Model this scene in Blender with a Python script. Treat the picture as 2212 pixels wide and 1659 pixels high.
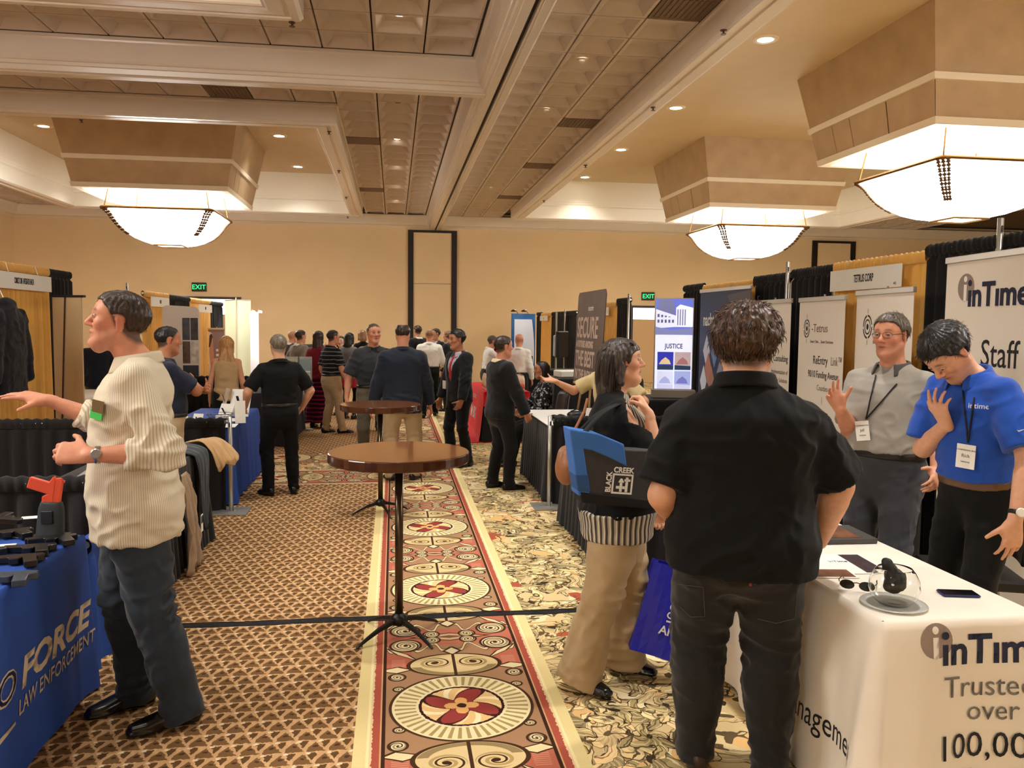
import bpy, bmesh, math, random
import numpy as np
from mathutils import Vector, Matrix
for o in list(bpy.data.objects): bpy.data.objects.remove(o)
scene = bpy.context.scene
COL = scene.collection
random.seed(7); rng = np.random.default_rng(11)

# ---------------------------------------------------------------- camera
CAM_H = 1.75; FPX = 1780.0; W, H = 2212.0, 1659.0
YAW, PITCH, ROLL = math.radians(8.2), math.radians(4.14), 0.0105
fwd = Vector((math.sin(YAW)*math.cos(PITCH), math.cos(YAW)*math.cos(PITCH), -math.sin(PITCH)))
rgt0 = Vector((math.cos(YAW), -math.sin(YAW), 0)); up0 = rgt0.cross(fwd)
rgt = rgt0*math.cos(ROLL) + up0*math.sin(ROLL); upv = -rgt0*math.sin(ROLL) + up0*math.cos(ROLL)
cd = bpy.data.cameras.new('camera'); cam = bpy.data.objects.new('camera', cd); COL.objects.link(cam)
M = Matrix((rgt, upv, -fwd)).transposed().to_4x4(); M.translation = (0, 0, CAM_H)
cam.matrix_world = M
cd.sensor_width = 36.0; cd.lens = FPX/W*36.0; cd.clip_start = .05; cd.clip_end = 200
scene.camera = cam
# ---------------------------------------------------------------- world, exposure
wd = bpy.data.worlds.new('world'); scene.world = wd; wd.use_nodes = True
wd.node_tree.nodes['Background'].inputs[0].default_value = (.9, .85, .8, 1)
wd.node_tree.nodes['Background'].inputs[1].default_value = .05
vs = scene.view_settings
vs.view_transform = 'Standard'; vs.look = 'None'; vs.gamma = 1.0; vs.use_curve_mapping = False
vs.exposure = 0.5
LAMP_COL = (1.0, .972, .925)
BOWL_STRENGTH = 13.5; CAN_WATTS = 90.0

def ray(px, py): return fwd + rgt*((px-W/2)/FPX) + upv*((H/2-py)/FPX)
def atz(px, py, z=0.0):
    v = ray(px, py); return Vector((0, 0, CAM_H)) + v*((z-CAM_H)/v.z)
def aty(px, py, Y):
    v = ray(px, py); return Vector((0, 0, CAM_H)) + v*(Y/v.y)
def atx(px, py, X):
    v = ray(px, py); return Vector((0, 0, CAM_H)) + v*(X/v.x)

# ---------------------------------------------------------------- object helpers
def link(name, data, parent=None, loc=None, rot=None):
    o = bpy.data.objects.new(name, data); COL.objects.link(o)
    if parent is not None: o.parent = parent
    if loc is not None: o.location = loc
    if rot is not None: o.rotation_euler = rot
    return o
def tag(o, label, cat, group=None, kind=None):
    if label: o['label'] = label
    if cat: o['category'] = cat
    if group: o['group'] = group
    if kind: o['kind'] = kind
    return o
def thing(name, label, cat, loc=(0, 0, 0), rz=0.0, group=None):
    return tag(link(name, None, loc=loc, rot=(0, 0, rz)), label, cat, group)
def struct(o):
    o['kind'] = 'structure'; return o

class MB:
    """collects quads / boxes / tubes into one mesh"""
    def __init__(s): s.v = []; s.f = []; s.m = []; s.cur = 0; s.sm = []; s.smooth = False
    def add(s, vs_, fs):
        n = len(s.v); s.v += [tuple(v) for v in vs_]
        for f in fs: s.f.append(tuple(i+n for i in f)); s.m.append(s.cur); s.sm.append(s.smooth)
        return s
    def box(s, x0, x1, y0, y1, z0, z1, mat=None):
        vs_ = [Vector(p) for p in ((x0,y0,z0),(x1,y0,z0),(x1,y1,z0),(x0,y1,z0),(x0,y0,z1),(x1,y0,z1),(x1,y1,z1),(x0,y1,z1))]
        if mat is not None: vs_ = [mat @ v for v in vs_]
        return s.add(vs_, [(0,3,2,1),(4,5,6,7),(0,1,5,4),(1,2,6,5),(2,3,7,6),(3,0,4,7)])
    def rbox(s, cx, cy, cz, sx, sy, sz, r=.01, mat=None):
        """box with chamfered vertical edges and top/bottom chamfer"""
        hx, hy, hz = sx/2, sy/2, sz/2; r = min(r, hx*.9, hy*.9, hz*.9)
        def ring(ins, z):
            a, b = hx-ins, hy-ins
            c = max(r*.7, 1e-4)
            return [(-a+c,-b,z),(a-c,-b,z),(a,-b+c,z),(a,b-c,z),(a-c,b,z),(-a+c,b,z),(-a,b-c,z),(-a,-b+c,z)]
        rings = [ring(r*.7,-hz), ring(0,-hz+r*.7), ring(0,hz-r*.7), ring(r*.7,hz)]
        vs_ = [Vector((x+cx,y+cy,z+cz)) for R in rings for (x,y,z) in R]
        if mat is not None: vs_ = [mat @ v for v in vs_]
        fs = [tuple(range(7,-1,-1)), tuple(range(24,32))]
        for k in range(3):
            for i in range(8): j=(i+1)%8; fs.append((k*8+i,k*8+j,k*8+8+j,k*8+8+i))
        return s.add(vs_, fs)
    def quad(s, a, b, c, d): return s.add([a,b,c,d], [(0,1,2,3)])
    def tube(s, pts, r, n=8, cap=True, closed=False):
        pts = [Vector(p) for p in pts]; L = len(pts)
        rad = list(r) if hasattr(r, '__len__') else [r]*L
        vs_ = []; ref = None
        for i, p in enumerate(pts):
            if closed: t = pts[(i+1)%L]-pts[i-1]
            else: t = pts[min(i+1,L-1)]-pts[max(i-1,0)]
            t = t.normalized() if t.length > 1e-9 else Vector((0,0,1))
            if ref is None:
                ref = t.orthogonal().normalized()
            ref = (ref - t*ref.dot(t)); ref = ref.normalized() if ref.length > 1e-6 else t.orthogonal().normalized()
            b = t.cross(ref)
            for k in range(n):
                a = 2*math.pi*k/n
                vs_.append(p + (ref*math.cos(a)+b*math.sin(a))*rad[i])
        fs = []
        for i in range(L if closed else L-1):
            j = (i+1)%L
            for k in range(n):
                k2=(k+1)%n; fs.append((i*n+k,i*n+k2,j*n+k2,j*n+k))
        if cap and not closed: fs += [tuple(range(n-1,-1,-1)), tuple((L-1)*n+k for k in range(n))]
        return s.add(vs_, fs)
    def lathe(s, prof, n=24, c=(0,0,0), cap=True):
        vs_ = []; fs = []
        for (r, z) in prof:
            for k in range(n):
                a = 2*math.pi*k/n; vs_.append((c[0]+r*math.cos(a), c[1]+r*math.sin(a), c[2]+z))
        for i in range(len(prof)-1):
            for k in range(n):
                k2=(k+1)%n; fs.append((i*n+k,i*n+k2,(i+1)*n+k2,(i+1)*n+k))
        if cap: fs += [tuple(range(n-1,-1,-1)), tuple((len(prof)-1)*n+k for k in range(n))]
        return s.add(vs_, fs)
    def prism(s, poly, thick, mat=None):
        """polygon in local xz plane extruded along local y by thick"""
        n = len(poly)
        vs_ = [Vector((x,-thick/2,z)) for x,z in poly]+[Vector((x,thick/2,z)) for x,z in poly]
        if mat is not None: vs_ = [mat @ v for v in vs_]
        fs = [tuple(range(n)), tuple(range(2*n-1,n-1,-1))]
        for i in range(n): j=(i+1)%n; fs.append((i,i+n,j+n,j))
        return s.add(vs_, fs)
    def grid(s, fn, nu, nv, wrapu=False):
        vs_ = [fn(i/(nu if wrapu else nu-1), j/(nv-1)) for j in range(nv) for i in range(nu)]
        fs = []
        for j in range(nv-1):
            for i in range(nu if wrapu else nu-1):
                i2=(i+1)%nu; fs.append((j*nu+i,j*nu+i2,(j+1)*nu+i2,(j+1)*nu+i))
        return s.add(vs_, fs)
    def mesh(s, name, mats, smooth=None):
        me = bpy.data.meshes.new(name); me.from_pydata(s.v, [], s.f); 
        if not isinstance(mats, (list, tuple)): mats = [mats]
        for m in mats: me.materials.append(m)
        if len(mats) > 1: me.polygons.foreach_set('material_index', s.m)
        sm = s.sm if smooth is None else [smooth]*len(s.f)
        me.polygons.foreach_set('use_smooth', sm)
        me.update(); return me
    def build(s, name, mats, parent=None, loc=None, rot=None, smooth=None, bevel=0, autosm=None):
        me = s.mesh(name, mats, smooth)
        o = link(name, me, parent, loc, rot)
        if bevel:
            b = o.modifiers.new('bevel', 'BEVEL'); b.width = bevel; b.segments = 2; b.limit_method = 'ANGLE'
        return o

def frame_matrix(o, xdir, zdir=(0,0,1)):
    """matrix: local x = xdir, local z ~ zdir, local y = z cross x (points to the back of a panel)"""
    x = Vector(xdir).normalized(); z = Vector(zdir); z = (z - x*z.dot(x)).normalized(); y = z.cross(x)
    m = Matrix((x, y, z)).transposed().to_4x4(); m.translation = Vector(o); return m

# ---------------------------------------------------------------- materials
def lin(c):
    """sRGB 0-255 -> linear"""
    out = []
    for v in c[:3]:
        v = v/255.0; out.append(v/12.92 if v <= .04045 else ((v+.055)/1.055)**2.4)
    return tuple(out)+(1.0,)
_MC = {}
def mat(name, col=(200,200,200), rough=.6, metal=0.0, spec=.5, emit=0.0, noise=0.0, nscale=20.0, bump=0.0, bscale=60.0, sheen=0.0, coat=0.0, trans=0.0, alpha=1.0, ior=1.45, attr=None, stretch=None, srgb=True):
    if name in _MC: return _MC[name]
    m = bpy.data.materials.new(name); m.use_nodes = True; nt = m.node_tree
    b = nt.nodes['Principled BSDF']
    c = lin(col) if srgb else tuple(col)+(1.0,)
    b.inputs['Base Color'].default_value = c
    b.inputs['Roughness'].default_value = rough; b.inputs['Metallic'].default_value = metal
    b.inputs['Specular IOR Level'].default_value = spec; b.inputs['IOR'].default_value = ior
    b.inputs['Sheen Weight'].default_value = sheen; b.inputs['Coat Weight'].default_value = coat
    b.inputs['Transmission Weight'].default_value = trans; b.inputs['Alpha'].default_value = alpha
    if emit:
        b.inputs['Emission Color'].default_value = c; b.inputs['Emission Strength'].default_value = emit
    tc = None
    def coords(sc):
        nonlocal tc
        if tc is None: tc = nt.nodes.new('ShaderNodeTexCoord')
        mp = nt.nodes.new('ShaderNodeMapping'); nt.links.new(tc.outputs['Object'], mp.inputs[0])
        st = stretch or (1,1,1); mp.inputs['Scale'].default_value = (sc*st[0], sc*st[1], sc*st[2]); return mp.outputs[0]
    src = None
    if attr:
        a = nt.nodes.new('ShaderNodeAttribute'); a.attribute_name = attr; src = a.outputs['Color']
        nt.links.new(src, b.inputs['Base Color'])
    if noise:
        n = nt.nodes.new('ShaderNodeTexNoise'); n.inputs['Scale'].default_value = 1; n.inputs['Detail'].default_value = 4
        nt.links.new(coords(nscale), n.inputs['Vector'])
        mr = nt.nodes.new('ShaderNodeMapRange'); mr.inputs[1].default_value = .3; mr.inputs[2].default_value = .7
        mr.inputs[3].default_value = 1-noise; mr.inputs[4].default_value = 1+noise
        nt.links.new(n.outputs[0], mr.inputs[0])
        mx = nt.nodes.new('ShaderNodeMix'); mx.data_type = 'RGBA'; mx.blend_type = 'MULTIPLY'; mx.inputs[0].default_value = 1
        if src: nt.links.new(src, mx.inputs[6])
        else: mx.inputs[6].default_value = c
        nt.links.new(mr.outputs[0], mx.inputs[7]); nt.links.new(mx.outputs[2], b.inputs['Base Color'])
    if bump:
        n = nt.nodes.new('ShaderNodeTexNoise'); n.inputs['Scale'].default_value = 1; n.inputs['Detail'].default_value = 3
        nt.links.new(coords(bscale), n.inputs['Vector'])
        bp = nt.nodes.new('ShaderNodeBump'); bp.inputs['Strength'].default_value = bump; bp.inputs['Distance'].default_value = .01
        nt.links.new(n.outputs[0], bp.inputs['Height']); nt.links.new(bp.outputs[0], b.inputs['Normal'])
    _MC[name] = m; return m

class E:
    """tiny expression wrapper that builds Math nodes"""
    nt = None
    def __init__(s, v): s.v = v
    @staticmethod
    def op(o, *a, clamp=False):
        n = E.nt.nodes.new('ShaderNodeMath'); n.operation = o; n.use_clamp = clamp
        for i, x in enumerate(a):
            if isinstance(x, E): E.nt.links.new(x.v, n.inputs[i])
            else: n.inputs[i].default_value = float(x)
        return E(n.outputs[0])
    def __add__(s,o): return E.op('ADD',s,o)
    __radd__ = __add__
    def __sub__(s,o): return E.op('SUBTRACT',s,o)
    def __rsub__(s,o): return E.op('SUBTRACT',o,s)
    def __mul__(s,o): return E.op('MULTIPLY',s,o)
    __rmul__ = __mul__
    def __truediv__(s,o): return E.op('DIVIDE',s,o)
    def __rtruediv__(s,o): return E.op('DIVIDE',o,s)
    def __neg__(s): return E.op('MULTIPLY',s,-1.0)
def eabs(a): return E.op('ABSOLUTE',a)
def esin(a): return E.op('SINE',a)
def ecos(a): return E.op('COSINE',a)
def efloor(a): return E.op('FLOOR',a)
def efrac(a): return E.op('FRACT',a)
def emin(a,b): return E.op('MINIMUM',a,b)
def emax(a,b): return E.op('MAXIMUM',a,b)
def elt(a,b): return E.op('LESS_THAN',a,b)
def egt(a,b): return E.op('GREATER_THAN',a,b)
def esqrt(a): return E.op('SQRT',a)
def eatan2(a,b): return E.op('ARCTAN2',a,b)
def elog(a): return E.op('LOGARITHM',a,math.e)
def emod(a,b): return E.op('FLOORED_MODULO',a,b)
def elen(a,b): return esqrt(a*a+b*b)
def emixf(f,a,b): return a*(1.0-f)+b*f if isinstance(a,E) else f*b+(1.0-f)*a
def eband(a,c,w): return elt(eabs(a-c),w)
class C:
    """colour layering: start with base colour and paint masks on it"""
    def __init__(s, col): s.src = None; s.col = lin(col)
    def paint(s, mask, col):
        n = E.nt.nodes.new('ShaderNodeMix'); n.data_type = 'RGBA'
        if isinstance(mask, E): E.nt.links.new(mask.v, n.inputs[0])
        else: n.inputs[0].default_value = mask
        if s.src is None: n.inputs[6].default_value = s.col
        else: E.nt.links.new(s.src, n.inputs[6])
        if isinstance(col, C):
            if col.src is None: n.inputs[7].default_value = col.col
            else: E.nt.links.new(col.src, n.inputs[7])
        else: n.inputs[7].default_value = lin(col)
        s.src = n.outputs[2]; return s
def begin(name, rough=.8, spec=.3):
    m = bpy.data.materials.new(name); m.use_nodes = True; E.nt = m.node_tree
    b = m.node_tree.nodes['Principled BSDF']; b.inputs['Roughness'].default_value = rough; b.inputs['Specular IOR Level'].default_value = spec
    _MC[name] = m
    return m, b
def coord(kind='Object'):
    tc = E.nt.nodes.new('ShaderNodeTexCoord'); sp = E.nt.nodes.new('ShaderNodeSeparateXYZ')
    E.nt.links.new(tc.outputs[kind], sp.inputs[0])
    return E(sp.outputs[0]), E(sp.outputs[1]), E(sp.outputs[2])
def enoise(x, y, z=0.0, scale=1.0, detail=2.0):
    cb = E.nt.nodes.new('ShaderNodeCombineXYZ')
    for i, a in enumerate((x,y,z)):
        if isinstance(a,E): E.nt.links.new(a.v, cb.inputs[i])
        else: cb.inputs[i].default_value = a
    n = E.nt.nodes.new('ShaderNodeTexNoise'); n.inputs['Scale'].default_value = scale; n.inputs['Detail'].default_value = detail
    E.nt.links.new(cb.outputs[0], n.inputs['Vector']); return E(n.outputs[0])
def evoro(x, y, scale=1.0, feature='F1', rand=1.0):
    cb = E.nt.nodes.new('ShaderNodeCombineXYZ')
    for i, a in enumerate((x,y)):
        if isinstance(a,E): E.nt.links.new(a.v, cb.inputs[i])
    n = E.nt.nodes.new('ShaderNodeTexVoronoi'); n.feature = feature; n.voronoi_dimensions = '2D'; n.inputs['Scale'].default_value = scale; n.inputs['Randomness'].default_value = rand
    E.nt.links.new(cb.outputs[0], n.inputs['Vector']); return n
def finish(b, c):
    if isinstance(c, C): E.nt.links.new(c.src, b.inputs['Base Color'])
# ================================================================ carpet
def carpet_material():
    m, b = begin('carpet', .95, .1)
    x, y, z = coord()
    # --- field A: small leaf lattice
    wob = enoise(x, y, 0.0, 55.0, 1.0) - .5
    u = x/.088 + wob*.22; v = y/.098 + wob*.22
    row = efloor(v); us = u + emod(row, 2.0)*.5
    fu = efrac(us) - .5; fv = efrac(v) - .5
    A = C((198, 156, 110))
    A.paint(elt(eabs(efrac(us+v*.5) - .5), .10)*.55, (212, 172, 126))
    A.paint(elt(eabs(efrac(us-v*.5+.5) - .5), .10)*.55, (212, 172, 126))
    tri = emax(eabs(fu+.16)*1.5 + (fv-.10)*1.0, -(fv+.36))
    A.paint(elt(tri, .20), (120, 88, 54))
    tri2 = emax(eabs(fu-.30)*1.7 - (fv+.05)*.8, fv-.28)
    A.paint(elt(tri2, .12), (98, 70, 42))
    A.paint(elt(elen(fu+.12, (fv+.06)*1.3), .12), (76, 54, 36))
    A.paint(elt(elen((fu-.08)*.8, (fv-.36)*1.3), .10), (228, 206, 170))
    A.paint(egt(enoise(x, y, 3.0, 2.2, 1.0), .62)*.12, (120, 84, 50))
    # --- field B: large leaves
    wx = (enoise(x, y, 1.0, 1.7, 2.0) - .5); wy = (enoise(x, y, 7.0, 1.7, 2.0) - .5)
    fine = enoise(x, y, 3.0, 9.0, 2.0)-.5
    lx = x + wx*.5 + fine*.10; ly = y + wy*.5 - fine*.08
    B = C((212, 186, 136))
    B.paint(egt(enoise(lx, ly, 2.0, 3.0, 2.0), .53), (220, 176, 116))
    B.paint(egt(enoise(lx, ly, 4.0, 3.6, 1.0), .56), (230, 212, 166))
    def leaves(ox, oy, scale, rad, nf, hue, dark, seed):
        ve = evoro(lx+ox, ly+oy, scale); vd = E(ve.outputs['Distance'])/scale
        vp = E.nt.nodes.new('ShaderNodeSeparateXYZ'); E.nt.links.new(ve.outputs['Position'], vp.inputs[0])
        dx = lx + ox - E(vp.outputs[0]); dy = ly + oy - E(vp.outputs[1])
        vc = E.nt.nodes.new('ShaderNodeSeparateColor'); E.nt.links.new(ve.outputs['Color'], vc.inputs[0])
        r = elen(dx, dy); ang = eatan2(dy, dx) + E(vc.outputs[0])*6.28 + r*9.0
        lob = esin(ang*float(nf)); half = egt(esin(ang*.5 + E(vc.outputs[1])*3.0), -.55)
        wob = (enoise(x, y, float(seed), 16.0, 2.0)-.5)*.05
        edge = rad*(.72 + lob*.28) + wob
        inside = elt(r, edge)*half
        vein = eabs(efrac(ang*float(nf)/6.2832*2.0+.25 + wob*6.0)-.5)
        B.paint(inside, hue)
        B.paint(inside*egt(r, rad*.45), tuple(min(255,int(v*1.16)) for v in hue))
        B.paint(inside*elt(vein, .05 + r*.12), tuple(int(a_*.55+b_*.45) for a_, b_ in zip(dark, hue)))
        B.paint(inside*egt(vein, .44), (226, 206, 158))
        B.paint(elt(eabs(r-edge), .006)*half, dark)
        B.paint(elt(r, .022), dark)
    leaves(.0, .0, 2.0, .27, 5, (176, 154, 110), (84, 68, 46), 21)
    leaves(.41, .17, 2.6, .21, 6, (214, 184, 132), (98, 80, 54), 24)
    leaves(.23, .31, 2.4, .19, 4, (150, 132, 92), (66, 53, 38), 22)
    leaves(.57, .11, 3.4, .12, 3, (204, 180, 128), (88, 71, 48), 23)
    leaves(.77, .63, 2.9, .14, 4, (166, 146, 100), (58, 47, 34), 25)
    B.paint(egt(enoise(lx, ly, 9.0, 4.2, 0.0), .765), (166, 84, 60))
    br = enoise(lx, ly, 12.0, 4.5, 2.0)
    B.paint(elt(eabs(br-.5), .010), (96, 78, 52))
    # --- ornamental strip, l lateral (0 centre), s along
    cross = eband(y, 9.48, .44)*elt(x, -.16)
    cross2 = eband(y, 10.85, .40)*elt(x, -.16)
    crossm = emax(cross, cross2)
    ly_ = emixf(cross2, y-9.48, y-10.85)
    l = emixf(crossm, x-.31, ly_); s_ = emixf(crossm, y-3.667, x-.30)
    al = eabs(l)
    S = C((168, 128, 94))
    P = 1.685
    q = emod(s_ + P/2, P) - P/2      # 0 at medallion
    aq = eabs(q)
    jag = (enoise(x, y, 0.0, 60.0, 1.0)-.5)
    # red blocks near the sides + stripes
    side = egt(al, .20)*egt(aq, .40)
    S.paint(eband(aq, .60, .20)*egt(al, .215), (184, 104, 82))
    S.paint(eband(aq, .50, .055)*eband(al, .285, .035)*egt(esin(s_*420.0), .2), (206, 140, 110))
    S.paint(eband(aq, .80, .07), (186, 110, 86))
    S.paint(elt(eabs(esin(al*46.0+aq*9.0)*.05+aq-.70), .012), (228, 204, 158))
    S.paint(eband(eabs(esin(al*46.0+aq*9.0)*.05+aq-.70), .016, .004), (82, 54, 34))
    # diamond at the mid point
    S.paint(elt(al*.55 + eabs(aq-P/2)*2.2, .12), (198, 166, 128))
    S.paint(eband(al*.55 + eabs(aq-P/2)*2.2, .12, .012), (74, 46, 30))
    S.paint(elt(al*.6 + eabs(aq-P/2)*2.4, .05), (122, 78, 56))
    # volutes
    def volute(cl, cq, rad, turns, wdt):
        ax = al - cl; ay = aq - cq
        r = elen(ax, ay); th = eatan2(ay, ax)
        sp = efrac(r/rad*turns - th/6.2832)
        S.paint(elt(r, rad), (226, 208, 166))
        S.paint(elt(r, rad)*elt(sp, .22), (70, 46, 28))
        S.paint(elt(r, rad)*eband(sp, .62, .16)*egt(r, rad*.3), (160, 138, 96))
        S.paint(eband(r, rad, wdt), (70, 46, 28))
        S.paint(elt(r, rad*.16), (70, 46, 28))
    volute(.245, .735, .082, 2.0, .007)
    volute(.10, .80, .045, 1.5, .006)
    volute(.292, .335, .040, 1.4, .006)
    volute(.285, .20, .026, 1.2, .005)
    # leaf flicks
    fl = al - .25 - (aq-.60)*.9; 
    S.paint(elt(eabs(fl)*1.2 + eabs(aq-.615)*.35, .030), (226, 206, 160))
    S.paint(eband(eabs(fl)*1.2 + eabs(aq-.615)*.35, .032, .006), (70, 46, 28))
    f2 = al - .29 + (aq-.42)*.25 + esin(q*40.0)*.012
    S.paint(elt(eabs(f2)*.5 + eabs(aq-.42)*1.1, .042), (228, 208, 160))
    S.paint(eband(eabs(f2)*.5 + eabs(aq-.42)*1.1, .043, .006), (70, 46, 28))
    # ellipse with two scrolls
    ex = l/.235; ey = (aq-.465)/.135
    er = elen(ex, ey)
    S.paint(elt(er, 1.0), (218, 192, 140))
    S.paint(eband(er, .84, .10)*egt(0.0-ey, .15), (150, 128, 86))
    S.paint(eband(er, 1.0, .045), (70, 46, 28))
    def scroll(cl, cq, rad):
        ax = al-cl; ay = aq-cq; r = elen(ax, ay*1.35); th = eatan2(ay, ax)
        sp = efrac(r/rad*1.6 + th/6.2832 + .3)
        inside = elt(r, rad)*elt(er, .95)
        S.paint(inside*elt(sp, .20), (70, 46, 28))
        S.paint(inside*eband(sp, .5, .16), (178, 150, 98))
        S.paint(elt(r, rad*.22), (60, 38, 24))
    scroll(.10, .49, .085)
    S.paint(elt(al, .008)*elt(er, 1.0), (70, 46, 28))
    S.paint(elt(al*.7+eabs(aq-.64)*.6, .03)*egt(aq, .60), (226, 208, 166))
    S.paint(eband(al*.7+eabs(aq-.64)*.6, .032, .006)*egt(aq, .60), (70, 46, 28))
    # medallion
    r = elen(l, q); th = eatan2(q, l)
    S.paint(elt(r, .325), (232, 216, 168))
    rays = egt(esin(th*44.0), .25)*eband(r, .258, .048)
    S.paint(rays, (170, 146, 92))
    S.paint(eband(r, .325, .007), (74, 50, 30))
    r2 = r + jag*.012
    S.paint(elt(r2, .192), (230, 190, 128))
    star = r2/(.125 + .065*ecos((th+.12+r*2.2)*4.0))
    S.paint(elt(r2, .19)*elt(star, 1.0), (150, 62, 56))
    S.paint(elt(r2, .185)*eband(star, 1.03, .07), (66, 38, 28))
    S.paint(elt(r2, .185)*egt(star, 1.25)*egt(esin(th*12.0+r*60.0), .3), (245, 226, 180))
    S.paint(elt(r2, .035+.045*eabs(ecos(th*2.0))), (232, 176, 108))
    S.paint(eband(r2, .190, .007), (60, 30, 26))
    S.paint(elt(r2, .022), (66, 40, 30))
    # side bands
    S.paint(egt(al, .345), (206, 160, 116))
    S.paint(eband(al, .353, .008), (60, 38, 26))
    S.paint(eband(al, .388 , .020+0.0)*1.0, (170, 84, 66))
    S.paint(egt(al + jag*.02, .400), (226, 198, 150))
    S.paint(egt(al, .414), (226, 206, 146))
    S.paint(eband(al, .416, .006), (236, 222, 170))
    # combine
    res = C((180, 140, 100))
    res.paint(1.0, A)
    fieldB = emax(egt(x, .31), eband(y, 10.18, .28)*elt(x, .31))
    res.paint(fieldB, B)
    strip = emax(elt(eabs(x-.31), .475), crossm)
    res.paint(strip, S)
    # pile grain
    g = enoise(x, y, 0.0, 260.0, 1.0)
    mx = E.nt.nodes.new('ShaderNodeMix'); mx.data_type = 'RGBA'; mx.blend_type = 'MULTIPLY'; mx.inputs[0].default_value = 1
    E.nt.links.new(res.src, mx.inputs[6]); gg = g*.5 + .75; E.nt.links.new(gg.v, mx.inputs[7])
    E.nt.links.new(mx.outputs[2], b.inputs['Base Color'])
    bp = E.nt.nodes.new('ShaderNodeBump'); bp.inputs['Strength'].default_value = .25; bp.inputs['Distance'].default_value = .004
    E.nt.links.new(g.v, bp.inputs['Height']); E.nt.links.new(bp.outputs[0], b.inputs['Normal'])
    return m
XL, XR, YB, YF = -10.4, 21.0, 24.7, -8.0
fl = MB(); fl.box(XL, XR, YF, YB, -.1, 0)
struct(fl.build('floor', carpet_material()))

# ================================================================ walls
M_wall = mat('wall_paint', (232, 204, 158), .75, noise=.03, nscale=1.2, bump=.05, bscale=90)
M_cream = mat('cream_paint', (226, 212, 190), .45, noise=.02, nscale=3)
M_gloss = mat('gloss_cream', (224, 212, 198), .22, noise=.02, nscale=3)
M_black = mat('black_trim', (26, 20, 17), .5)
M_darkline = mat('shadow_gap', (44, 32, 24), .8)
w = MB(); w.box(XL-.3, XR+.3, YB, YB+.3, -.1, 6.2); struct(w.build('wall_back', M_wall))
w = MB(); w.box(XL-.3, XL, YF, YB, -.1, 6.2); struct(w.build('wall_left', M_wall))
w = MB(); w.box(XR, XR+.3, YF, YB, -.1, 6.2); struct(w.build('wall_right', M_wall))
w = MB(); w.box(XL-.3, XR+.3, YF-.3, YF, -.1, 6.2); struct(w.build('wall_front', M_wall))

def pillar(x0, x1, ztop, n):
    w = MB(); w.box(x0+.15, x1-.15, YB-.03, YB, 0, ztop-.07)
    o = struct(w.build('trim_%d' % n, M_wall))
    for a, bb, c, d in ((x0, x0+.16, 0, ztop), (x1-.16, x1, 0, ztop), (x0+.16, x1-.16, ztop-.07, ztop)):
        w = MB(); w.box(a, bb, YB-.07, YB, c, d); w.build('frame_strip', M_black, o)
    w = MB(); w.box(x0+.16, x1-.16, YB-.034, YB-.03, 2.92, 2.93); w.build('panel_seam', M_darkline, o)
pillar(.42, 1.86, 4.49, 1); pillar(13.1, 14.55, 4.49, 2)

# ================================================================ ceiling
ZT, ZC = 4.90, 5.65
M_tile = mat('ceiling_tile', (208, 194, 182), .6, noise=.04, nscale=5)
M_coff = mat('coffer_paint', (208, 186, 152), .7, noise=.03, nscale=2)
ceil = MB(); ceil.box(XL-.3, XR+.3, YF-.3, YB+.3, 6.2, 6.4)
CEIL = struct(ceil.build('ceiling', M_cream))
coffers = [(-8.35, -.80, 12.38, 22.85), (-8.35, -.83, -2.5, 8.33), (3.15, 12.95, -4.5, 22.6)]
# backing plane above the tiles, left open where the coffers are
xs = sorted({XL, XR, *[c[0] for c in coffers], *[c[1] for c in coffers]})
ys = sorted({YF, YB, *[c[2] for c in coffers], *[c[3] for c in coffers]})
bk = MB()
for i in range(len(xs)-1):
    for j in range(len(ys)-1):
        cx, cy = (xs[i]+xs[i+1])/2, (ys[j]+ys[j+1])/2
        if any(c[0] < cx < c[1] and c[2] < cy < c[3] for c in coffers): continue
        bk.quad((xs[i],ys[j],ZT+.108),(xs[i],ys[j+1],ZT+.108),(xs[i+1],ys[j+1],ZT+.108),(xs[i+1],ys[j],ZT+.108))
bk.build('tile_grid', mat('grid_bars', (84, 66, 50), .7), CEIL)

def sweep_rect(x0, x1, y0, y1, prof, mb):
    """profile (inset, z) swept round a rectangle with mitred corners"""
    rings = [[(x0+d,y0+d,z),(x1-d,y0+d,z),(x1-d,y1-d,z),(x0+d,y1-d,z)] for d, z in prof]
    vs_ = [p for r in rings for p in r]; fs = []
    for k in range(len(prof)-1):
        for i in range(4): j=(i+1)%4; fs.append((k*4+i,k*4+4+i,k*4+4+j,k*4+j))
    mb.add(vs_, fs)
OUT = [(0,ZT+.01),(0,4.87),(.015,4.865),(.02,4.85),(.02,4.64),(.035,4.625),(.05,4.60),(.12,4.60),(.13,4.62),(.17,4.62),(.18,4.605),(.31,4.60),(.33,4.615),(.35,4.615),(.36,4.63)]
INN = [(.36,4.63),(.36,4.95),(.32,4.97),(.32,5.0),(.35,5.03),(.35,5.06),(.36,5.08),(.36,ZC)]
for n, (a, b_, c, d) in enumerate(coffers):
    mb = MB(); sweep_rect(a, b_, c, d, OUT, mb)
    t = struct(mb.build('trim_%d' % (n+3), M_gloss))
    mb = MB(); sweep_rect(a, b_, c, d, INN, mb); mb.build('cove_face', mat('cove_white_lit', (246, 240, 224), .5), t)  # white paint made paler, standing in for bowl light falling on it
    mb = MB(); mb.box(a, b_, c, d, ZC, ZC+.1); mb.build('coffer_ceiling', M_coff, CEIL)
    mb = MB(); sweep_rect(a-.022, b_+.022, c-.022, d+.022, [(0,ZT-.001),(.022,ZT-.001)], mb); mb.build('shadow_gap', M_darkline, t)
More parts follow.
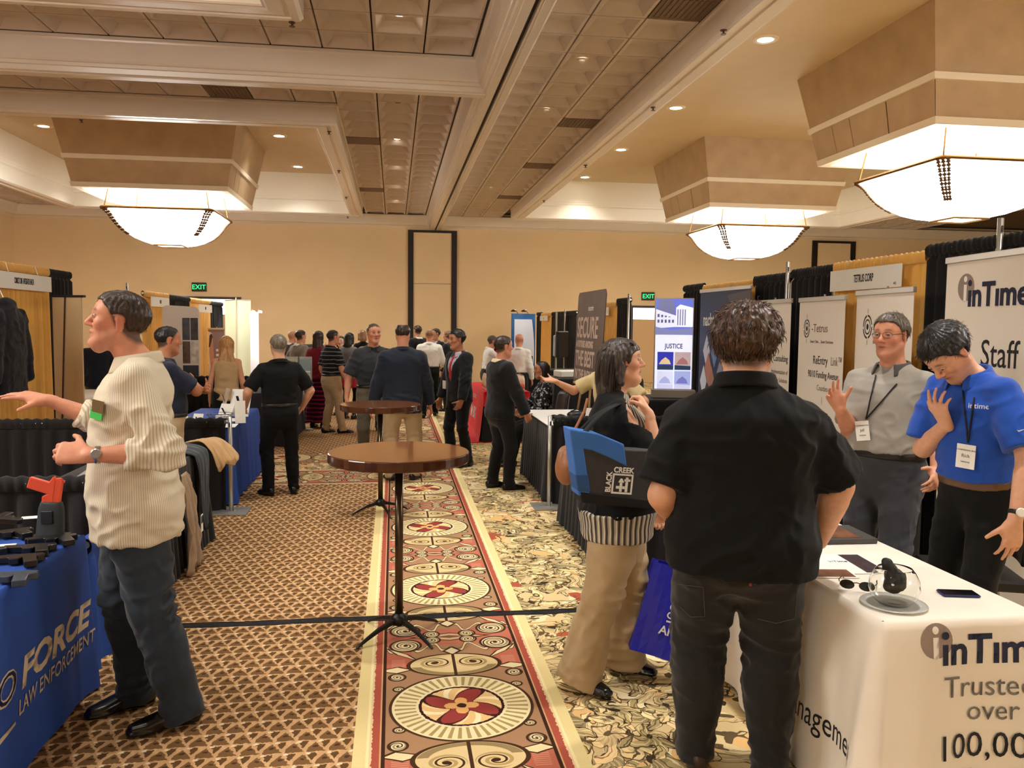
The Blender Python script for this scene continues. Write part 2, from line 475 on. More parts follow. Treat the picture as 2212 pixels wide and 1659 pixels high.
# partition track (runs away from the camera) and cross track
def extrude(prof, axis, t0, t1, mb):
    n = len(prof)
    f = (lambda p,t: (p[0],t,p[1])) if axis == 'y' else (lambda p,t: (t,p[0],p[1]))
    vs_ = [f(p,t0) for p in prof]+[f(p,t1) for p in prof]
    mb.add(vs_, [(i,i+1,n+i+1,n+i) for i in range(n-1)])
track = [(.93,ZT+.01),(.93,4.87),(.955,4.865),(.96,4.85),(.99,4.66),(1.0,4.61),(1.03,4.60),(1.035,4.57),(1.06,4.56),(1.07,4.52),(1.10,4.51),(1.105,4.50),(1.195,4.50),(1.195,4.56)]
track2 = [(1.245,4.56),(1.245,4.50),(1.262,4.50),(1.266,4.508),(1.275,4.508),(1.28,4.50),(1.36,4.50),(1.37,4.515),(1.385,4.52),(1.39,ZT+.01)]
mb = MB(); extrude(track,'y',YF,YB-.03,mb); extrude(track2,'y',YF,YB-.03,mb)
T = struct(mb.build('trim_6', M_gloss))
mb = MB(); mb.box(1.19,1.25,YF,YB-.03,4.55,4.58); mb.build('track_slot', mat('slot_black',(14,11,10),.6), T)
mb = MB(); mb.box(.905,.93,10.34,YB-.25,ZT-.004,ZT+.01); mb.box(.905,.93,YF,9.95,ZT-.004,ZT+.01); mb.build('shadow_gap', M_darkline, T)
cross = [(9.95,ZT+.01),(9.95,4.87),(9.965,4.865),(9.97,4.845),(9.985,4.64),(10.0,4.62),(10.02,4.615),(10.03,4.58),(10.05,4.575),(10.06,4.52),(10.09,4.51),(10.1,4.50),(10.24,4.50),(10.25,4.52),(10.28,4.525),(10.29,4.56),(10.32,4.57),(10.335,ZT+.01)]
mb = MB(); extrude(cross,'x',XL,1.10,mb); T2 = struct(mb.build('trim_7', M_gloss))
mb = MB(); mb.box(XL,.93,9.925,9.95,ZT-.004,ZT+.01); mb.build('shadow_gap', M_darkline, T2)
crown = [(24.42,ZT+.01),(24.42,4.87),(24.44,4.86),(24.46,4.82),(24.50,4.66),(24.52,4.62),(24.60,4.60),(24.62,4.575),(24.66,4.57),(24.67,4.55),(YB,4.55)]
mb = MB(); extrude(crown,'x',XL,XR,mb); T3 = struct(mb.build('trim_8', M_cream))
mb = MB(); mb.box(XL,XR,24.395,24.42,ZT-.004,ZT+.01); mb.build('shadow_gap', M_darkline, T3)
mb = MB(); extrude([(XL+(24.7-a),z) for a,z in crown],'y',YF,YB,mb); struct(mb.build('trim_9', M_cream))

# tiles
PX, PY = .578, .592
def tile_mesh(name, material, flat=False):
    a, b_ = PX-.018, PY-.018
    mb = MB()
    def ring(ix, z): return [(-a/2+ix,-b_/2+ix,z),(a/2-ix,-b_/2+ix,z),(a/2-ix,b_/2-ix,z),(-a/2+ix,b_/2-ix,z)]
    prof = [(0,.11),(0,0),(.036,0),(.125,.095)] if not flat else [(0,.11),(0,0),(.03,0),(.035,.004)]
    vs_ = [p for d,z in prof for p in ring(d,z)]; fs = []
    for k in range(len(prof)-1):
        for i in range(4): j=(i+1)%4; fs.append((k*4+i,k*4+4+i,k*4+4+j,k*4+j))
    n = len(prof)*4; fs.append((n-4,n-1,n-2,n-3)); mb.add(vs_, fs)
    if flat:
        for i in range(9):
            x = -a/2+.06+i*(a-.12)/8; mb.box(x-.012,x+.012,-b_/2+.05,b_/2-.05,-.004,.004)
    return mb.mesh(name, material)
TM = tile_mesh('ceiling_tile', M_tile); TG = tile_mesh('return_grille', mat('grille_grey',(120,98,80),.6), True)
darks = [atz(*p, ZT) for p in ((1258,263),(1170,358),(1105,423),(1480,12),(780,297),(790,411),(497,203))]
tiles = []
def tile_field(x0, nx, y0, ny, sx=1):
    for i in range(nx):
        for j in range(ny): tiles.append((x0+sx*PX*(i+.5), y0+PY*(j+.5)))
tile_field(1.415, 3, 24.42-PY*29, 29)
tile_field(.925, 3, 10.345, 24, -1)
tile_field(.925-3*PX, 11, 12.38-PY*3-.03, 3, -1)
tile_field(.925, 3, 9.94-PY*4, 4, -1)
tile_field(.925-3*PX, 10, 9.94-PY*3, 3, -1)
tile_field(.925-3*PX, 10, 9.94-PY, 1, -1) if False else None
tile_field(-8.36, 3, 21.45, 5, -1)
for (x, y) in tiles:
    dk = any(abs(d.x-x) < PX/2 and abs(d.y-y) < PY/2 for d in darks)
    link('return_grille' if dk else 'ceiling_tile', TG if dk else TM, CEIL, (x, y, ZT-.002))

far = MB(); tv_ = [tuple(v.co) for v in TM.vertices]; tf_ = [tuple(p.vertices) for p in TM.polygons]
for i in range(6):
    for j in range(18): far.add([(x+12.98+PX*(i+.5), y+24.42-PY*(j+.5), z+ZT-.002) for x, y, z in tv_], tf_)
for i in range(9):
    for j in range(3): far.add([(x+4.0+PX*(i+.5), y+24.42-PY*(j+.5), z+ZT-.002) for x, y, z in tv_], tf_); far.add([(x-1.7-PX*(i+.5), y+24.42-PY*(j+.5), z+ZT-.002) for x, y, z in tv_], tf_)
far.build('far_ceiling_tiles', M_tile, CEIL)['kind'] = 'stuff'
# ================================================================ doors and exit signs
M_lit = mat('lit_corridor', (236, 244, 255), .9, emit=2.6)
def door(n, x0, x1, ztop, zbright):
    mb = MB(); mb.box(x0, x1, YB-.06, YB, ztop-.07, ztop); mb.box(x0, x0+.07, YB-.06, YB, 0, ztop-.07); mb.box(x1-.07, x1, YB-.06, YB, 0, ztop-.07)
    o = struct(mb.build('door_%d' % n, mat('door_frame_brown', (58, 38, 26), .5)))
    mb = MB(); mb.box(x0+.07, x1-.07, YB-.012, YB, zbright, ztop-.07); mb.build('lit_opening', M_lit, o)
    mb = MB(); mb.box(x0+.07, (x0+x1)/2-.005, YB-.03, YB-.005, 0, zbright); mb.build('door_leaf', mat('door_tan', (206, 170, 120), .5), o)
    mb = MB(); mb.box((x0+x1)/2+.005, x1-.07, YB-.03, YB-.005, 0, zbright); mb.build('door_leaf', mat('door_tan'), o)
    for s in (-.05, .05):
        mb = MB(); mb.tube([((x0+x1)/2+s, YB-.07, .95), ((x0+x1)/2+s, YB-.07, 1.25)], .012); mb.build('door_handle', mat('brass', (170, 130, 70), .3, .9), o)
a = aty(395, 640, YB); b2 = aty(521, 645, YB); door(1, a.x, b2.x, a.z, 1.95)
a = aty(1362, 660, YB); door(2, a.x, a.x+1.9, a.z, aty(1400, 690, YB).z)
BF = bpy.data.fonts.get('Bfont') 
def text_mesh(body, size=.1, xs=1.0, bold=0.0, depth=.0008, align='LEFT', italic=0.0, spacing=1.0):
    cu = bpy.data.curves.new('lettering', 'FONT'); cu.body = body; cu.size = size; cu.extrude = depth; cu.offset = bold
    cu.align_x = align; cu.align_y = 'BOTTOM_BASELINE'; cu.shear = italic; cu.space_character = spacing; cu.resolution_u = 3
    o = bpy.data.objects.new('tmp_text', cu); COL.objects.link(o)
    dg = bpy.context.evaluated_depsgraph_get(); me = bpy.data.meshes.new_from_object(o.evaluated_get(dg))
    bpy.data.objects.remove(o); bpy.data.curves.remove(cu)
    if xs != 1.0:
        for v in me.vertices: v.co.x *= xs
    me.materials.clear(); return me
def letter(body, parent, M4, size, material, name='lettering', **kw):
    """text standing on a panel: M4 local x = reading direction, local z = up, text faces local -y"""
    me = text_mesh(body, size, **kw)
    me.transform(M4 @ Matrix(((1,0,0,0),(0,0,-1,0),(0,1,0,0),(0,0,0,1))))
    me.materials.append(material)
    return link(name, me, parent)
def exit_sign(px, py, label):
    p = aty(px, py, YB)
    o = thing('exit_sign', label, 'exit sign', (p.x, YB-.10, p.z-.11))
    mb = MB(); mb.box(-.20,.20,.02,.10,0,.25); mb.build('housing', mat('sign_dark',(28,34,28),.4), o, bevel=.008)
    letter('EXIT', o, Matrix.Translation((0,.019,.06)), .185, mat('exit_green',(40,235,120),.5,emit=1.6), xs=1.0, bold=.0, align='CENTER')
exit_sign(431, 621, 'lit green exit sign above the doorway behind the pale green panels')
exit_sign(1399, 641, 'lit green exit sign above the tan door beside the courthouse display')

# ================================================================ pendant lights
def LP(a, b_, t): return a+(b_-a)*t
M_box = mat('suede_panel', (190, 162, 126), .55, noise=.10, nscale=2.5)
M_white = mat('white_trim', (238, 226, 204), .5)
M_bronze = mat('bronze', (122, 88, 44), .35, .7)
mb_ = bpy.data.materials.new('lamp_glass'); mb_.use_nodes = True
nt = mb_.node_tree; nt.nodes.clear()
em = nt.nodes.new('ShaderNodeEmission'); em.inputs[0].default_value = (*LAMP_COL, 1); em.inputs[1].default_value = BOWL_STRENGTH
ou = nt.nodes.new('ShaderNodeOutputMaterial'); nt.links.new(em.outputs[0], ou.inputs[0]); M_bowl = mb_
def pendant(cx, cy, label):
    o = thing('pendant_light', label, 'ceiling light', (cx, cy, ZC), group='boxed bowl lights hanging in the ceiling recesses')
    def hw(z): return LP(1.68, 1.40, (0-z)/1.39)
    def sq(mb, z0, z1, off=0.0, inner=None):
        a, b_ = hw(z0)+off, hw(z1)+off
        vs_ = [(-a,-a,z0),(a,-a,z0),(a,a,z0),(-a,a,z0),(-b_,-b_,z1),(b_,-b_,z1),(b_,b_,z1),(-b_,b_,z1)]
        fs = [(i,4+i,4+(i+1)%4,(i+1)%4) for i in range(4)]
        mb.add(vs_, fs)
    mb = MB(); sq(mb, 0, -.80); mb.build('upper_panel', M_box, o)
    mb = MB(); sq(mb, -.80, -.88, .03); a=hw(-.80)
    for z in (-.80,-.88):
        h_=hw(z); mb.add([(s*(h_+.03),t*(h_+.03),z) for s,t in ((-1,-1),(1,-1),(1,1),(-1,1))]+[(s*(h_-.02),t*(h_-.02),z) for s,t in ((-1,-1),(1,-1),(1,1),(-1,1))],[(i,(i+1)%4,4+(i+1)%4,4+i) for i in range(4)])
    mb.build('trim_band', M_white, o)
    # lower panels: front/back one piece, sides in four pieces
    z0, z1 = -.88, -1.30
    def face(k, t0, t1):
        def pt(z, t, off):
            h_ = hw(z)+off; u = LP(-h_, h_, t)
            return {0:(u,-h_,z),1:(h_,u,z),2:(-u,h_,z),3:(-h_,-u,z)}[k]
        mb = MB(); g=.004 if (t0 > 0 or t1 < 1) else 0
        A=[pt(z0,t0+g,0),pt(z0,t1-g,0),pt(z1,t1-g,0),pt(z1,t0+g,0)]; B_=[pt(z0,t0+g,-.03),pt(z0,t1-g,-.03),pt(z1,t1-g,-.03),pt(z1,t0+g,-.03)]
        mb.add(A+B_,[(0,1,2,3),(7,6,5,4),(0,4,5,1),(1,5,6,2),(2,6,7,3),(3,7,4,0)])
        mb.build('lower_panel', M_box, o)
    for k in (0, 2): face(k, 0, 1)
    for k in (1, 3):
        for t0, t1 in ((0,.2),(.2,.36),(.36,.66),(.66,1)): face(k, t0, t1)
    mb = MB(); sq(mb, -1.30, -1.39, .02)
    h_ = hw(-1.39)+.02; i_ = h_-.14
    R = [(-1,-1),(1,-1),(1,1),(-1,1)]
    mb.add([(s*h_,t*h_,-1.39) for s,t in R]+[(s*i_,t*i_,-1.39) for s,t in R]+[(s*i_,t*i_,-1.18) for s,t in R],
           [(i,4+i,4+(i+1)%4,(i+1)%4) for i in range(4)]+[(4+i,8+i,8+(i+1)%4,4+(i+1)%4) for i in range(4)]+[(8,9,10,11)])
    h2=hw(-1.30)+.02; h3=h2-.05
    mb.add([(s*h2,t*h2,-1.30) for s,t in R]+[(s*h3,t*h3,-1.30) for s,t in R],[(i,(i+1)%4,4+(i+1)%4,4+i) for i in range(4)])
    mb.build('bottom_trim', M_white, o)
    # bowl
    zb = -1.70
    prof = [(1.03,0),(.965,-.055),(.92,-.12),(.87,-.22),(.80,-.33),(.70,-.44),(.56,-.54),(.42,-.60),(.25,-.64)]
    def sqr(h, z, r):   # rounded square ring
        pts = []
        for (sx, sy, a0) in ((1,1,0),(-1,1,90),(-1,-1,180),(1,-1,270)):
            for q_ in range(5):
                a = math.radians(a0+q_*22.5); pts.append((sx*(h-r)+r*math.cos(a), sy*(h-r)+r*math.sin(a), z))
        return pts
    vs_ = []; fs = []
    for (h, z) in prof: vs_ += sqr(h, zb+z, h*.10)
    n = 20
    for k in range(len(prof)-1):
        for i in range(n): j=(i+1)%n; fs.append((k*n+i,k*n+n+i,k*n+n+j,k*n+j))
    fs.append(tuple((len(prof)-1)*n+i for i in range(n-1,-1,-1)))
    mb = MB(); mb.smooth = True; mb.add(vs_, fs); mb.build('glass_bowl', M_bowl, o)
    mb = MB(); mb.tube(sqr(1.045, zb, .10), .028, 6, closed=True); mb.build('rim', M_bronze, o)
    mb = MB(); mb.tube(sqr(.27, zb-.645, .02), .02, 6, closed=True); mb.build('finial_frame', M_bronze, o)
    for s, t in R:
        st = MB(); st.smooth = True
        for off in (-.06, 0, .06):
            pts = []; rad = []
            for q_ in range(46):
                u = q_/45*.80; zz = u*-.60
                h = np.interp(-zz, [-p[1] for p in prof], [p[0] for p in prof])
                cx_, cy_ = s*(h*.972), t*(h*.972)
                k_ = off*(1-u*.6)
                pts.append((cx_+k_*s*.72+.012*s, cy_-k_*t*.72+.012*t, zb+zz)); rad.append((.006 if q_ % 5 == 0 else .023+.009*math.sin(q_*1.9))*(1.1-u*.4))
            st.tube(pts, rad, 5)
        st.build('bead_strap', mat('bead_brown', (92,64,34), .6), o)
    for s, t in R:
        mb = MB(); mb.tube([(s*.9,t*.9,-1.19),(s*.98,t*.98,zb)], .012, 6); mb.build('hanger_rod', M_bronze, o)
    return o
pendant(-4.6, 18.2, 'boxed bowl ceiling light in the recess above the gold-draped booths')
pendant(8.0, 18.2, 'boxed bowl ceiling light nearer the back wall in the long right recess')
pendant(8.0, 10.9, 'boxed bowl ceiling light above the banners of the white-clothed booth')
for p in ((-4.6, 3.3), (8.0, 3.6), (8.0, -3.6), (-4.6, -4.6)) : pendant(*p, 'boxed bowl ceiling light in the front part of the hall')

# ================================================================ downlights
M_can = mat('downlight_lens', (255, 244, 226), .5, emit=14.0); M_canring = mat('downlight_ring', (230, 215, 190), .4)
can_ring = MB(); can_ring.lathe([(.085,-.012),(.135,-.012),(.14,0)], 20, cap=False); RG = can_ring.mesh('trim_ring', M_canring, True)
can_lens = MB(); can_lens.add([(.092*math.cos(a*math.pi/8),.092*math.sin(a*math.pi/8),-.006) for a in range(16)],[tuple(range(15,-1,-1))]); LN = can_lens.mesh('lens', M_can)
def downlight(x, y, z, label, group, lit=True, watts=1.0, s=1.0):
    o = thing('downlight', label, 'downlight', (x, y, z), group=group); o.scale = (s, s, 1)
    link('trim_ring', RG, o); l_ = link('lens', LN, o)
    if not lit:
        if 'off_lens' not in bpy.data.meshes:
            q_ = LN.copy(); q_.name = 'off_lens'; q_.materials.clear(); q_.materials.append(M_darkline)
        l_.data = bpy.data.meshes['off_lens']; return
    ld = bpy.data.lights.new('can_beam', 'SPOT'); ld.energy = CAN_WATTS*watts; ld.spot_size = math.radians(100); ld.spot_blend = .8; ld.color = LAMP_COL; ld.shadow_soft_size = .09
    link('can_beam', ld, o, (0, 0, -.03))
for X_ in (5.0, 11.0):
    for y in (-.1, 3.65, 7.3, 10.9, 14.5, 18.1, 21.6): downlight(X_, y, ZC-.001, 'round recessed downlight in the plain ceiling of the long recess', 'downlights in the long recess', s=1.25)
for X_ in (-2.38, -7.0):
    for y in (0, 3.6, 7.0) : downlight(X_, y, ZC-.001, 'round recessed downlight in the front left recess', 'downlights in the front left recess', s=1.25)
    for y in (14.7, 18.15, 21.6): downlight(X_, y, ZC-.001, 'round recessed downlight around the box in the far left recess', 'downlights in the far left recess', s=1.25)
for y in (3.0, 5.4, 7.75, 10.13, 12.5, 14.9, 17.25, 19.6, 22.0): downlight(2.28, y, ZT+.088, 'small recessed downlight in the tiled strip right of the ceiling track', 'downlights in the tiled strip right of the track', watts=3.6, s=.62)
for i, y in enumerate((4.2, 6.6, 8.96, 12.47, 14.9, 17.25, 19.6, 22.0)):
    downlight(.06, y, ZT+.088, 'unlit recessed downlight in the tiled strip left of the ceiling track' if i == 3 else 'small lit downlight in the tiled strip left of the ceiling track', None if i == 3 else 'downlights in the tiled strip left of the track', lit=i != 3, watts=2.4, s=.9 if i == 2 else .62)
downlight(-2.6, 8.95, ZT+.088, 'faint recessed downlight in the tiles beside the near recess', None, watts=.5)
downlight(-4.9, 8.95, ZT+.088, 'recessed downlight in the tiles beyond the faint one', None, watts=.5)
# sprinkler heads on the mouldings
for px, py in ((711,284),(732,369),(748,426),(1265,357),(1175,433),(631,48),(1563,65),(1411,232),(176,259),(751,468)):
    p = atz(px, py, 4.60)
    mb = MB(); mb.lathe([(.035,.0),(.03,-.01),(.01,-.012),(.01,-.035),(.028,-.037),(.028,-.042)], 10)
    tag(mb.build('sprinkler_head', mat('sprinkler_bronze', (84, 54, 34), .4, .6), loc=(p.x, p.y, 4.60)), 'small bronze fire sprinkler head under the ceiling moulding', 'sprinkler', 'sprinkler heads on the ceiling mouldings')
# ================================================================ people: distance-field bodies turned into one surface
f32 = np.float32
def nv(v): v = np.asarray(v, float); return v/ (np.linalg.norm(v)+1e-12)
class Field:
    def __init__(s, lo, hi, h):
        s.lo = np.asarray(lo, float); s.h = h; s.n = np.ceil((np.asarray(hi)-s.lo)/h).astype(int)+2
        s.v = np.full(s.n, 10.0, f32)
    def sub(s, lo, hi, m):
        a = np.clip(np.floor((np.asarray(lo)-m-s.lo)/s.h).astype(int), 0, s.n-1); b = np.clip(np.ceil((np.asarray(hi)+m-s.lo)/s.h).astype(int)+1, 1, s.n)
        if np.any(b <= a): return None, None
        sl = tuple(slice(p, q) for p, q in zip(a, b))
        ax = [(s.lo[i]+s.h*np.arange(a[i], b[i])).astype(f32) for i in range(3)]
        return sl, (ax[0][:,None,None], ax[1][None,:,None], ax[2][None,None,:])
    def put(s, prim, k=.02, op='u'):
        f, lo, hi = prim; sl, X = s.sub(lo, hi, k+3*s.h)
        if sl is None: return
        d = f(*X); a = s.v[sl]
        if op == 'u': t = np.clip(.5+.5*(a-d)/k, 0, 1); s.v[sl] = a*(1-t)+d*t-k*t*(1-t)
        elif op == 's': d = -d; t = np.clip(.5-.5*(a-d)/k, 0, 1); s.v[sl] = a*(1-t)+d*t+k*t*(1-t)
        elif op == 'i': s.v[sl] = np.maximum(a, d)
    def mesh(s, smooth=1):
        v = s.v; ins = v < 0
        c = np.zeros(np.array(v.shape)-1, np.uint8)
        for i in (0,1):
            for j in (0,1):
                for k in (0,1): c += ins[i:c.shape[0]+i, j:c.shape[1]+j, k:c.shape[2]+k]
        act = (c > 0) & (c < 8); idx = np.full(c.shape, -1, np.int32); I = np.argwhere(act); N = len(I); idx[act] = np.arange(N)
        ii, jj, kk = I.T
        pos = np.zeros((N,3)); cnt = np.zeros(N)
        cor = [(i,j,k) for i in (0,1) for j in (0,1) for k in (0,1)]
        vals = {q: v[ii+q[0], jj+q[1], kk+q[2]] for q in cor}
        for a in cor:
            for ax in range(3):
                if a[ax]: continue
                b = list(a); b[ax] = 1; b = tuple(b); va, vb = vals[a], vals[b]
                cr = (va < 0) != (vb < 0); t = va/np.where(cr, va-vb, 1)
                p = np.array(a, float)[None,:].repeat(N, 0); p[:,ax] = t
                pos[cr] += p[cr]; cnt[cr] += 1
        P = s.lo + s.h*(I + pos/np.maximum(cnt,1)[:,None])
        Q = []
        for ax in range(3):
            o = [slice(None)]*3; o2 = [slice(None)]*3; o[ax] = slice(0,-1); o2[ax] = slice(1,None)
            A, B = ins[tuple(o)], ins[tuple(o2)]
            E_ = np.argwhere(A != B); u, w_ = (ax+1) % 3, (ax+2) % 3
            ok = (E_[:,u] > 0) & (E_[:,w_] > 0) & (E_[:,u] < v.shape[u]-1) & (E_[:,w_] < v.shape[w_]-1); E_ = E_[ok]
            q = []
            for du, dw in ((1,1),(0,1),(0,0),(1,0)):
                e = E_.copy(); e[:,u] -= du; e[:,w_] -= dw; q.append(idx[e[:,0],e[:,1],e[:,2]])
            q = np.stack(q, 1); fl = ~A[E_[:,0],E_[:,1],E_[:,2]]
            q[fl] = q[fl][:,::-1]; Q.append(q)
        Q = np.concatenate(Q); Q = Q[(Q >= 0).all(1)]
        for _ in range(smooth): P = lap(P, Q, .5)
        return P, Q
def lap(P, Q, f):
    n = len(P); acc = np.zeros_like(P); cnt = np.zeros(n)
    for a, b in ((0,1),(1,2),(2,3),(3,0)):
        for x, y in ((Q[:,a],Q[:,b]),(Q[:,b],Q[:,a])):
            cnt += np.bincount(x, minlength=n)
            for k in range(3): acc[:,k] += np.bincount(x, weights=P[y,k], minlength=n)
    return P + f*(acc/np.maximum(cnt,1)[:,None]-P)
def normals(P, Q):
    nrm = np.cross(P[Q[:,2]]-P[Q[:,0]], P[Q[:,3]]-P[Q[:,1]]); out = np.zeros_like(P)
    for a in range(4):
        for k in range(3): out[:,k] += np.bincount(Q[:,a], weights=nrm[:,k], minlength=len(P))
    return out/(np.linalg.norm(out, axis=1)[:,None]+1e-12)
def quad_mesh(name, P, Q, material, col=None):
    me = bpy.data.meshes.new(name); n, m = len(P), len(Q)
    me.vertices.add(n); me.vertices.foreach_set('co', np.ascontiguousarray(P, f32).ravel())
    me.loops.add(m*4); me.loops.foreach_set('vertex_index', np.ascontiguousarray(Q, np.int32).ravel())
    me.polygons.add(m); me.polygons.foreach_set('loop_start', np.arange(0, m*4, 4, dtype=np.int32))
    me.update(calc_edges=True); me.polygons.foreach_set('use_smooth', np.ones(m, bool))
    if col is not None:
        a = me.color_attributes.new('col', 'FLOAT_COLOR', 'POINT'); a.data.foreach_set('color', np.concatenate([col, np.ones((n,1))], 1).astype(f32).ravel())
    me.materials.append(material); return me
_perm = rng.random((64,64,64)).astype(f32)
def vnoise(P):
    P = P + 1000.0; i = np.floor(P).astype(int); t = P-i; t = t*t*(3-2*t); i &= 63; j = (i+1) & 63
    r = 0
    for a in (0,1):
        for b in (0,1):
            for c in (0,1):
                g = _perm[(j if a else i)[:,0], (j if b else i)[:,1], (j if c else i)[:,2]]
                r = r + g*(t[:,0] if a else 1-t[:,0])*(t[:,1] if b else 1-t[:,1])*(t[:,2] if c else 1-t[:,2])
    return r
# primitives ---------------------------------------------------------------
def cone(a, b, ra, rb):
    a = np.asarray(a, float); b = np.asarray(b, float); ab = b-a; L2 = float(ab@ab)+1e-12; R = max(ra, rb)
    def f(X, Y, Z):
        x, y, z = X-a[0], Y-a[1], Z-a[2]
        t = np.clip((x*ab[0]+y*ab[1]+z*ab[2])/L2, 0, 1)
        return (np.sqrt((x-t*ab[0])**2+(y-t*ab[1])**2+(z-t*ab[2])**2) - (ra+(rb-ra)*t)).astype(f32)
    return f, np.minimum(a,b)-R, np.maximum(a,b)+R
def ell(c, r, R=None):
    c = np.asarray(c, float); r = np.asarray(r, float); R = np.eye(3) if R is None else np.asarray(R, float); m = r.min()
    ext = np.abs(R.T)@r if False else np.full(3, r.max())
    def f(X, Y, Z):
        x, y, z = X-c[0], Y-c[1], Z-c[2]; k = 0
        for i in range(3): k = k+((x*R[i][0]+y*R[i][1]+z*R[i][2])/r[i])**2
        return ((np.sqrt(k)-1)*m).astype(f32)
    return f, c-ext, c+ext
def loft(a, b, front, tab, n=2.0, flat=(False, False)):
    """tab rows: t, side radius, front radius, side offset, front offset"""
    a = np.asarray(a, float); b = np.asarray(b, float); L = np.linalg.norm(b-a); e = (b-a)/L
    fr = np.asarray(front, float); fr = nv(fr-e*(fr@e)); sd = np.cross(fr, e)
    T = np.asarray([list(r)+[0]*(5-len(r)) for r in tab], float)
    tt = np.linspace(0, 1, 49); cols = []
    for k in range(1, 5):   # smooth resample
        y = np.interp(tt, T[:,0], T[:,k]); 
        for _ in range(3): y[1:-1] = .25*y[:-2]+.5*y[1:-1]+.25*y[2:]
        cols.append(y.astype(f32))
    Rm = T[:,1:3].max()+np.abs(T[:,3:5]).max()
    def f(X, Y, Z):
        x, y, z = X-a[0], Y-a[1], Z-a[2]
        w_ = x*e[0]+y*e[1]+z*e[2]; t = w_/L; tc = np.clip(t, 0, 1); q = tc*48; i = np.minimum(q.astype(np.int32), 47); fr_ = (q-i)
        g = lambda c: c[i]*(1-fr_)+c[i+1]*fr_
        rs, rf, cs, cf = (g(c) for c in cols)
        u = np.abs((x*sd[0]+y*sd[1]+z*sd[2]-cs)/rs); v = np.abs((x*fr[0]+y*fr[1]+z*fr[2]-cf)/rf)
        mr = np.minimum(rs, rf)
        k = np.sqrt(u*u+v*v) if n == 2.0 else (u**n+v**n)**(1/n)
        over = (t-tc)*L
        lo_, hi_ = flat
        cap = np.where(over < 0, 0 if lo_ else over, 0 if hi_ else over)/mr
        d = (np.sqrt(k*k+cap*cap)-1)*mr
        if lo_: d = np.maximum(d, -w_)
        if hi_: d = np.maximum(d, w_-L)
        return d.astype(f32)
    return f, np.minimum(a,b)-Rm, np.maximum(a,b)+Rm
def rbox(c, half, R, r):
    c = np.asarray(c, float); R = np.asarray(R, float); half = np.asarray(half, float)
    def f(X, Y, Z):
        x, y, z = X-c[0], Y-c[1], Z-c[2]; q = [np.abs(x*R[i][0]+y*R[i][1]+z*R[i][2])-(half[i]-r) for i in range(3)]
        o = np.sqrt(sum(np.maximum(t, 0)**2 for t in q)); return (o+np.minimum(np.maximum(np.maximum(q[0],q[1]),q[2]),0)-r).astype(f32)
    e = np.full(3, np.linalg.norm(half)); return f, c-e, c+e
def plane_cut(p, n_, lo, hi):
    p = np.asarray(p, float); n_ = nv(n_)
    def f(X, Y, Z): return ((X-p[0])*n_[0]+(Y-p[1])*n_[1]+(Z-p[2])*n_[2]).astype(f32)
    return f, lo, hi
def ik(s, w_, la, lb, pole):
    s = np.asarray(s, float); w_ = np.asarray(w_, float); d = w_-s; L = np.linalg.norm(d)
    if L > (la+lb)*.999: w_ = s+d/L*(la+lb)*.999; d = w_-s; L = np.linalg.norm(d)
    x = (la*la-lb*lb+L*L)/(2*L); y = math.sqrt(max(la*la-x*x, 0)); e = d/L
    p = np.asarray(pole, float); p = nv(p-e*(p@e)); return s+e*x+p*y, w_
def hand(F, wr, D, N, side, curl=(.4,.4,.45,.5,.3), spread=0.0, s=1.0, k=.008):
    D = nv(D); N = np.asarray(N, float); N = nv(N-D*(N@D)); T = -side*np.cross(N, D)
    P = lambda d, t, n_: wr + s*(D*d+T*t+N*n_)
    F.put(loft(P(-.02,0,0), P(.095,0,0), N, [(0,.026*s,.019*s),(.3,.034*s,.018*s),(.75,.042*s,.016*s),(1,.041*s,.0135*s)], 2.4), .012)
    F.put(cone(P(.02,.022,.008), P(.055,.034,.010), .017*s, .014*s), .012)
    offs = ((.031,.092,.074),(.0105,.097,.082),(-.0105,.094,.077),(-.030,.086,.060))
    tips = []
    for i, (t, d, L) in enumerate(offs):
        p = P(d-.006, t, 0); ang = 0; dirn = nv(D + T*(t*8*spread)); c = curl[i]
        for seg, (fr_, bend) in enumerate(((.46,.9),(.30,1.15),(.24,.8))):
            ang += c*bend; dd = dirn*math.cos(ang)+N*math.sin(ang); q = p+dd*L*fr_*s
            r0 = (.0092-.0011*seg)*s*(.9 if i == 3 else 1); F.put(cone(p, q, r0, r0-.0008*s), k if seg == 0 else .003); p = q
        tips.append(p)
    p = P(.028,.034,.006); dd = nv(D*.62+T*.75+N*.25); c = curl[4]
    for seg, L in enumerate((.046,.034)):
        q = p+dd*L*s; F.put(cone(p, q, (.0125-.002*seg)*s, (.0105-.002*seg)*s), .010 if seg == 0 else .003); p = q; dd = nv(dd + D*.45*c + N*.9*c - T*.5*c)
    return tips

SKIN = {'fair': (214,160,128), 'ruddy': (205,142,112), 'tan': (184,126,92), 'olive': (170,116,84), 'light': (226,180,150)}
def M_skin(): return mat('skin', attr='col', rough=.48, spec=.4, noise=.06, nscale=40)
def head_axes(J): return J['hc'], J['hr'], J['hf'], J['hu']

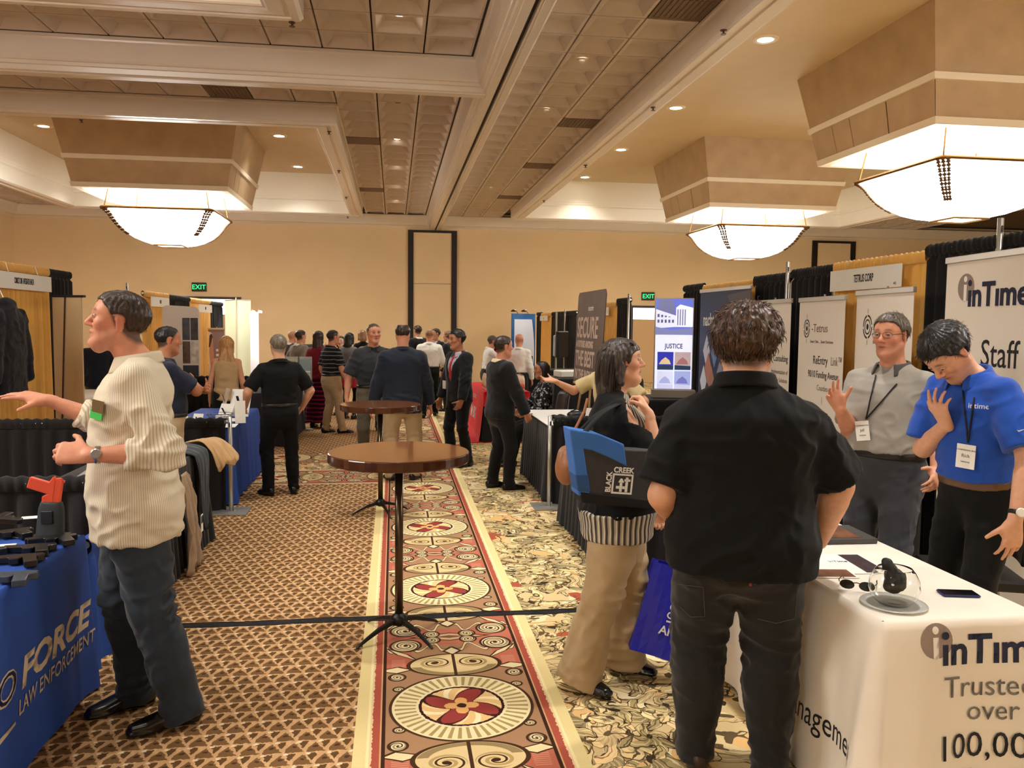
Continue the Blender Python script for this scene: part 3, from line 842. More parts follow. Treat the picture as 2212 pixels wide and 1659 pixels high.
def skeleton(h, pose, female=False, girth=1.0):
    S = h/1.78; J = {'S': S}
    hip = np.array(pose.get('hip', (0,0,0)), float)*1.0
    hz = pose.get('hipz', .93*S)
    P0 = np.array([hip[0], hip[1], hz+hip[2]])
    lean, side, twist = pose.get('lean', 0.0), pose.get('side', 0.0), pose.get('twist', 0.0)
    U = nv([math.sin(side), math.sin(lean)*math.cos(side), math.cos(lean)*math.cos(side)])
    Fp = nv(np.array([0,1,0])-U*U[1]); 
    Fc = nv(np.array([-math.sin(twist), math.cos(twist), 0])); Fc = nv(Fc-U*(Fc@U)); Rc = np.cross(Fc, U)
    J.update(P0=P0, U=U, F=Fc, R=Rc)
    sw = (.150 if female else .180)*S*(1+.45*(girth-1)); J['sw'] = sw
    J['nb'] = P0+U*.555*S-Fc*.012
    J['sh'] = {1: P0+U*.478*S+Rc*sw, -1: P0+U*.478*S-Rc*sw}
    for sd in (1,-1): J['sh'][sd] = J['sh'][sd]-U*max(girth-1,0)*.17*S
    sh_up = pose.get('shrug', (0,0))
    for i, sd in enumerate((1,-1)): J['sh'][sd] = J['sh'][sd]+U*sh_up[i]
    hy, hp, hr_ = pose.get('head', (0,0,0))
    cy, sy = math.cos(hy), math.sin(hy)
    f = Fc*cy - Rc*sy; r = np.cross(f, U); u = U   # yaw, + = turn to own left
    f2 = f*math.cos(hp)-u*math.sin(hp); u2 = u*math.cos(hp)+f*math.sin(hp)   # + pitch = look down
    r3 = r*math.cos(hr_)-u2*math.sin(hr_); u3 = np.cross(r3, f2)
    J['hr'], J['hf'], J['hu'] = r3, f2, u3
    hs = pose.get('hs', .97*(S**.6)); J['hs'] = hs
    J['hc'] = J['nb'] + U*(.040*S+pose.get('nk', 0)) + u3*(.118)*hs + f2*.022 + Fc*pose.get('hfwd', .025)
    # arms
    la, lb = .295*S, .262*S
    J['el'] = {}; J['wr'] = {}
    for sd, key in ((1,'armR'),(-1,'armL')):
        a = pose.get(key, {})
        tgt = a.get('w')
        if tgt is None: tgt = J['sh'][sd]+np.array([sd*.075*S*girth, .04, -.53*S])
        else:
            tgt = np.array(tgt, float)
        pole = a.get('pole', (sd*.35, -1, -.15))
        J['el'][sd], J['wr'][sd] = ik(J['sh'][sd], tgt, la, lb, pole)
    # legs
    lt, ls = .412*S, .424*S; hw = (.098 if female else .092)*S*(1+.3*(girth-1))
    J['hip'] = {1: P0+np.array([hw,0,-.02*S]), -1: P0+np.array([-hw,0,-.02*S])}
    J['kn'] = {}; J['an'] = {}; J['toe'] = {}
    for sd, key in ((1,'footR'),(-1,'footL')):
        x, y, yw = pose.get(key, (sd*.10, 0, -sd*.12))[:3]; lift = (pose.get(key)+(0,))[3] if key in pose and len(pose[key]) > 3 else 0
        an = np.array([x, y, .085*S+lift]); fd = np.array([-math.sin(yw), math.cos(yw), 0]); J['toe'][sd] = fd
        kp = pose.get('kneepole', fd); J['kn'][sd], J['an'][sd] = ik(J['hip'][sd], an, lt, ls, kp)
    return J
def torso_tab(S, g, belly, female, inf, bust=1.0):
    """rows (z rel hip, side r, front r, 0, front offset)"""
    if female: base = [(-.10,.160,.118,-.01),(-.02,.178,.128,-.012),(.06,.168,.115,0),(.16,.142,.100,.005),(.26,.150,.108,.012),(.36,.160,.122,.026),(.43,.158,.105,.010),(.485,.125,.076,-.01),(.52,.080,.060,-.016),(.545,.058,.052,-.015),(.56,.052,.050,-.015)]
    else: base = [(-.10,.160,.112,-.01),(-.02,.172,.122,-.012),(.06,.165,.115,0),(.16,.160,.110,.006),(.26,.168,.116,.010),(.36,.180,.122,.010),(.43,.182,.112,0),(.49,.150,.084,-.012),(.52,.100,.066,-.018),(.545,.068,.058,-.016),(.56,.060,.056,-.016)]
    out = []
    for z, rs, rf, cf in base:
        bl = belly*math.exp(-((z-.12)/.13)**2); gg = g if z < .46 else 1+(g-1)*.5
        out.append((z*S, rs*S*gg+inf, rf*S*gg+inf+bl*.5, 0, cf*S+bl*.5))
    return out
def torso_loft(J, rows, z0, z1, n=2.5, flat=(True, False)):
    S = J['S']; zs = np.array([r[0] for r in rows]); T = []
    for z in np.unique(np.concatenate([[z0, z1], zs[(zs > z0) & (zs < z1)]])):
        T.append([(z-z0)/(z1-z0)]+[np.interp(z, zs, [r[k] for r in rows]) for k in range(1, 5)])
    return loft(J['P0']+J['U']*z0, J['P0']+J['U']*z1, J['F'], T, n, flat)
def head_prims(F, J, female=False, skinhead=True, jaw=1.0):
    c, r, f, u = head_axes(J); s = J['hs']*(.94 if female else 1.0); R = np.array([r, f, u])
    P = lambda a, b, d: c + s*(r*a+f*b+u*d)
    F.put(ell(P(0,-.015,.036), np.array([.077,.098,.083])*s, R), .02)
    F.put(ell(P(0,.030,.045), np.array([.066,.058,.060])*s, R), .02)
    j = jaw
    F.put(loft(P(0,0,.035), P(0,0,-.108), f, [(0,.068*s,.064*s,0,.024*s),(.38,.065*s,.062*s,0,.024*s),(.66,.057*s*j,.056*s,0,.030*s),(.87,.047*s*j,.046*s,0,.040*s),(1,.030*s*j,.030*s,0,.052*s)], 2.2), .02)
    for sd in (1,-1):
        F.put(cone(P(sd*.056*j,-.002,-.048), P(sd*.022,.062,-.098), .020*s, .018*s), .02)
        F.put(ell(P(sd*.044,.060,-.012), np.array([.024,.024,.022])*s, R), .02)
        F.put(cone(P(sd*.046,.068,.034), P(sd*.008,.084,.031), .010*s, .011*s), .012)
    for sd in (1,-1): F.put(ell(P(sd*.032,.101,.014), np.array([.019,.016,.0115])*s, R), .010, 's')
    F.put(cone(P(0,.082,.028), P(0,.1105,-.020), .0085*s, .0125*s), .010)
    for sd in (1,-1): F.put(ell(P(sd*.0125,.096,-.026), np.array([.0095,.011,.0085])*s, R), .008)
    F.put(cone(P(-.022,.080,-.053), P(0,.091,-.050), .006*s, .0072*s), .006); F.put(cone(P(.022,.080,-.053), P(0,.091,-.050), .006*s, .0072*s), .006)
    F.put(cone(P(-.017,.081,-.064), P(.017,.081,-.064), .0075*s, .0075*s), .006); F.put(ell(P(0,.087,-.064), np.array([.014,.008,.007])*s, R), .005)
    F.put(ell(P(0,.078,-.099), np.array([.021,.019,.017])*s, R), .015)
    for sd in (1,-1):
        e = P(sd*.078,-.012,.004); Rr = np.array([nv(r*1+f*-.35*sd), nv(f+r*.35*sd), nv(u-f*.15)])
        F.put(ell(e, np.array([.0085,.019,.032])*s, Rr), .006); F.put(ell(P(sd*.088,-.008,.006), np.array([.007,.010,.016])*s, Rr), .005, 's')
    nr = (.047 if female else .058)*J['S']*J.get('neckg', 1.0)
    F.put(loft(J['nb']-J['U']*.05, P(0,-.018,-.045), J['F'], [(0,nr*1.22,nr*1.1,0,-.006),(.35,nr,nr,0,0),(1,nr*.98,nr,0,0)]), .03)
def hair_prim(J, t=.012, line=None, female=False, vol=(0,0,0), wave=.0, tap=1.0):
    c, r, f, u = head_axes(J); s = J['hs']*(.94 if female else 1.0)
    line = line or ([-.13,-.085,-.05,0,.018,.045,.062,.075,.10],[-.055,-.062,-.045,-.005,.02,.055,.078,.084,.086])
    lf, lu = np.array(line[0])*s, np.array(line[1])*s
    rad = (np.array([.078,.099,.084])+np.array([t,t,t])+np.array(vol))*s
    def fn(X, Y, Z):
        x, y, z = X-c[0], Y-c[1], Z-c[2]
        a = x*r[0]+y*r[1]+z*r[2]; b = x*f[0]+y*f[1]+z*f[2]; d = x*u[0]+y*u[1]+z*u[2]
        dc = (np.sqrt((a/rad[0])**2+((b+.013*s)/rad[1])**2+((d-.036*s)/rad[2])**2)-1)*rad.min()
        fh = (np.sqrt((a/((.066+t)*s))**2+((b-.030*s)/((.056+t*.5)*s))**2+((d-.047*s)/((.062+t)*s))**2)-1)*.058*s
        dc = np.minimum(dc, fh) + t*s*.85*(1-np.clip((d/s+.07)/.11, 0, 1))*tap
        zm = np.interp(b, lf, lu)+wave*np.sin(a*160)*s
        ear = .036*s-np.sqrt((np.abs(a)-.082*s)**2+((b+.004*s)*1.0)**2+((d+.004*s)*.85)**2)
        return np.maximum(np.maximum(dc, (zm-d)*.8), ear).astype(f32)
    return fn, c-.17*s, c+.17*s
def strands(roots, dirs, nseg, length, r0, gravity, curl, name, material, parent, jitter=.3, hug=None, seed=1):
    """tapered three-sided locks; all in one mesh"""
    g = np.random.default_rng(seed); n = len(roots); pts = [roots]; d = dirs/np.linalg.norm(dirs, axis=1)[:,None]
    L = length*(1+jitter*(g.random(n)-.5)); ph = g.random(n)*6.28; ax = g.normal(size=(n,3)); ax /= np.linalg.norm(ax, axis=1)[:,None]
    p = roots.copy()
    for k in range(nseg):
        d = d + np.array(gravity)[None,:]*(1.0/nseg)*3 + np.cross(d, ax)*curl*math.sin(k*1.1+1)
        d /= np.linalg.norm(d, axis=1)[:,None]; p = p + d*(L/nseg)[:,None]
        if hug is not None: p = hug(p)
        pts.append(p)
    pts = np.stack(pts, 1)  # n, nseg+1, 3
    tg = np.gradient(pts, axis=1); tg /= np.linalg.norm(tg, axis=2)[:,:,None]+1e-9
    a = np.cross(tg, ax[:,None,:]); a /= np.linalg.norm(a, axis=2)[:,:,None]+1e-9; b = np.cross(tg, a)
    w_ = np.interp(np.linspace(0,1,nseg+1), [0,.15,.6,1], [.6,1,.8,.08])*r0
    V = np.stack([pts+(a*math.cos(q)+b*math.sin(q)*.6)*w_[None,:,None] for q in (0,2.094,4.188)], 2)
    m = nseg+1; V = V.reshape(-1,3); base = np.arange(n)[:,None,None]*m*3; kk = np.arange(nseg)[None,:,None]*3; s3 = np.arange(3)[None,None,:]; s4 = (s3+1) % 3
    Q = np.stack([base+kk+s3, base+kk+s4, base+kk+3+s4, base+kk+3+s3], -1).reshape(-1,4)
    return link(name, quad_mesh(name, V, Q, material), parent)

def cloth_displace(P, Q, amp, freq=(9,9,3.5), seed=0, folds=()):
    N = normals(P, Q); q = P*np.array(freq)+seed*7.3
    w_ = vnoise(P*4+seed)*1.2
    n1 = vnoise(q+w_[:,None]); n2 = vnoise(q*2.3+5+w_[:,None]*2)
    n3 = vnoise((P@np.array([[.8,.5,.3],[-.5,.8,.3],[.2,-.4,.9]]))*np.array([5,14,14])+seed+w_[:,None]*1.5)
    d = (1-np.abs(2*n1-1))*.7+(1-np.abs(2*n2-1))*.3-.55
    d = d*amp + (np.clip((1-np.abs(2*n3-1))-.55,0,1)-.1)*amp*1.8
    for (c, rad, dirv, wl, a) in folds:
        c = np.asarray(c, float); dist = np.linalg.norm((P-c), axis=1); m = np.exp(-(dist/rad)**2)
        dv = nv(np.asarray(dirv, float)+.45*np.sin(np.array([1.7,2.3,3.1])*(seed+1+c[2]*9))); side_ = nv(np.cross(dv, [.3,.5,.2]))
        ph = (P-c)@dv/(wl*1.5)*6.283 + vnoise(P*7+seed)*6 + ((P-c)@side_)*9
        m2 = np.clip(vnoise(P*6+seed*3+11)*2.2-.6, 0, 1)
        d = d + m*m2*a*(1-2*np.abs(np.sin(ph*.5))**.8)*.8
    return P+N*d[:,None]

def garment(name, F, material, parent, amp=0.0, smooth=1, seed=0, folds=(), freq=(9,9,3.5)):
    P, Q = F.mesh(smooth)
    if amp or folds: P = cloth_displace(P, Q, amp, freq, seed, folds); P = lap(P, Q, .35)
    return link(name, quad_mesh(name, P, Q, material), parent)

def person(loc, rz, label, h=1.76, pose=None, female=False, girth=1.0, belly=0.0, skin='fair', res=.011, top=None, bottom=None, shoes=None, hair=None, face=None, group=None, seed=0, neckg=1.0, jaw=1.0):
    """top: dict(kind, mat, sleeve, hem, ...); bottom: dict(kind, mat, ...)"""
    pose = pose or {}; top = top or {}; bottom = bottom or {}; shoes = shoes or {}; hair = hair or {}; face = face or {}
    o = thing('person', label, 'person', loc, rz, group)
    J = skeleton(h, pose, female, girth); S = J['S']; J['neckg'] = neckg*(1+(girth-1)*.5); U, Fw, R, P0 = J['U'], J['F'], J['R'], J['P0']
    allp = np.array([J['hc'], J['an'][1], J['an'][-1], J['kn'][1], J['kn'][-1], P0]+[J[k][s] for k in ('sh','el','wr') for s in (1,-1)])
    lo, hi = allp.min(0)-.26, allp.max(0)+.26; lo[2] = min(lo[2], -.01)
    # ---- body: head, neck, torso, arms and hands in one surface
    blo = np.array([J['hc'], P0-np.array([.2,.16,.05]), P0+np.array([.2,.16,0])]+[J[k][s] for k in ('sh','el','wr') for s in (1,-1)])
    F = Field(blo.min(0)-.24, blo.max(0)+.24, res)
    rows = torso_tab(S, girth*.93, belly*.9, female, -.012)
    F.put(torso_loft(J, rows, .02*S, .545*S), .02)
    ag = (1+(girth-1)*.65)*(.86 if female else 1.0)
    for sd in (1,-1):
        s_, e_, w_ = J['sh'][sd], J['el'][sd], J['wr'][sd]
        F.put(cone(P0+U*.510*S+R*sd*.045-Fw*.012, s_+U*.004, .046*S, .046*S*ag), .03)
        F.put(cone(s_, e_, .050*S*ag, .041*S*ag), .03)
        fd = nv(w_-e_)
        F.put(loft(e_, w_, np.cross(fd, R)+1e-3, [(0,.041*S*ag,.041*S*ag),(.25,.045*S*ag,.043*S*ag),(.75,.032*S*ag,.030*S*ag),(1,.028*S*(.5+.5*ag),.022*S*(.5+.5*ag))]), .025)
        a = pose.get('armR' if sd == 1 else 'armL', {})
        if not a.get('nohand'):
            D = np.array(a.get('D', fd), float); N = np.array(a.get('N', -R*sd), float)
            hand(F, w_, D, N, sd, a.get('curl', (.35,.4,.45,.5,.35)), a.get('spread', .3), (.92 if female else 1.0)*S*1.02)
    head_prims(F, J, female, jaw=jaw)
    P, Q = F.mesh(1)
    c, r, f, u = head_axes(J); hs = J['hs']*(.94 if female else 1.0)
    loc_ = (P-c)/hs; A, B, D_ = loc_@r, loc_@f, loc_@u
    base = np.array(lin(SKIN[skin])[:3]); col = base[None,:].repeat(len(P), 0)*(1+(vnoise(P*18)[:,None]-.5)*.12)
    hd = (np.abs(A) < .11) & (np.abs(B) < .14) & (D_ > -.13)
    def blend(m, cc, k): 
        nonlocal col; m = (np.clip(m, 0, 1)*k*hd)[:,None]; col = col*(1-m)+np.array(lin(cc)[:3])*m
    g_ = lambda a, b, d, sa, sb, sd_: np.exp(-((np.abs(A)-a)/sa)**2-((B-b)/sb)**2-((D_-d)/sd_)**2)
    blend(g_(.045,.06,-.02,.028,.05,.022), (196,104,86), .45); blend(g_(0,.11,-.018,.016,.02,.014), (196,104,86), .4)
    blend(g_(.08,-.01,0,.015,.03,.035), (196,96,80), .5)
    blend(g_(.0,.092,-.057,.025,.022,.0095), face.get('lips', (168,88,76)), .75)
    blend(g_(0,.092,-.0575,.026,.022,.003), (84,38,34), .9)
    hc_ = hair.get('col', (60,44,34))
    blend(np.exp(-((np.abs(A)-.032)/.019)**4-((D_-.034-.006*np.cos((np.abs(A)-.03)*60))/.0055)**2)*(B > .05), face.get('brow', hc_), .8)
    blend(g_(.032,.085,.013,.017 if res < .0075 else .016,.04,.007 if res < .0075 else .010), (52,32,28), .9 if res > .0075 else .5)
    st = face.get('stubble', 0)
    if st: blend(((B > -.005) & (D_ < -.032)).astype(float)*np.clip((-.03-D_)/.02,0,1)*(1-g_(0,.09,-.057,.024,.02,.012)), face.get('stubcol', hc_), st)
    if hair.get('style') == 'short' and not hair.get('shade'):
        ln = np.interp(B, [-.13,-.085,-.05,-.02,.0,.018,.045,.062,.085,.12], [-.075,-.08,-.066,-.04,-.035,.0,.05,.078,.088,.1]); blend(np.clip((D_-ln)/.02,0,1)*(np.abs(A) < .0765), hc_, .88)
    if hair.get('shade'):   # close-cropped scalp
        ln = np.interp(B, [-.13,-.085,-.05,0,.018,.045,.062,.085,.12], [-.06,-.065,-.05,-.01,.015,.05,.078,.09,.1]); blend(np.clip((D_-ln)/.012,0,1)*(np.abs(A) < .1), hc_, hair['shade'])
    link('body', quad_mesh('body', P, Q, M_skin(), col), o)
    if res <= .0075:
        for sd in (1,-1):
            e = c+hs*(r*sd*.032+f*.0815+u*.014); mb = MB(); mb.smooth = True
            me = bpy.data.meshes.new('eye'); bm = bmesh.new(); bmesh.ops.create_uvsphere(bm, u_segments=20, v_segments=16, radius=.0128*hs); bm.to_mesh(me); bm.free()
            cl = me.color_attributes.new('col', 'FLOAT_COLOR', 'POINT')
            for i, v in enumerate(me.vertices):
                vc_ = np.array(v.co)/(.0128*hs); q = vc_@f; uu = vc_@u; cl.data[i].color = (*(base*.8),1) if (uu > .16 or uu < -.42) else ((.015,.012,.01,1) if q > .74 else (.42,.38,.35,1))
            for p in me.polygons: p.use_smooth = True
            me.materials.append(mat('eye_wet', attr='col', rough=.12)); link('eye', me, o, Vector(e))
            # upper lid
    # ---- trousers / skirt
    cr = max(res*1.4, .0085)
    bk = bottom.get('kind', 'trousers'); bm_ = bottom.get('mat', mat('cloth_black', (22,22,24), .85))
    waist = bottom.get('waist', .10)*S
    if bk == 'trousers':
        F = Field(np.array([lo[0], lo[1], lo[2]]), np.array([hi[0], hi[1], P0[2]+.2]), cr)
        F.put(torso_loft(J, torso_tab(S, girth, belly, female, .006), -.075*S, waist, 2.4, (False, True)), .02)
        F.put(cone(P0+np.array([0,-.01,-.06*S]), P0+np.array([0,-.01,-.115*S]), .075*S*girth, .055*S*girth), .05) if not pose.get('kneepole') else None
        lw = bottom.get('width', 1.0); flare = bottom.get('flare', 1.0); hemz = bottom.get('hem', .035)
        fo = []
        for sd in (1,-1):
            hp, kn, an = J['hip'][sd], J['kn'][sd], J['an'][sd]; gl = 1+(girth-1)*.8
            ft = J['toe'][sd]
            F.put(loft(hp+np.array([0,0,.02]), kn, ft, [(0,.092*S*gl,.105*S*gl,0,-.012),(.25,.092*S*gl,.102*S*gl,0,-.004),(.6,.080*S*gl*lw,.086*S*gl*lw),(1,.066*S*gl*lw,.068*S*gl*lw)], 2.2), .035)
            bot = an+nv(an-kn)*(.085*S-hemz)*1.0
            F.put(loft(kn, bot, ft, [(0,.066*S*gl*lw,.068*S*gl*lw),(.35,.066*S*gl*lw,.070*S*gl*lw,0,-.010),(.8,.060*S*lw*flare,.066*S*lw*flare,0,-.004),(1,.062*S*lw*flare,.075*S*lw*flare,0,.008)], 2.2, (False, True)), .03)
            fo += [(kn+ft*-.03, .12, (0,.3,1), .045, .012*bottom.get('wr', 1)), (bot+np.array([0,0,.06]), .10, (.2,.2,1), .035, .014*bottom.get('wr', 1)), (hp+np.array([0,.1,-.08]), .12, (.5,0,1), .05, .008*bottom.get('wr', 1))]
        garment('trousers', F, bm_, o, .006*bottom.get('wr', 1), 1, seed, fo, (8,8,3))
    elif bk == 'skirt':
        hz = bottom.get('hem', .5); F = Field(np.array([lo[0], lo[1], hz-.1]), np.array([hi[0], hi[1], P0[2]+.2]), cr); fl_ = bottom.get('flare', 1.0)
        ztop = P0[2]+waist; T = [(0,.19*S*fl_,.15*S*fl_),(.5,.18*S*(1+fl_)/2,.14*S*(1+fl_)/2),(.8,.178*S*girth,.13*S*girth),(1,.15*S*girth,.105*S*girth)]
        F.put(loft((P0[0],P0[1],hz), (P0[0],P0[1],ztop), Fw, T, 2.3, (True, True)), .02)
        garment('skirt', F, bm_, o, .010, 1, seed, (), (14,14,1.5))
        F = Field(np.array([lo[0], lo[1], lo[2]]), np.array([hi[0], hi[1], P0[2]]), cr); lm = bottom.get('legmat')
        for sd in (1,-1):
            F.put(cone(J['hip'][sd]*.3+J['kn'][sd]*.7, J['kn'][sd], .062*S, .052*S), .02); F.put(loft(J['kn'][sd], J['an'][sd]-np.array([0,0,.02]), J['toe'][sd], [(0,.052*S,.052*S),(.3,.052*S,.055*S,0,-.012),(1,.034*S,.036*S)]), .02)
        PP, QQ = F.mesh(1); cc = base[None,:].repeat(len(PP), 0)
        link('legs', quad_mesh('legs', PP, QQ, lm or M_skin(), cc), o)
    # ---- belt
    if top.get('tuck') and bottom.get('belt', True) and bk == 'trousers':
        F = Field(P0-.36, P0+.36, max(cr*.8,.006)); rr = torso_tab(S, girth, belly, female, .016); F.put(torso_loft(J, rr, waist-.045*S, waist-.006, 2.4, (True, True)), .01)
        garment('belt', F, bottom.get('beltmat', mat('belt_leather', (24,18,15), .4)), o, 0)
    # ---- shoes
    sm_ = shoes.get('mat', mat('shoe_black', (16,14,13), .25, spec=.6))
    for sd in (1,-1):
        an, fd = J['an'][sd], J['toe'][sd]; lf = an[2]-.085*S; L = shoes.get('len', .275)*S; hl = np.array([an[0],an[1],lf])-fd*.075*S; sdv = np.array([fd[1],-fd[0],0])
        F = Field(np.minimum(hl, hl+fd*L)-.09-np.array([0,0,.02]), np.maximum(hl, hl+fd*L)+np.array([.09,.09,.16]), max(res*.95, .0065))
        zc = np.array([0,0,.038*S])
        F.put(loft(hl+zc+fd*.02, hl+zc+fd*(L-.025), (0,0,1), [(0,.036*S,.045*S,0,.008),(.3,.035*S,.042*S,0,.006),(.55,.042*S,.034*S,0,-.002),(.8,.044*S,.026*S,0,-.010),(1,.030*S,.020*S,0,-.014)], 2.4), .015)
        F.put(cone(np.array([an[0],an[1],lf+.06*S])-fd*.01, np.array([an[0],an[1],lf+.115*S]), .044*S, .042*S), .03)
        F.put(loft(hl+fd*.012+np.array([0,0,.014]), hl+fd*(L-.008)+np.array([0,0,.014]), (0,0,1), [(0,.036*S,.013),(.2,.037*S,.013),(.45,.036*S,.010),(.75,.049*S,.012),(1,.034*S,.012)], 3), .004)
        F.put(plane_cut((0,0,lf+.001), (0,0,-1), F.lo, F.lo+F.n*F.h), op='i')
        garment('shoe', F, sm_, o, 0, 1)
    # ---- shirt / jacket
    tk = top.get('kind', 'shirt'); tm = top.get('mat', mat('cloth_black')); inf = top.get('inf', .014 if tk == 'shirt' else .026)
    hem = top.get('hem', .088 if top.get('tuck') else -.10)*S
    F = Field(np.array([lo[0]-.02, lo[1]-.02, P0[2]+hem-.3]), np.array([hi[0], hi[1], J['nb'][2]+.25]), cr)
    rows = torso_tab(S, girth, belly, female, inf); ztop = top.get('ztop', .548)*S
    if top.get('loose'):
        rows = [(z, rs+top['loose']*np.clip((.3*S-z)/.3,0,1.2), rf+top['loose']*np.clip((.3*S-z)/.3,0,1.2), a_, cf) for z, rs, rf, a_, cf in rows]
    F.put(torso_loft(J, rows, hem, ztop, 2.4, (True, True)), .02)
    sl = top.get('sleeve', 'short'); fo = []
    for sd in (1,-1):
        s_, e_, w_ = J['sh'][sd], J['el'][sd], J['wr'][sd]; k_ = inf
        if sl == 'none': continue
        F.put(cone(P0+U*(.515*S)+R*sd*.040-Fw*.015, s_-R*sd*.02*S+U*.004, .040*S+k_*.8, .044*S*ag+k_), .04)
        sw_ = top.get('sw', 1.0)
        if sl == 'short':
            tt = top.get('slen', .72); en = s_+(e_-s_)*tt; ra = (.058*S*ag+k_)*sw_
            F.put(loft(s_, en, np.cross(nv(e_-s_), R)+1e-3, [(0,.047*S*ag+k_,.050*S*ag+k_),(.5,ra*.95,ra),(1,ra*1.04,ra*1.06)], 2, (False, True)), .03)
            fo.append((s_+(e_-s_)*.3, .10, (0,.4,1), .05, .006))
        else:
            F.put(loft(s_, e_, np.cross(nv(e_-s_), R)+1e-3, [(0,.047*S*ag+k_,.050*S*ag+k_),(1,(.047*S*ag+k_)*sw_,(.047*S*ag+k_)*sw_)]), .035)
            tt = top.get('slen', .97) if sl == 'long' else top.get('slen', .35); en = e_+(w_-e_)*tt
            F.put(loft(e_, en, np.cross(nv(w_-e_), R)+1e-3, [(0,(.047*S*ag+k_)*sw_,(.047*S*ag+k_)*sw_),(1,(.034*S+k_)*sw_*top.get('cuff', 1),(.032*S+k_)*sw_*top.get('cuff', 1))], 2, (False, True)), .025)
            fo += [(e_, .10, nv(w_-s_), .035, .012), (s_+(e_-s_)*.25, .10, (0,.4,1), .05, .008), (en, .07, nv(w_-e_), .03, .006)]
    fo += [(P0+U*(hem+.06)+Fw*.1, .16, (0,.2,1), .055, .009), (P0+U*(hem+.06)-Fw*.1, .2, (0,-.2,1), .06, .010), (P0+U*.3+R*.16, .12, (.3,0,1), .06, .006), (P0+U*.3-R*.16, .12, (.3,0,1), .06, .006)]
    fo = [(a_, b_, c_, d_, e2*top.get('wr', 1)) for a_, b_, c_, d_, e2 in fo]
    nm = {'shirt':'shirt', 'jacket':'jacket', 'dress':'dress', 'cardigan':'cardigan'}.get(tk, 'shirt')
    if tk in ('jacket','cardigan') or top.get('vneck'):
        vz, vw = top.get('v', (.22,.075)); c0 = P0+U*vz*S
        def vcut(X, Y, Z):   # carve a V opening at the front
            x, y, z = X-c0[0], Y-c0[1], Z-c0[2]; a = np.abs(x*R[0]+y*R[1]+z*R[2]); b = x*Fw[0]+y*Fw[1]+z*Fw[2]; d = x*U[0]+y*U[1]+z*U[2]
            return np.maximum(np.maximum(a-d*vw/(.30*S), -d), .02-b).astype(f32)*.9
        F.put((vcut, P0-.4, P0+np.array([.4,.4,.9])), .004, 's')
    garment(nm, F, tm, o, .007*top.get('wr', 1), 1, seed+3, fo, top.get('freq', (8,8,4)))
    if top.get('under'):   # shirt seen in the opening
        F = Field(P0-.4, P0+np.array([.4,.4,.75]), cr*1.2); F.put(torso_loft(J, torso_tab(S, girth*.985, belly, female, inf-.012), .04*S, .555*S, 2.4, (True, True)), .02)
        if top.get('cuffs'):
            pass
        garment('undershirt', F, top['under'], o, .002, 1, seed)
        if top.get('tie'):
            F = Field(P0-.4, P0+np.array([.4,.4,.75]), max(cr*.8,.006)); F.put(torso_loft(J, torso_tab(S, girth*.985, belly, female, inf-.004), .08*S, .53*S, 2.4, (True, True)), .01)
            c0 = P0+U*.1*S
            def tcut(X, Y, Z):
                x, y, z = X-c0[0], Y-c0[1], Z-c0[2]; a = np.abs(x*R[0]+y*R[1]+z*R[2]); b = x*Fw[0]+y*Fw[1]+z*Fw[2]; d = x*U[0]+y*U[1]+z*U[2]
                return np.maximum(a-np.clip(.040-d*.045, .018, .045)*S, -b).astype(f32)
            F.put((tcut, F.lo, F.lo+F.n*F.h), op='i'); garment('tie', F, top['tie'], o, 0)
    # ---- collar
    if top.get('collar', True):
        cb = J['nb']-U*.012*S; nr = (.050 if female else .062)*S*J['neckg']+.006; ch = top.get('collarh', .040); cm = top.get('collarmat', top.get('under', tm) if tk == 'jacket' else tm)
        ofr = top.get('collaropen', .35)
        def cf_(uu, vv):
            a = (uu*2-1)*(math.pi-ofr); dirv = -Fw*math.cos(a)+R*math.sin(a)
            fr_ = math.cos(a)*-.5+.5
            prof = [(0,0,-.012),(.25,.002,ch*.55),(.5,.004,ch*.92),(.62,.012,ch*.85),(1,.026+.012*fr_,ch*.05-fr_*.028)]
            rr = np.interp(vv, [p[0] for p in prof], [p[1] for p in prof]); zz = np.interp(vv, [p[0] for p in prof], [p[2] for p in prof])
            return tuple(cb + dirv*(nr+rr)*np.array([1,1,1]) + U*(zz - .030*fr_) + Fw*.012*fr_)
        mb = MB(); mb.smooth = True; mb.grid(cf_, 40, 14); ob = mb.build('collar', cm, o); sd_ = ob.modifiers.new('thick', 'SOLIDIFY'); sd_.thickness = .003
    # ---- hair
    if hair.get('style'):
        hm = hair['mat']; F = Field(c-.30, c+.20, max(res*.85, .0055)); stl = hair['style']
        hp = hair_prim(J, hair.get('t', .012), hair.get('line'), female, hair.get('vol', (0,0,0)), tap=hair.get('tap', 0.0 if hair['style'] in ('long','shoulder') else 1.0))
        F.put(hp, .004)
        q = lambda a, b, d: c + hs*(r*a+f*b+u*d)
        if stl == 'bald_top': F.put(ell(q(0,.02,.12), np.array([.060,.10,.06])*hs, np.array([r,f,u])), .006, 's')
        if stl in ('long','shoulder'):
            L = hair.get('len', .30); wd = hair.get('w', .085); b0 = q(0,-.045,.04); b1 = b0-np.array([0,0,L])-Fw*hair.get('back', .05)
            F2 = Field(np.minimum(b1,b0)-.16, c+.20, max(res*.9,.0055)); F2.put(hp, .004)
            F2.put(loft(b0, b1, f, [(0,.080*hs,.065*hs),(.3,.088*hs,.062*hs),(.6,wd,.05),(.9,wd*.9,.036),(1,wd*.6,.022)], 2.4), .03)
            if hair.get('sides', True):
                for sd in (1,-1): F2.put(cone(q(sd*.078,-.02,.04), q(sd*.085,-.015,-.10), .026*hs, .022*hs), .03)
            F = F2
        PP, QQ = F.mesh(1); NN = normals(PP, QQ); cl = (PP-c)@np.stack([r,f,u]).T
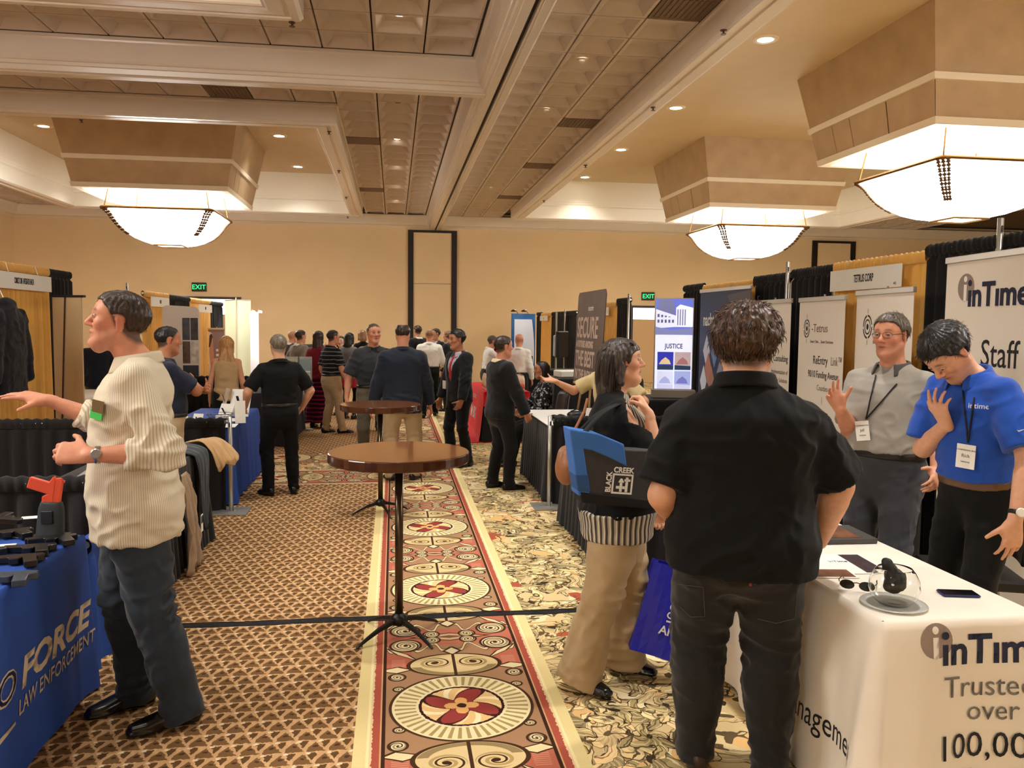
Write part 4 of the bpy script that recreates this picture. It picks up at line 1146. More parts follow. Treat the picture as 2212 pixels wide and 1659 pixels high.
        fr_ = hair.get('fr', 70); ang = np.arctan2(cl[:,0], cl[:,1]+.03)
        rip = np.sin(ang*fr_/3.0+vnoise(PP*30)*5)*hair.get('rip', .0016)+(vnoise(PP*hair.get('nf', 60))-.5)*hair.get('na', .006)
        PP = PP+NN*rip[:,None]
        link('hair', quad_mesh('hair', PP, QQ, hm), o)
        J['hairP'], J['hairN'] = PP, NN
    J['o'] = o; J['res'] = res
    return o, J
# ================================================================ pipe and drape, tables, banners
M_gold = mat('gold_drape', (240, 184, 88), .7, noise=.06, nscale=6, sheen=.3)
M_blackcloth = mat('black_drape', (20, 18, 20), .9, sheen=.1)
M_silver = mat('silver_pipe', (188, 186, 178), .32, .75)
M_paper = mat('white_card', (240, 238, 230), .6)
M_ink = mat('ink_black', (34, 32, 34), .7)
M_grey_ink = mat('ink_grey', (120, 116, 112), .7)
M_navy_ink = mat('ink_navy', (32, 38, 66), .7)
def drape(a, b, z0, z1, material, label, pleat=.11, amp=.028, group=None, name='drape'):
    """gathered curtain from floor point a to b (x, y), hung on a rod at z1"""
    a = Vector((*a, 0)); b = Vector((*b, 0)); d = b-a; L = d.length; d.normalize(); n = Vector((-d.y, d.x, 0))
    o = thing(name, label, 'drape', a, 0, group); k = max(int(L/pleat*8), 16); ph = random.random()*6
    zs = [(z0,0),(z0+.3*(z1-z0),0),(z0+.7*(z1-z0),0),(z1-.12,0),(z1-.085,.004),(z1-.065,.024),(z1-.03,.026),(z1-.004,.018),(z1+.004,0),(z1-.004,-.018),(z1-.03,-.026),(z1-.065,-.024),(z1-.085,-.006)]
    def fn(u, v):
        zz, pk = zs[int(round(v*(len(zs)-1)))]; s = u*L
        t = (zz-z0)/(z1-z0)
        w_ = amp*(1.15-.35*t); q = s/pleat*6.283+ph+.9*math.sin(s*2.7+ph)
        off = w_*math.sin(q)+.35*w_*math.sin(q*2.1+t*2)
        if zz > z1-.09: off = pk*(1+.30*math.sin(q*2.3)+.15*math.sin(q*5.1))
        return tuple(d*s + n*off + Vector((0,0,zz+.006*math.sin(q*1.7)*(zz > z1-.01))))
    mb = MB(); mb.smooth = True; mb.grid(fn, k, len(zs)); mb.build('curtain', material, o)
    mb = MB(); mb.tube([d*0+Vector((0,0,z1-.035)), d*L+Vector((0,0,z1-.035))], .018, 8); mb.build('rod', M_silver, o)
    return o
def upright(x, y, h_, label, base=.16, r=.019):
    o = thing('drape_pole', label, 'pole', (x, y, 0))
    mb = MB(); mb.smooth = True; mb.tube([(0,0,.012),(0,0,h_)], r, 12); mb.build('pipe', M_silver, o)
    mb = MB(); mb.box(-base,base,-base,base,0,.012); mb.build('base_plate', mat('base_steel', (170,168,160), .4, .6), o, bevel=.003)
    mb = MB(); mb.box(-.006,.006,-.0215,-.017,h_-.09,h_-.05); mb.build('slot', M_black, o)
    mb = MB(); mb.tube([(.03,0,.012),(.03,0,.03)], .008, 8); mb.build('bolt', M_silver, o)
    return o
XB = 3.95
# right-hand back line
R_ = [(4.1,5.70,M_blackcloth,2.37,'black back drape behind the tall white banner with the navy logo'),
 (5.70,7.01,M_gold,2.33,'gold back drape behind the two white tilted-target banners'),
 (7.01,7.80,M_blackcloth,2.32,'black back drape between the gold drape and the pale blue pole'),
 (7.83,8.67,M_blackcloth,2.30,'black back drape above the banner hidden by the curly head'),
 (8.67,10.18,M_gold,2.27,'gold back drape behind the navy banner with diamond pictures'),
 (10.18,10.9,M_blackcloth,2.30,'black back drape at the end beside the lit courthouse display'),
 (13.5,14.3,M_blackcloth,2.22,'black back drape next to the pole before the tan door'),
 (14.3,15.82,M_gold,2.17,'gold back drape with a white sign behind the woman with glasses on her hair'),
 (15.82,16.9,M_blackcloth,2.14,'black back drape just behind the brown easel board'),
 (17.6,20.4,M_blackcloth,2.06,'black back drape behind the monitor on the thin stand'),
 (20.4,21.9,M_gold,2.05,'gold back drape beyond the monitor'),
 (21.9,22.6,M_blackcloth,2.08,'short black drape behind the curved blue display')]
for y0, y1, m_, z, lb in R_: drape((XB, y1), (XB, y0), .02, z, m_, lb)
upright(XB-.055, 4.9, 2.47, 'silver drape pole beside the navy-logo banner top', .04)
upright(XB-.055, 7.815, 2.40, 'silver drape pole between two black drape panels', .04)
upright(XB-.055, 13.44, 2.28, 'silver drape pole next to the tan door', .04)
upright(XB-.10, 18.4, 2.10, 'thin silver drape pole behind the monitor', .04)
L_ = [(7.75,10.24,M_gold,2.33,'gold back drape behind the pointing man, with a white sign'),
 (10.24,10.9,M_blackcloth,2.33,'black drape end beside the beige display panel'),
 (13.87,15.34,M_gold,2.22,'gold back drape beside the rounded white display with pictures'),
 (15.34,16.87,M_blackcloth,2.21,'black back drape above the rounded white display'),
 (16.87,18.67,M_gold,2.20,'gold back drape between the rounded display and the woman portrait banner'),
 (18.67,20.04,M_blackcloth,2.18,'black back drape above the woman portrait banner')]
for y0, y1, m_, z, lb in L_: drape((-XB, y0), (-XB, y1), .02, z, m_, lb)
upright(-XB+.06, 12.9, 2.30, 'silver drape pole behind the head of the striped-shirt man')
# low side drapes between booths
def siderail(x0, x1, y, lb): return drape((x0, y), (x1, y), .02, .87, M_blackcloth, lb, .14, .02, name='low_drape')
siderail(-3.9, -1.52, 7.76, 'low black side drape between the coat table and the blue table')
siderail(-3.9, -1.52, 4.90, 'low black side drape behind the table of training pistols')
siderail(-3.9, -1.52, 13.75, 'low black side drape behind the brochure stands')
siderail(1.52, 3.5, 7.72, 'low black side drape under the white tent card')
siderail(1.52, 3.42, 4.86, 'low black side drape behind the white table')
upright(-1.48, 7.77, .88, 'short steel pole beside the blue table'); upright(1.48, 7.70, .88, 'short steel pole in front of the tent card')
upright(1.48, 4.84, .88, 'short steel pole behind the woman with the tote bag'); upright(-1.46, 13.75, .95, 'short steel pole beside the brochure stands')
upright(-1.48, 4.88, .88, 'short steel pole behind the legs of the pointing man')

def sign(X, y_left, y_right, z0, z1, lines, num, lb):
    """white card hung on a back drape; reads along the aisle side"""
    right = X > 0; xd = Vector((0, y_right-y_left, 0)); w_ = xd.length
    Mx = frame_matrix((X, y_left, z0), xd); o = thing('booth_sign', lb, 'sign', (0,0,0))
    mb = MB(); mb.box(0, w_, 0, .004, 0, z1-z0, Mx); mb.build('card', M_paper, o)
    hh = z1-z0
    letter(lines, o, Mx @ Matrix.Translation((w_/2, -.001, hh*.36)), hh*.50, M_ink, xs=.50 if len(lines) < 16 else .30, bold=.0016, align='CENTER')
    if num: letter(num, o, Mx @ Matrix.Translation((w_*.92, -.001, hh*.12)), hh*.16, M_ink, xs=.8, align='CENTER')
    for t in (.25, .75):
        mb = MB(); mb.tube([Mx @ Vector((w_*t,.002,hh-.01)), Mx @ Vector((w_*t,.03,hh+.09))], .003, 5); mb.build('string', M_silver, o)
sign(3.86, 6.93, 5.88, 2.07, 2.25, 'TETRUS CORP', '412', 'white booth sign reading TETRUS CORP on gold drape')
sign(3.86, 9.95, 8.85, 2.00, 2.17, 'NACHT & LEWIS ARCHITECTS', '', 'white booth sign half hidden by the navy diamond banner')
sign(3.86, 15.7, 14.6, 1.93, 2.08, 'IIIAII DIGITAL IIII', '', 'white booth sign on the gold drape near the tan door')
sign(3.86, 21.7, 20.6, 1.85, 1.98, 'IIII', '', 'small white booth sign beyond the monitor')
sign(-3.86, 8.7, 10.1, 2.06, 2.23, 'CORRECT CARE - INTEGRATED HEALTH', '', 'white booth sign above the black jacket on gold drape')
sign(-3.86, 14.0, 15.1, 1.98, 2.14, 'IIII IIII', '', 'white booth sign left of the rounded white display')
sign(-3.86, 17.3, 18.5, 1.93, 2.09, 'IIIIII IIIIII II', '', 'white booth sign above the bare gold drape')

# ---------------------------------------------------------------- tables with cloths
def cloth_table(name, label, x0, x1, y0, y1, z, material, flare=.03, pl=(.012,.16), legs=True, hemz=.015, group=None, corner=.05, topmat=None, seed=1):
    o = thing(name, label, 'table', ((x0+x1)/2, (y0+y1)/2, 0), 0, group); hx, hy = (x1-x0)/2, (y1-y0)/2
    per = []; n = 240; rr = random.Random(seed)
    P = 2*(2*hx+2*hy); cr = .03
    def peri(s):
        s = s % P
        segs = [((-hx,-hy),(1,0),2*hx,(0,-1)),((hx,-hy),(0,1),2*hy,(1,0)),((hx,hy),(-1,0),2*hx,(0,1)),((-hx,hy),(0,-1),2*hy,(-1,0))]
        for (p, d, L, nn) in segs:
            if s <= L: return (p[0]+d[0]*s, p[1]+d[1]*s), nn, min(s, L-s)
            s -= L
        return (-hx,-hy), (0,-1), 0
    def fn(u, v):
        s = u*P; (px_, py_), nn, ed = peri(s)
        if v < .1: zz = z; k = -.02*(1-v/.1) if v > 0 else -.02
        zz = [z, z-.006, z-.03, z*.86, z*.74, z*.6, z*.45, z*.3, z*.15, hemz][int(round(v*9))]; t = (z-zz)/z
        off = [ -.012, .0, .006 ][int(round(v*9))] if round(v*9) < 3 else .008+flare*t
        off += pl[0]*t*math.sin(s/pl[1]*6.283+math.sin(s*3+seed)*1.6) + (pl[0]*.5*t*math.sin(s/pl[1]*14.7+seed+t*2)*math.exp(-(ed/.25)**2) if ed > .02 else 0)
        cx_ = math.exp(-(ed/.09)**2)*corner*t
        nx, ny = nn; dx, dy = nx*(off), ny*(off)
        if ed < .3:
            sx = 1 if px_ > 0 else -1; sy = 1 if py_ > 0 else -1
            dx += sx*cx_*.7; dy += sy*cx_*.7
        return (px_+dx, py_+dy, zz+.004*math.sin(s*9)*(t > .95))
    mb = MB(); mb.smooth = True; mb.grid(fn, n, 10, wrapu=True); mb.smooth = False
    mb.add([(-hx+.012,-hy+.012,z),(hx-.012,-hy+.012,z),(hx-.012,hy-.012,z),(-hx+.012,hy-.012,z)], [(0,1,2,3)])
    mb.build('tablecloth', material, o)
    for sx in (-1,1):
        for sy in (-1,1):
            m2 = MB(); m2.tube([(sx*(hx-.08),sy*(hy-.12),0),(sx*(hx-.08),sy*(hy-.12),z-.04)], .014, 6); m2.build('leg', mat('leg_steel', (90,90,92), .4, .6), o)
    m2 = MB(); m2.box(-hx+.02,hx-.02,-hy+.02,hy-.02,z-.03,z-.004); m2.build('table_board', mat('board_brown', (120,92,64), .6), o)
    return o
M_whitecloth = mat('white_tablecloth', (232, 222, 206), .8, noise=.03, nscale=5, bump=.12, bscale=9)
M_bluecloth = mat('blue_tablecloth', (34, 74, 158), .8, noise=.05, nscale=8)
M_redcloth = mat('red_tablecloth', (222, 40, 50), .7)
# white table with navy logo
IT = cloth_table('exhibition_table', 'table under a white cloth printed with a grey and navy logo', 1.65, 2.27, 2.53, 4.36, .75, M_whitecloth, .045, (.026,.36), corner=.13, seed=3)
def rel(o, M4): return Matrix.Translation(-Vector(o.location)) @ M4
from mathutils.bvhtree import BVHTree
def conform(table, obs, out, k0=.0012):
    """lay flat print onto the folds of the cloth it is printed on"""
    cl = next(c for c in table.children if c.name.startswith('tablecloth') or c.name.startswith('red_runner')) if not table.get('_cl') else None
    if table.name.startswith('exhibition') and any(c.name.startswith('red_runner') for c in table.children): cl = next(c for c in table.children if c.name.startswith('red_runner'))
    bv = BVHTree.FromPolygons([v.co for v in cl.data.vertices], [tuple(p.vertices) for p in cl.data.polygons]); out = Vector(out)
    for i, ob in enumerate(obs):
        bm = bmesh.new(); bm.from_mesh(ob.data); bmesh.ops.triangulate(bm, faces=bm.faces); 
        lg = [e for e in bm.edges if e.calc_length() > .05]
        if lg: bmesh.ops.subdivide_edges(bm, edges=lg, cuts=3)
        for v in bm.verts:
            p, n, f_, d_ = bv.ray_cast(v.co+out*.4, -out)
            if p is not None: v.co = p+out*(k0+.0007*i)
        bm.to_mesh(ob.data); bm.free()
def disc_logo(o, M4, s, grey=None):
    """two-tone i badge, s = badge height; local x reading, z up"""
    n = 28
    mb = MB(); T_ = Matrix.Rotation(math.radians(90), 4, 'X')
    pts = [(s*.50*math.cos(a*2*math.pi/n), s*.5+s*.5*math.sin(a*2*math.pi/n)) for a in range(n)]
    mb.prism(pts, .001, M4 @ Matrix.Translation((0,-.0015,0))); mb.build('logo_badge', mat('logo_taupe', (150,132,122), .7), o)
    mb = MB(); pts = [(s*.10*math.cos(a*2*math.pi/16)-.03*s, s*.80+s*.11*math.sin(a*2*math.pi/16)) for a in range(16)]
    mb.prism(pts, .001, M4 @ Matrix.Translation((0,-.0028,0))); mb.prism([(-.11*s,s*.02),(.06*s,s*.0),(.06*s,s*.60),(-.11*s,s*.60)], .001, M4 @ Matrix.Translation((0,-.0028,0)))
    mb.build('logo_letter', M_paper, o)
def intime(o, M4, k):
    """whole wordmark; k = cap height; origin at baseline of the first navy letter"""
    disc_logo(o, M4 @ Matrix.Translation((-.16*k,0,.20*k)) , 1.16*k)
    letter('ınTıme', o, M4 @ Matrix.Translation((0,-.0035,0)), k*1.36, M_navy_ink, bold=k*.035, xs=1.02)
    mb = MB(); mb.prism([(.14*k+.13*k*math.cos(a*math.pi/6), .95*k+.13*k*math.sin(a*math.pi/6)) for a in range(12)], .001, M4 @ Matrix.Translation((0,-.0035,0))); mb.build('logo_dot', M_navy_ink, o)
Mf = rel(IT, frame_matrix((1.86, 2.53-.045, .60), (1,0,0), (0,.12,1)))
n0 = len(IT.children); intime(IT, Mf, .105)
letter('Trusted by', IT, rel(IT, frame_matrix((1.87,2.53-.062,.485), (1,0,0), (0,.07,1))), .105, M_grey_ink, xs=1.0)
letter('over', IT, rel(IT, frame_matrix((1.965,2.53-.068,.40), (1,0,0), (0,.07,1))), .10, M_grey_ink)
letter('100,000', IT, rel(IT, frame_matrix((1.84,2.53-.078,.27), (1,0,0), (0,.07,1))), .125, M_ink)
letter('officers', IT, rel(IT, frame_matrix((1.88,2.53-.085,.16), (1,0,0), (0,.07,1))), .10, M_grey_ink)
fr_ = [c for c in IT.children if c.name.split('.')[0] in ('logo_badge','logo_letter','lettering','logo_dot')]; conform(IT, sorted(fr_, key=lambda c: {'logo_badge':0,'logo_letter':1}.get(c.name.split('.')[0], 2)), (0,-1,0))
sl_ = letter('Schedule Management', IT, rel(IT, frame_matrix((1.565,3.55,.21), (0,-1,0), (.05,0,1))), .135, M_ink, xs=.82); conform(IT, [sl_], (-1,0,0))
# blue table with white lettering
PF = cloth_table('exhibition_table', 'blue-clothed table with white slanted lettering and training pistols', -2.16, -1.43, 2.2, 4.04, .75, M_bluecloth, .012, (.006,.5), corner=.04, seed=5)
Ms = lambda y, z: rel(PF, frame_matrix((-1.398, y, z), (0,1,0), (-.02,0,1)))
M_prt = mat('print_sand', (214, 196, 168), .7)
letter('FORCE', PF, Ms(3.30,.335), .155, M_prt, bold=.006, italic=.25, xs=1.42)
letter('PRO', PF, Ms(2.86,.335), .155, M_prt, bold=.006, italic=.25, xs=1.30)
letter('PRO', PF, Ms(2.86,.335) @ Matrix.Translation((.003,-.0012,0)), .155, mat('print_navy',(30,34,84),.7), bold=-.001, italic=.25, xs=1.30)
letter('LAW ENFORCEMENT', PF, Ms(3.26,.245), .082, M_prt, bold=.001, italic=.2, xs=.98)
mb = MB(); mb.prism([(0,0),(.45,.02),(.68,.045),(.68,.058),(.45,.045),(0,.035)], .001, Ms(2.55,.185)); mb.build('swoosh', M_prt, PF)
conform(PF, [c for c in PF.children if c.name.split('.')[0] in ('lettering','swoosh')], (1,0,0))
drape((-1.47,4.16),(-1.47,4.78),.02,.70,M_bluecloth,'blue cloth skirt hanging past the end of the training pistol table',.2,.02,name='hanging_cloth')
# coat table, blue table, black tables on the left
CT = cloth_table('exhibition_table', 'black-skirted table with jackets thrown over its end', -2.12, -1.49, 5.14, 6.75, .75, M_blackcloth, .03, (.022,.10), seed=7)
BT = cloth_table('exhibition_table', 'blue-clothed table with wire basket and papers', -2.2, -1.56, 8.10, 9.85, .75, M_bluecloth, .03, (.02,.3), corner=.07, seed=8)
ST = cloth_table('exhibition_table', 'black-clothed table with white lettering beside the brochure stands', -2.15, -1.50, 11.9, 13.6, .75, mat('navy_black', (28,30,38), .85), .04, (.015,.4), corner=.08, seed=9)
letter('SIL', ST, rel(ST, frame_matrix((-1.462,12.55,.40), (0,1,0), (-.05,0,1))), .34, M_paper, bold=.012, xs=.9); conform(ST, [c for c in ST.children if c.name.startswith('lettering')], (1,0,0))
cloth_table('exhibition_table', 'white-clothed table past the beige display panel', -4.6, -3.9, 11.2, 12.6, .75, M_whitecloth, .03, (.01,.3), seed=10)
# right-hand side
TT = cloth_table('exhibition_table', 'black-clothed table behind the woman with the tote bag', 1.50, 2.12, 5.15, 7.05, .75, M_blackcloth, .03, (.018,.12), seed=11)
KT = cloth_table('exhibition_table', 'black-skirted table with white top and tent card', 1.52, 2.12, 7.96, 9.45, .75, M_blackcloth, .02, (.018,.12), seed=12)
mb = MB(); mb.rbox(0,0,.756,.62,1.44,.010,.003); mb.build('white_top', M_paper, KT)
RT = cloth_table('exhibition_table', 'black table under a red printed runner with snack bags', 1.34, 2.0, 12.05, 13.9, .75, M_blackcloth, .02, (.012,.2), seed=13)
mb = MB(); mb.smooth = True
prof = [(.32,.757),(.2,.757),(.0,.758),(-.34,.757),(-.352,.745),(-.36,.6),(-.385,.35),(-.41,.12),(-.43,.02),(-.52,.008)]
def rf_(u, v):
    i = v*(len(prof)-1); k = int(round(i)); x, z_ = prof[k]
    return (x-.0+.008*math.sin(u*14)*(k > 4), -.98+u*1.96, z_)
mb.grid(rf_, 24, len(prof)); mb.build('red_runner', M_redcloth, RT)
mb = MB(); mb.smooth = True; mb.grid(lambda u, v: (-.36+u*.70, -.93-.02*v-.012*math.sin(u*9)*v, .758-v*.22), 16, 6); mb.build('runner_flap', M_redcloth, RT)
letter('secure', RT, rel(RT, frame_matrix((1.255,13.5,.56), (0,-1,0), (.06,0,1))), .13, M_paper); letter('IM BIG', RT, rel(RT, frame_matrix((1.225,13.6,.25), (0,-1,0), (.06,0,1))), .26, M_paper, bold=.006, xs=.9); conform(RT, [c for c in RT.children if c.name.startswith('lettering')], (-1,0,0))
cm = MB(); cm.box(1.0,2.2,12.0,12.45,0,.012); tag(cm.build('floor_mat', M_redcloth), 'red cloth spread on the floor below the red runner', 'mat')
cloth_table('serving_counter', 'long black-clothed counter behind the snack bags', 1.9, 3.7, 14.6, 15.3, .93, M_blackcloth, .02, (.01,.2), seed=14)
cloth_table('exhibition_table', 'black-clothed table with white boxes behind the seated woman', 2.3, 3.6, 11.6, 12.3, .98, M_blackcloth, .02, (.012,.2), seed=15)

# ---------------------------------------------------------------- cocktail tables
def wood_top():
    m, b = begin('table_wood', .12, .6); b.inputs['Coat Weight'].default_value = .6; b.inputs['Coat Roughness'].default_value = .05
    x, y, z = coord(); r = elen(x, y)
    g = enoise(x*3.0, y*26.0, z, 2.2, 4.0); 
    c = C((120, 70, 34)); c.paint(g, (150, 94, 50)); c.paint(egt(g, .58)*.5, (96, 54, 26)); c.paint(egt(r, .362)*.85, (84, 44, 22)); finish(b, c); return m
M_wood = wood_top(); M_edge = mat('table_edge', (74, 38, 20), .18, coat=.5, noise=.15, nscale=12)
M_pole = mat('pole_bronze', (92, 76, 62), .22, .8); M_iron = mat('cast_black', (18, 17, 17), .35)
def cocktail(x, y, z, r, rot, label):
    o = thing('cocktail_table', label, 'table', (x, y, 0), rot, 'high round cocktail tables in the aisle'); k = r/.39
    mb = MB(); mb.smooth = True; mb.lathe([(r-.012,z-.004),(r-.012,z)], 64); 
    t = MB(); t.lathe([(.001,z-.002),(r-.014,z-.002),(r-.012,z)], 64, cap=True); 
    t = MB(); t.add([((r-.006)*math.cos(a*math.pi/36),(r-.006)*math.sin(a*math.pi/36),z) for a in range(72)], [tuple(range(72))]); t.build('table_top', M_wood, o)
    t = MB(); t.lathe([(r-.006,z),(r-.002,z-.002),(r,z-.006),(r,z-.048),(r-.004,z-.055),(r-.02,z-.057),(.05,z-.057)], 72, cap=False); t.build('edge_band', M_edge, o)
    t = MB(); t.smooth = True; t.tube([(0,0,.06),(0,0,z-.055)], .023, 20); t.build('column', M_pole, o)
    t = MB(); t.box(-.11,.11,-.11,.11,z-.066,z-.057); t.build('mount_plate', M_iron, o)
    for i in range(4):
        a = i*math.pi/2; d = Vector((math.cos(a), math.sin(a), 0)); s = Vector((-d.y, d.x, 0)); t = MB(); t.smooth = True
        pr = [(.0,.10,.032,.030),(.06,.098,.028,.028),(.14,.080,.022,.024),(.22,.050,.018,.020),(.275,.026,.016,.016),(.29,.014,.015,.012)]
        vs_ = []; 
        for (q, zc, wd, th) in pr:
            for (e, f_) in ((-1,-1),(1,-1),(.8,1),(-.8,1)): vs_.append(d*q*k+s*e*wd*.5+Vector((0,0,max(zc-.012+f_*th*.5,.001))))
        fs = [(0,3,2,1),(20,21,22,23)]
        for g in range(5):
            for e in range(4): e2=(e+1)%4; fs.append((g*4+e,g*4+e2,g*4+4+e2,g*4+4+e))
        t.smooth = False; t.add(vs_, fs); ob = t.build('foot', M_iron, o, bevel=.004)
    t = MB(); t.smooth = True; t.lathe([(.045,.07),(.045,.11),(.03,.125),(.024,.13)], 16); t.build('hub', M_iron, o)
    return o
cocktail(.03, 4.56, 1.045, .388, math.radians(38), 'round wooden cocktail table standing on the tape line of the carpet')
cocktail(-.12, 7.62, 1.01, .365, math.radians(20), 'round wooden cocktail table just in front of the men in dark blazer and polo')
# black tape over a cable across the aisle
mb = MB(); mb.smooth = True
def tp(u, v):
    x = -1.45+u*3.1; w_ = .042+.004*math.sin(u*60); k = v*2-1
    return (x, 4.845+k*w_+.006*math.sin(u*23), .0015+.010*math.exp(-(k*2.2)**2)*(1+.25*math.sin(u*90)))
mb.grid(tp, 90, 7); tag(mb.build('floor_tape', mat('gaffer_tape', (14,13,13), .42, spec=.3, bump=.4, bscale=120)), 'black gaffer tape strip laid across the patterned aisle carpet', 'tape')

# ---------------------------------------------------------------- banners
def rollup(label, p_left, p_right, z0, z1, material, cat='banner', name='roll_up_banner', clips=True, sheetname='sheet'):
    """free-standing banner; p_left/p_right floor points as read by a viewer"""
    a = Vector((*p_left, 0)); b = Vector((*p_right, 0)); Mx = frame_matrix(a, b-a); w_ = (b-a).length
    o = thing(name, label, cat, (0,0,0)); 
    mb = MB(); mb.box(0, w_, 0, .003, z0+.06, z1, Mx); mb.build(sheetname, material, o)
    mb = MB(); mb.box(-.008, w_+.008, -.012, .016, z1-.012, z1+.03, Mx); mb.build('top_rail', mat('alu_rail', (196,192,184), .35, .6), o, bevel=.004)
    mb = MB(); mb.box(-.02, w_+.02, -.09, .11, z0, z0+.07, Mx); mb.build('base_case', mat('alu_rail'), o, bevel=.01)
    mb = MB(); mb.tube([Mx @ Vector((w_/2,.03,z0+.05)), Mx @ Vector((w_/2,.03,z1+.05))], .008, 6); mb.build('support_pole', M_silver, o)
    return o, Mx, w_
M_ban = mat('banner_ivory', (236, 226, 212), .55)
def target_logo(o, Mx, x, z, s):
    for r0, r1 in ((.42,.50),(.26,.32)):
        mb = MB(); n = 32; vs_ = []
        for a in range(n):
            t = a*2*math.pi/n
            for r_ in (r0, r1): vs_.append(Mx @ Vector((x+s*r_*.75*math.cos(t), -.0015, z+s*r_*math.sin(t))))
        mb.add(vs_, [(2*a,2*a+1,2*((a+1)%n)+1,2*((a+1)%n)) for a in range(n) if r0 < .4 or a % 8]); mb.build('logo_ring', M_ink, o)
    mb = MB(); mb.prism([(x+s*.11*.8*math.cos(a*math.pi/8), z+s*.13*math.sin(a*math.pi/8)) for a in range(16)], .001, Mx @ Matrix.Translation((0,-.001,0))); mb.build('logo_core', M_ink, o)
    mb = MB(); mb.box(x-.002,x+.002,-.0016,-.001,z+s*.55,z+s*.75,Mx); mb.box(x-.002,x+.002,-.0016,-.001,z-s*.75,z-s*.55,Mx); mb.build('logo_tick', M_ink, o)
M_rust = mat('ink_rust', (176, 92, 70), .7); M_tan_ink = mat('ink_taupe', (128, 110, 98), .7)
def put(o, Mx, body, x, z, size, m_, **kw): return letter(body, o, Mx @ Matrix.Translation((x,-.0012,z)), size, m_, **kw)
# banner 2: funding avenue
o, Mx, w_ = rollup('ivory roll-up banner reading ReEntryLink, 90/10 Funding Avenue', (3.72,7.20), (3.66,6.32), 0, 1.99, M_ban)
target_logo(o, Mx, .17, 1.74, .17); put(o,Mx,'-Tetrus',.27,1.71,.105,M_tan_ink); put(o,Mx,'Smart Data ... Smart Decisions',.25,1.615,.036,M_tan_ink)
put(o,Mx,'ReEntry',.32,1.43,.105,M_ink,xs=.84); put(o,Mx,'Link™',.32+.345,1.43,.105,M_tan_ink,xs=.72)
put(o,Mx,'90/10 Funding Avenue',.52,1.31,.088,M_ink,xs=.74,align='CENTER'); 
for i, t in enumerate(('Counties','|','State','Association','and / or','Coalition of Counties','Multiple Counties')): put(o,Mx,t,.52,1.20-.10*i,.072,M_tan_ink,xs=.8,align='CENTER')
letter('ReEntryLink™', o, Mx @ Matrix.Translation((.12,-.0012,.20)) @ Matrix.Rotation(math.radians(-90),4,'Y'), .17, M_rust, xs=.72)
# banner 3: services
o, Mx, w_ = rollup('ivory roll-up banner with Services written up its side', (3.72,6.25), (3.66,5.42), 0, 2.02, M_ban)
target_logo(o, Mx, .19, 1.76, .19); put(o,Mx,'-Tetrus',.30,1.73,.11,M_tan_ink); put(o,Mx,'Smart Data ... Smart Decisions',.28,1.63,.036,M_tan_ink)
letter('Products and Services', o, Mx @ Matrix.Translation((.15,-.0012,.10)) @ Matrix.Rotation(math.radians(-90),4,'Y'), .165, M_ink, xs=.82)
put(o,Mx,'IT Consulting',.55,1.4,.08,M_ink,align='CENTER')
# banner 1: subcontracting
o, Mx, w_ = rollup('ivory roll-up banner listing subcontracting behind the curly-haired man', (3.72,8.15), (3.68,7.29), 0, 1.99, M_ban)
for t, z_, s_ in (('Consulting',1.42,.09),('Implementation of',1.30,.06),('Technology Solutions',1.22,.06),('RFP Development',1.12,.06),('and Program Management',1.02,.06),('Strategic Planning',.92,.06),('Subcontracting',.74,.10)): put(o,Mx,t,w_-.03,z_,s_,M_tan_ink if s_ < .08 else M_ink,xs=.85,align='RIGHT')
# inTime banner
o, Mx, w_ = rollup('tall ivory banner with a large grey and navy logo', (3.72,5.16), (3.62,4.20), 0, 2.20, M_ban)
intime(o, Mx @ Matrix.Translation((.255,0,1.90)), .155)
put(o,Mx,'Staff',.42,1.52,.24,M_ink,xs=.9); put(o,Mx,'Management',.03,.78,.21,M_ink,xs=.8); put(o,Mx,'Scheduling',.1,1.15,.17,M_ink,xs=.8)
# navy diamond banner
M_nb = mat('banner_navy', (40, 52, 84), .5)
o, Mx, w_ = rollup('navy roll-up banner with white name and diamond-shaped pictures', (3.66,9.55), (3.70,8.22), 0, 2.16, M_nb)
put(o,Mx,'nacht',.10,1.76,.21,M_paper,xs=.68,bold=.003); put(o,Mx,'&',.43,1.76,.21,mat('ink_mid',(130,132,140),.7),xs=.75); put(o,Mx,'lewis',.55,1.76,.21,M_paper,xs=.68,bold=.003)
mb = MB(); mb.prism([(.75,2.10),(w_,2.14),(w_,1.75),(1.0,1.82)], .001, Mx @ Matrix.Translation((0,-.001,0))); mb.build('print_roof', mat('print_grey',(96,92,98),.6), o)
for i, (cx_, cz, cl) in enumerate(((.22,1.46,(214,220,236)),(.45,1.46,(110,150,200)),(.15,1.10,(226,230,240)),(.38,1.10,(180,130,90)),(.28,1.26,(200,130,104)),(.12,.80,(150,180,230)),(.30,.80,(120,96,140)),(.48,.85,(190,186,226)),(.20,.55,(196,220,250)),(.40,.55,(90,110,150)),(.62,1.2,(150,160,190)),(.70,.8,(100,120,170)))):
    mb = MB(); mb.prism([(cx_-.10,cz),(cx_,cz-.19),(cx_+.10,cz),(cx_,cz+.19)], .001, Mx @ Matrix.Translation((0,-.0012-.0002*i,0))); mb.build('print_diamond', mat('pd%d' % i, cl, .5), o)
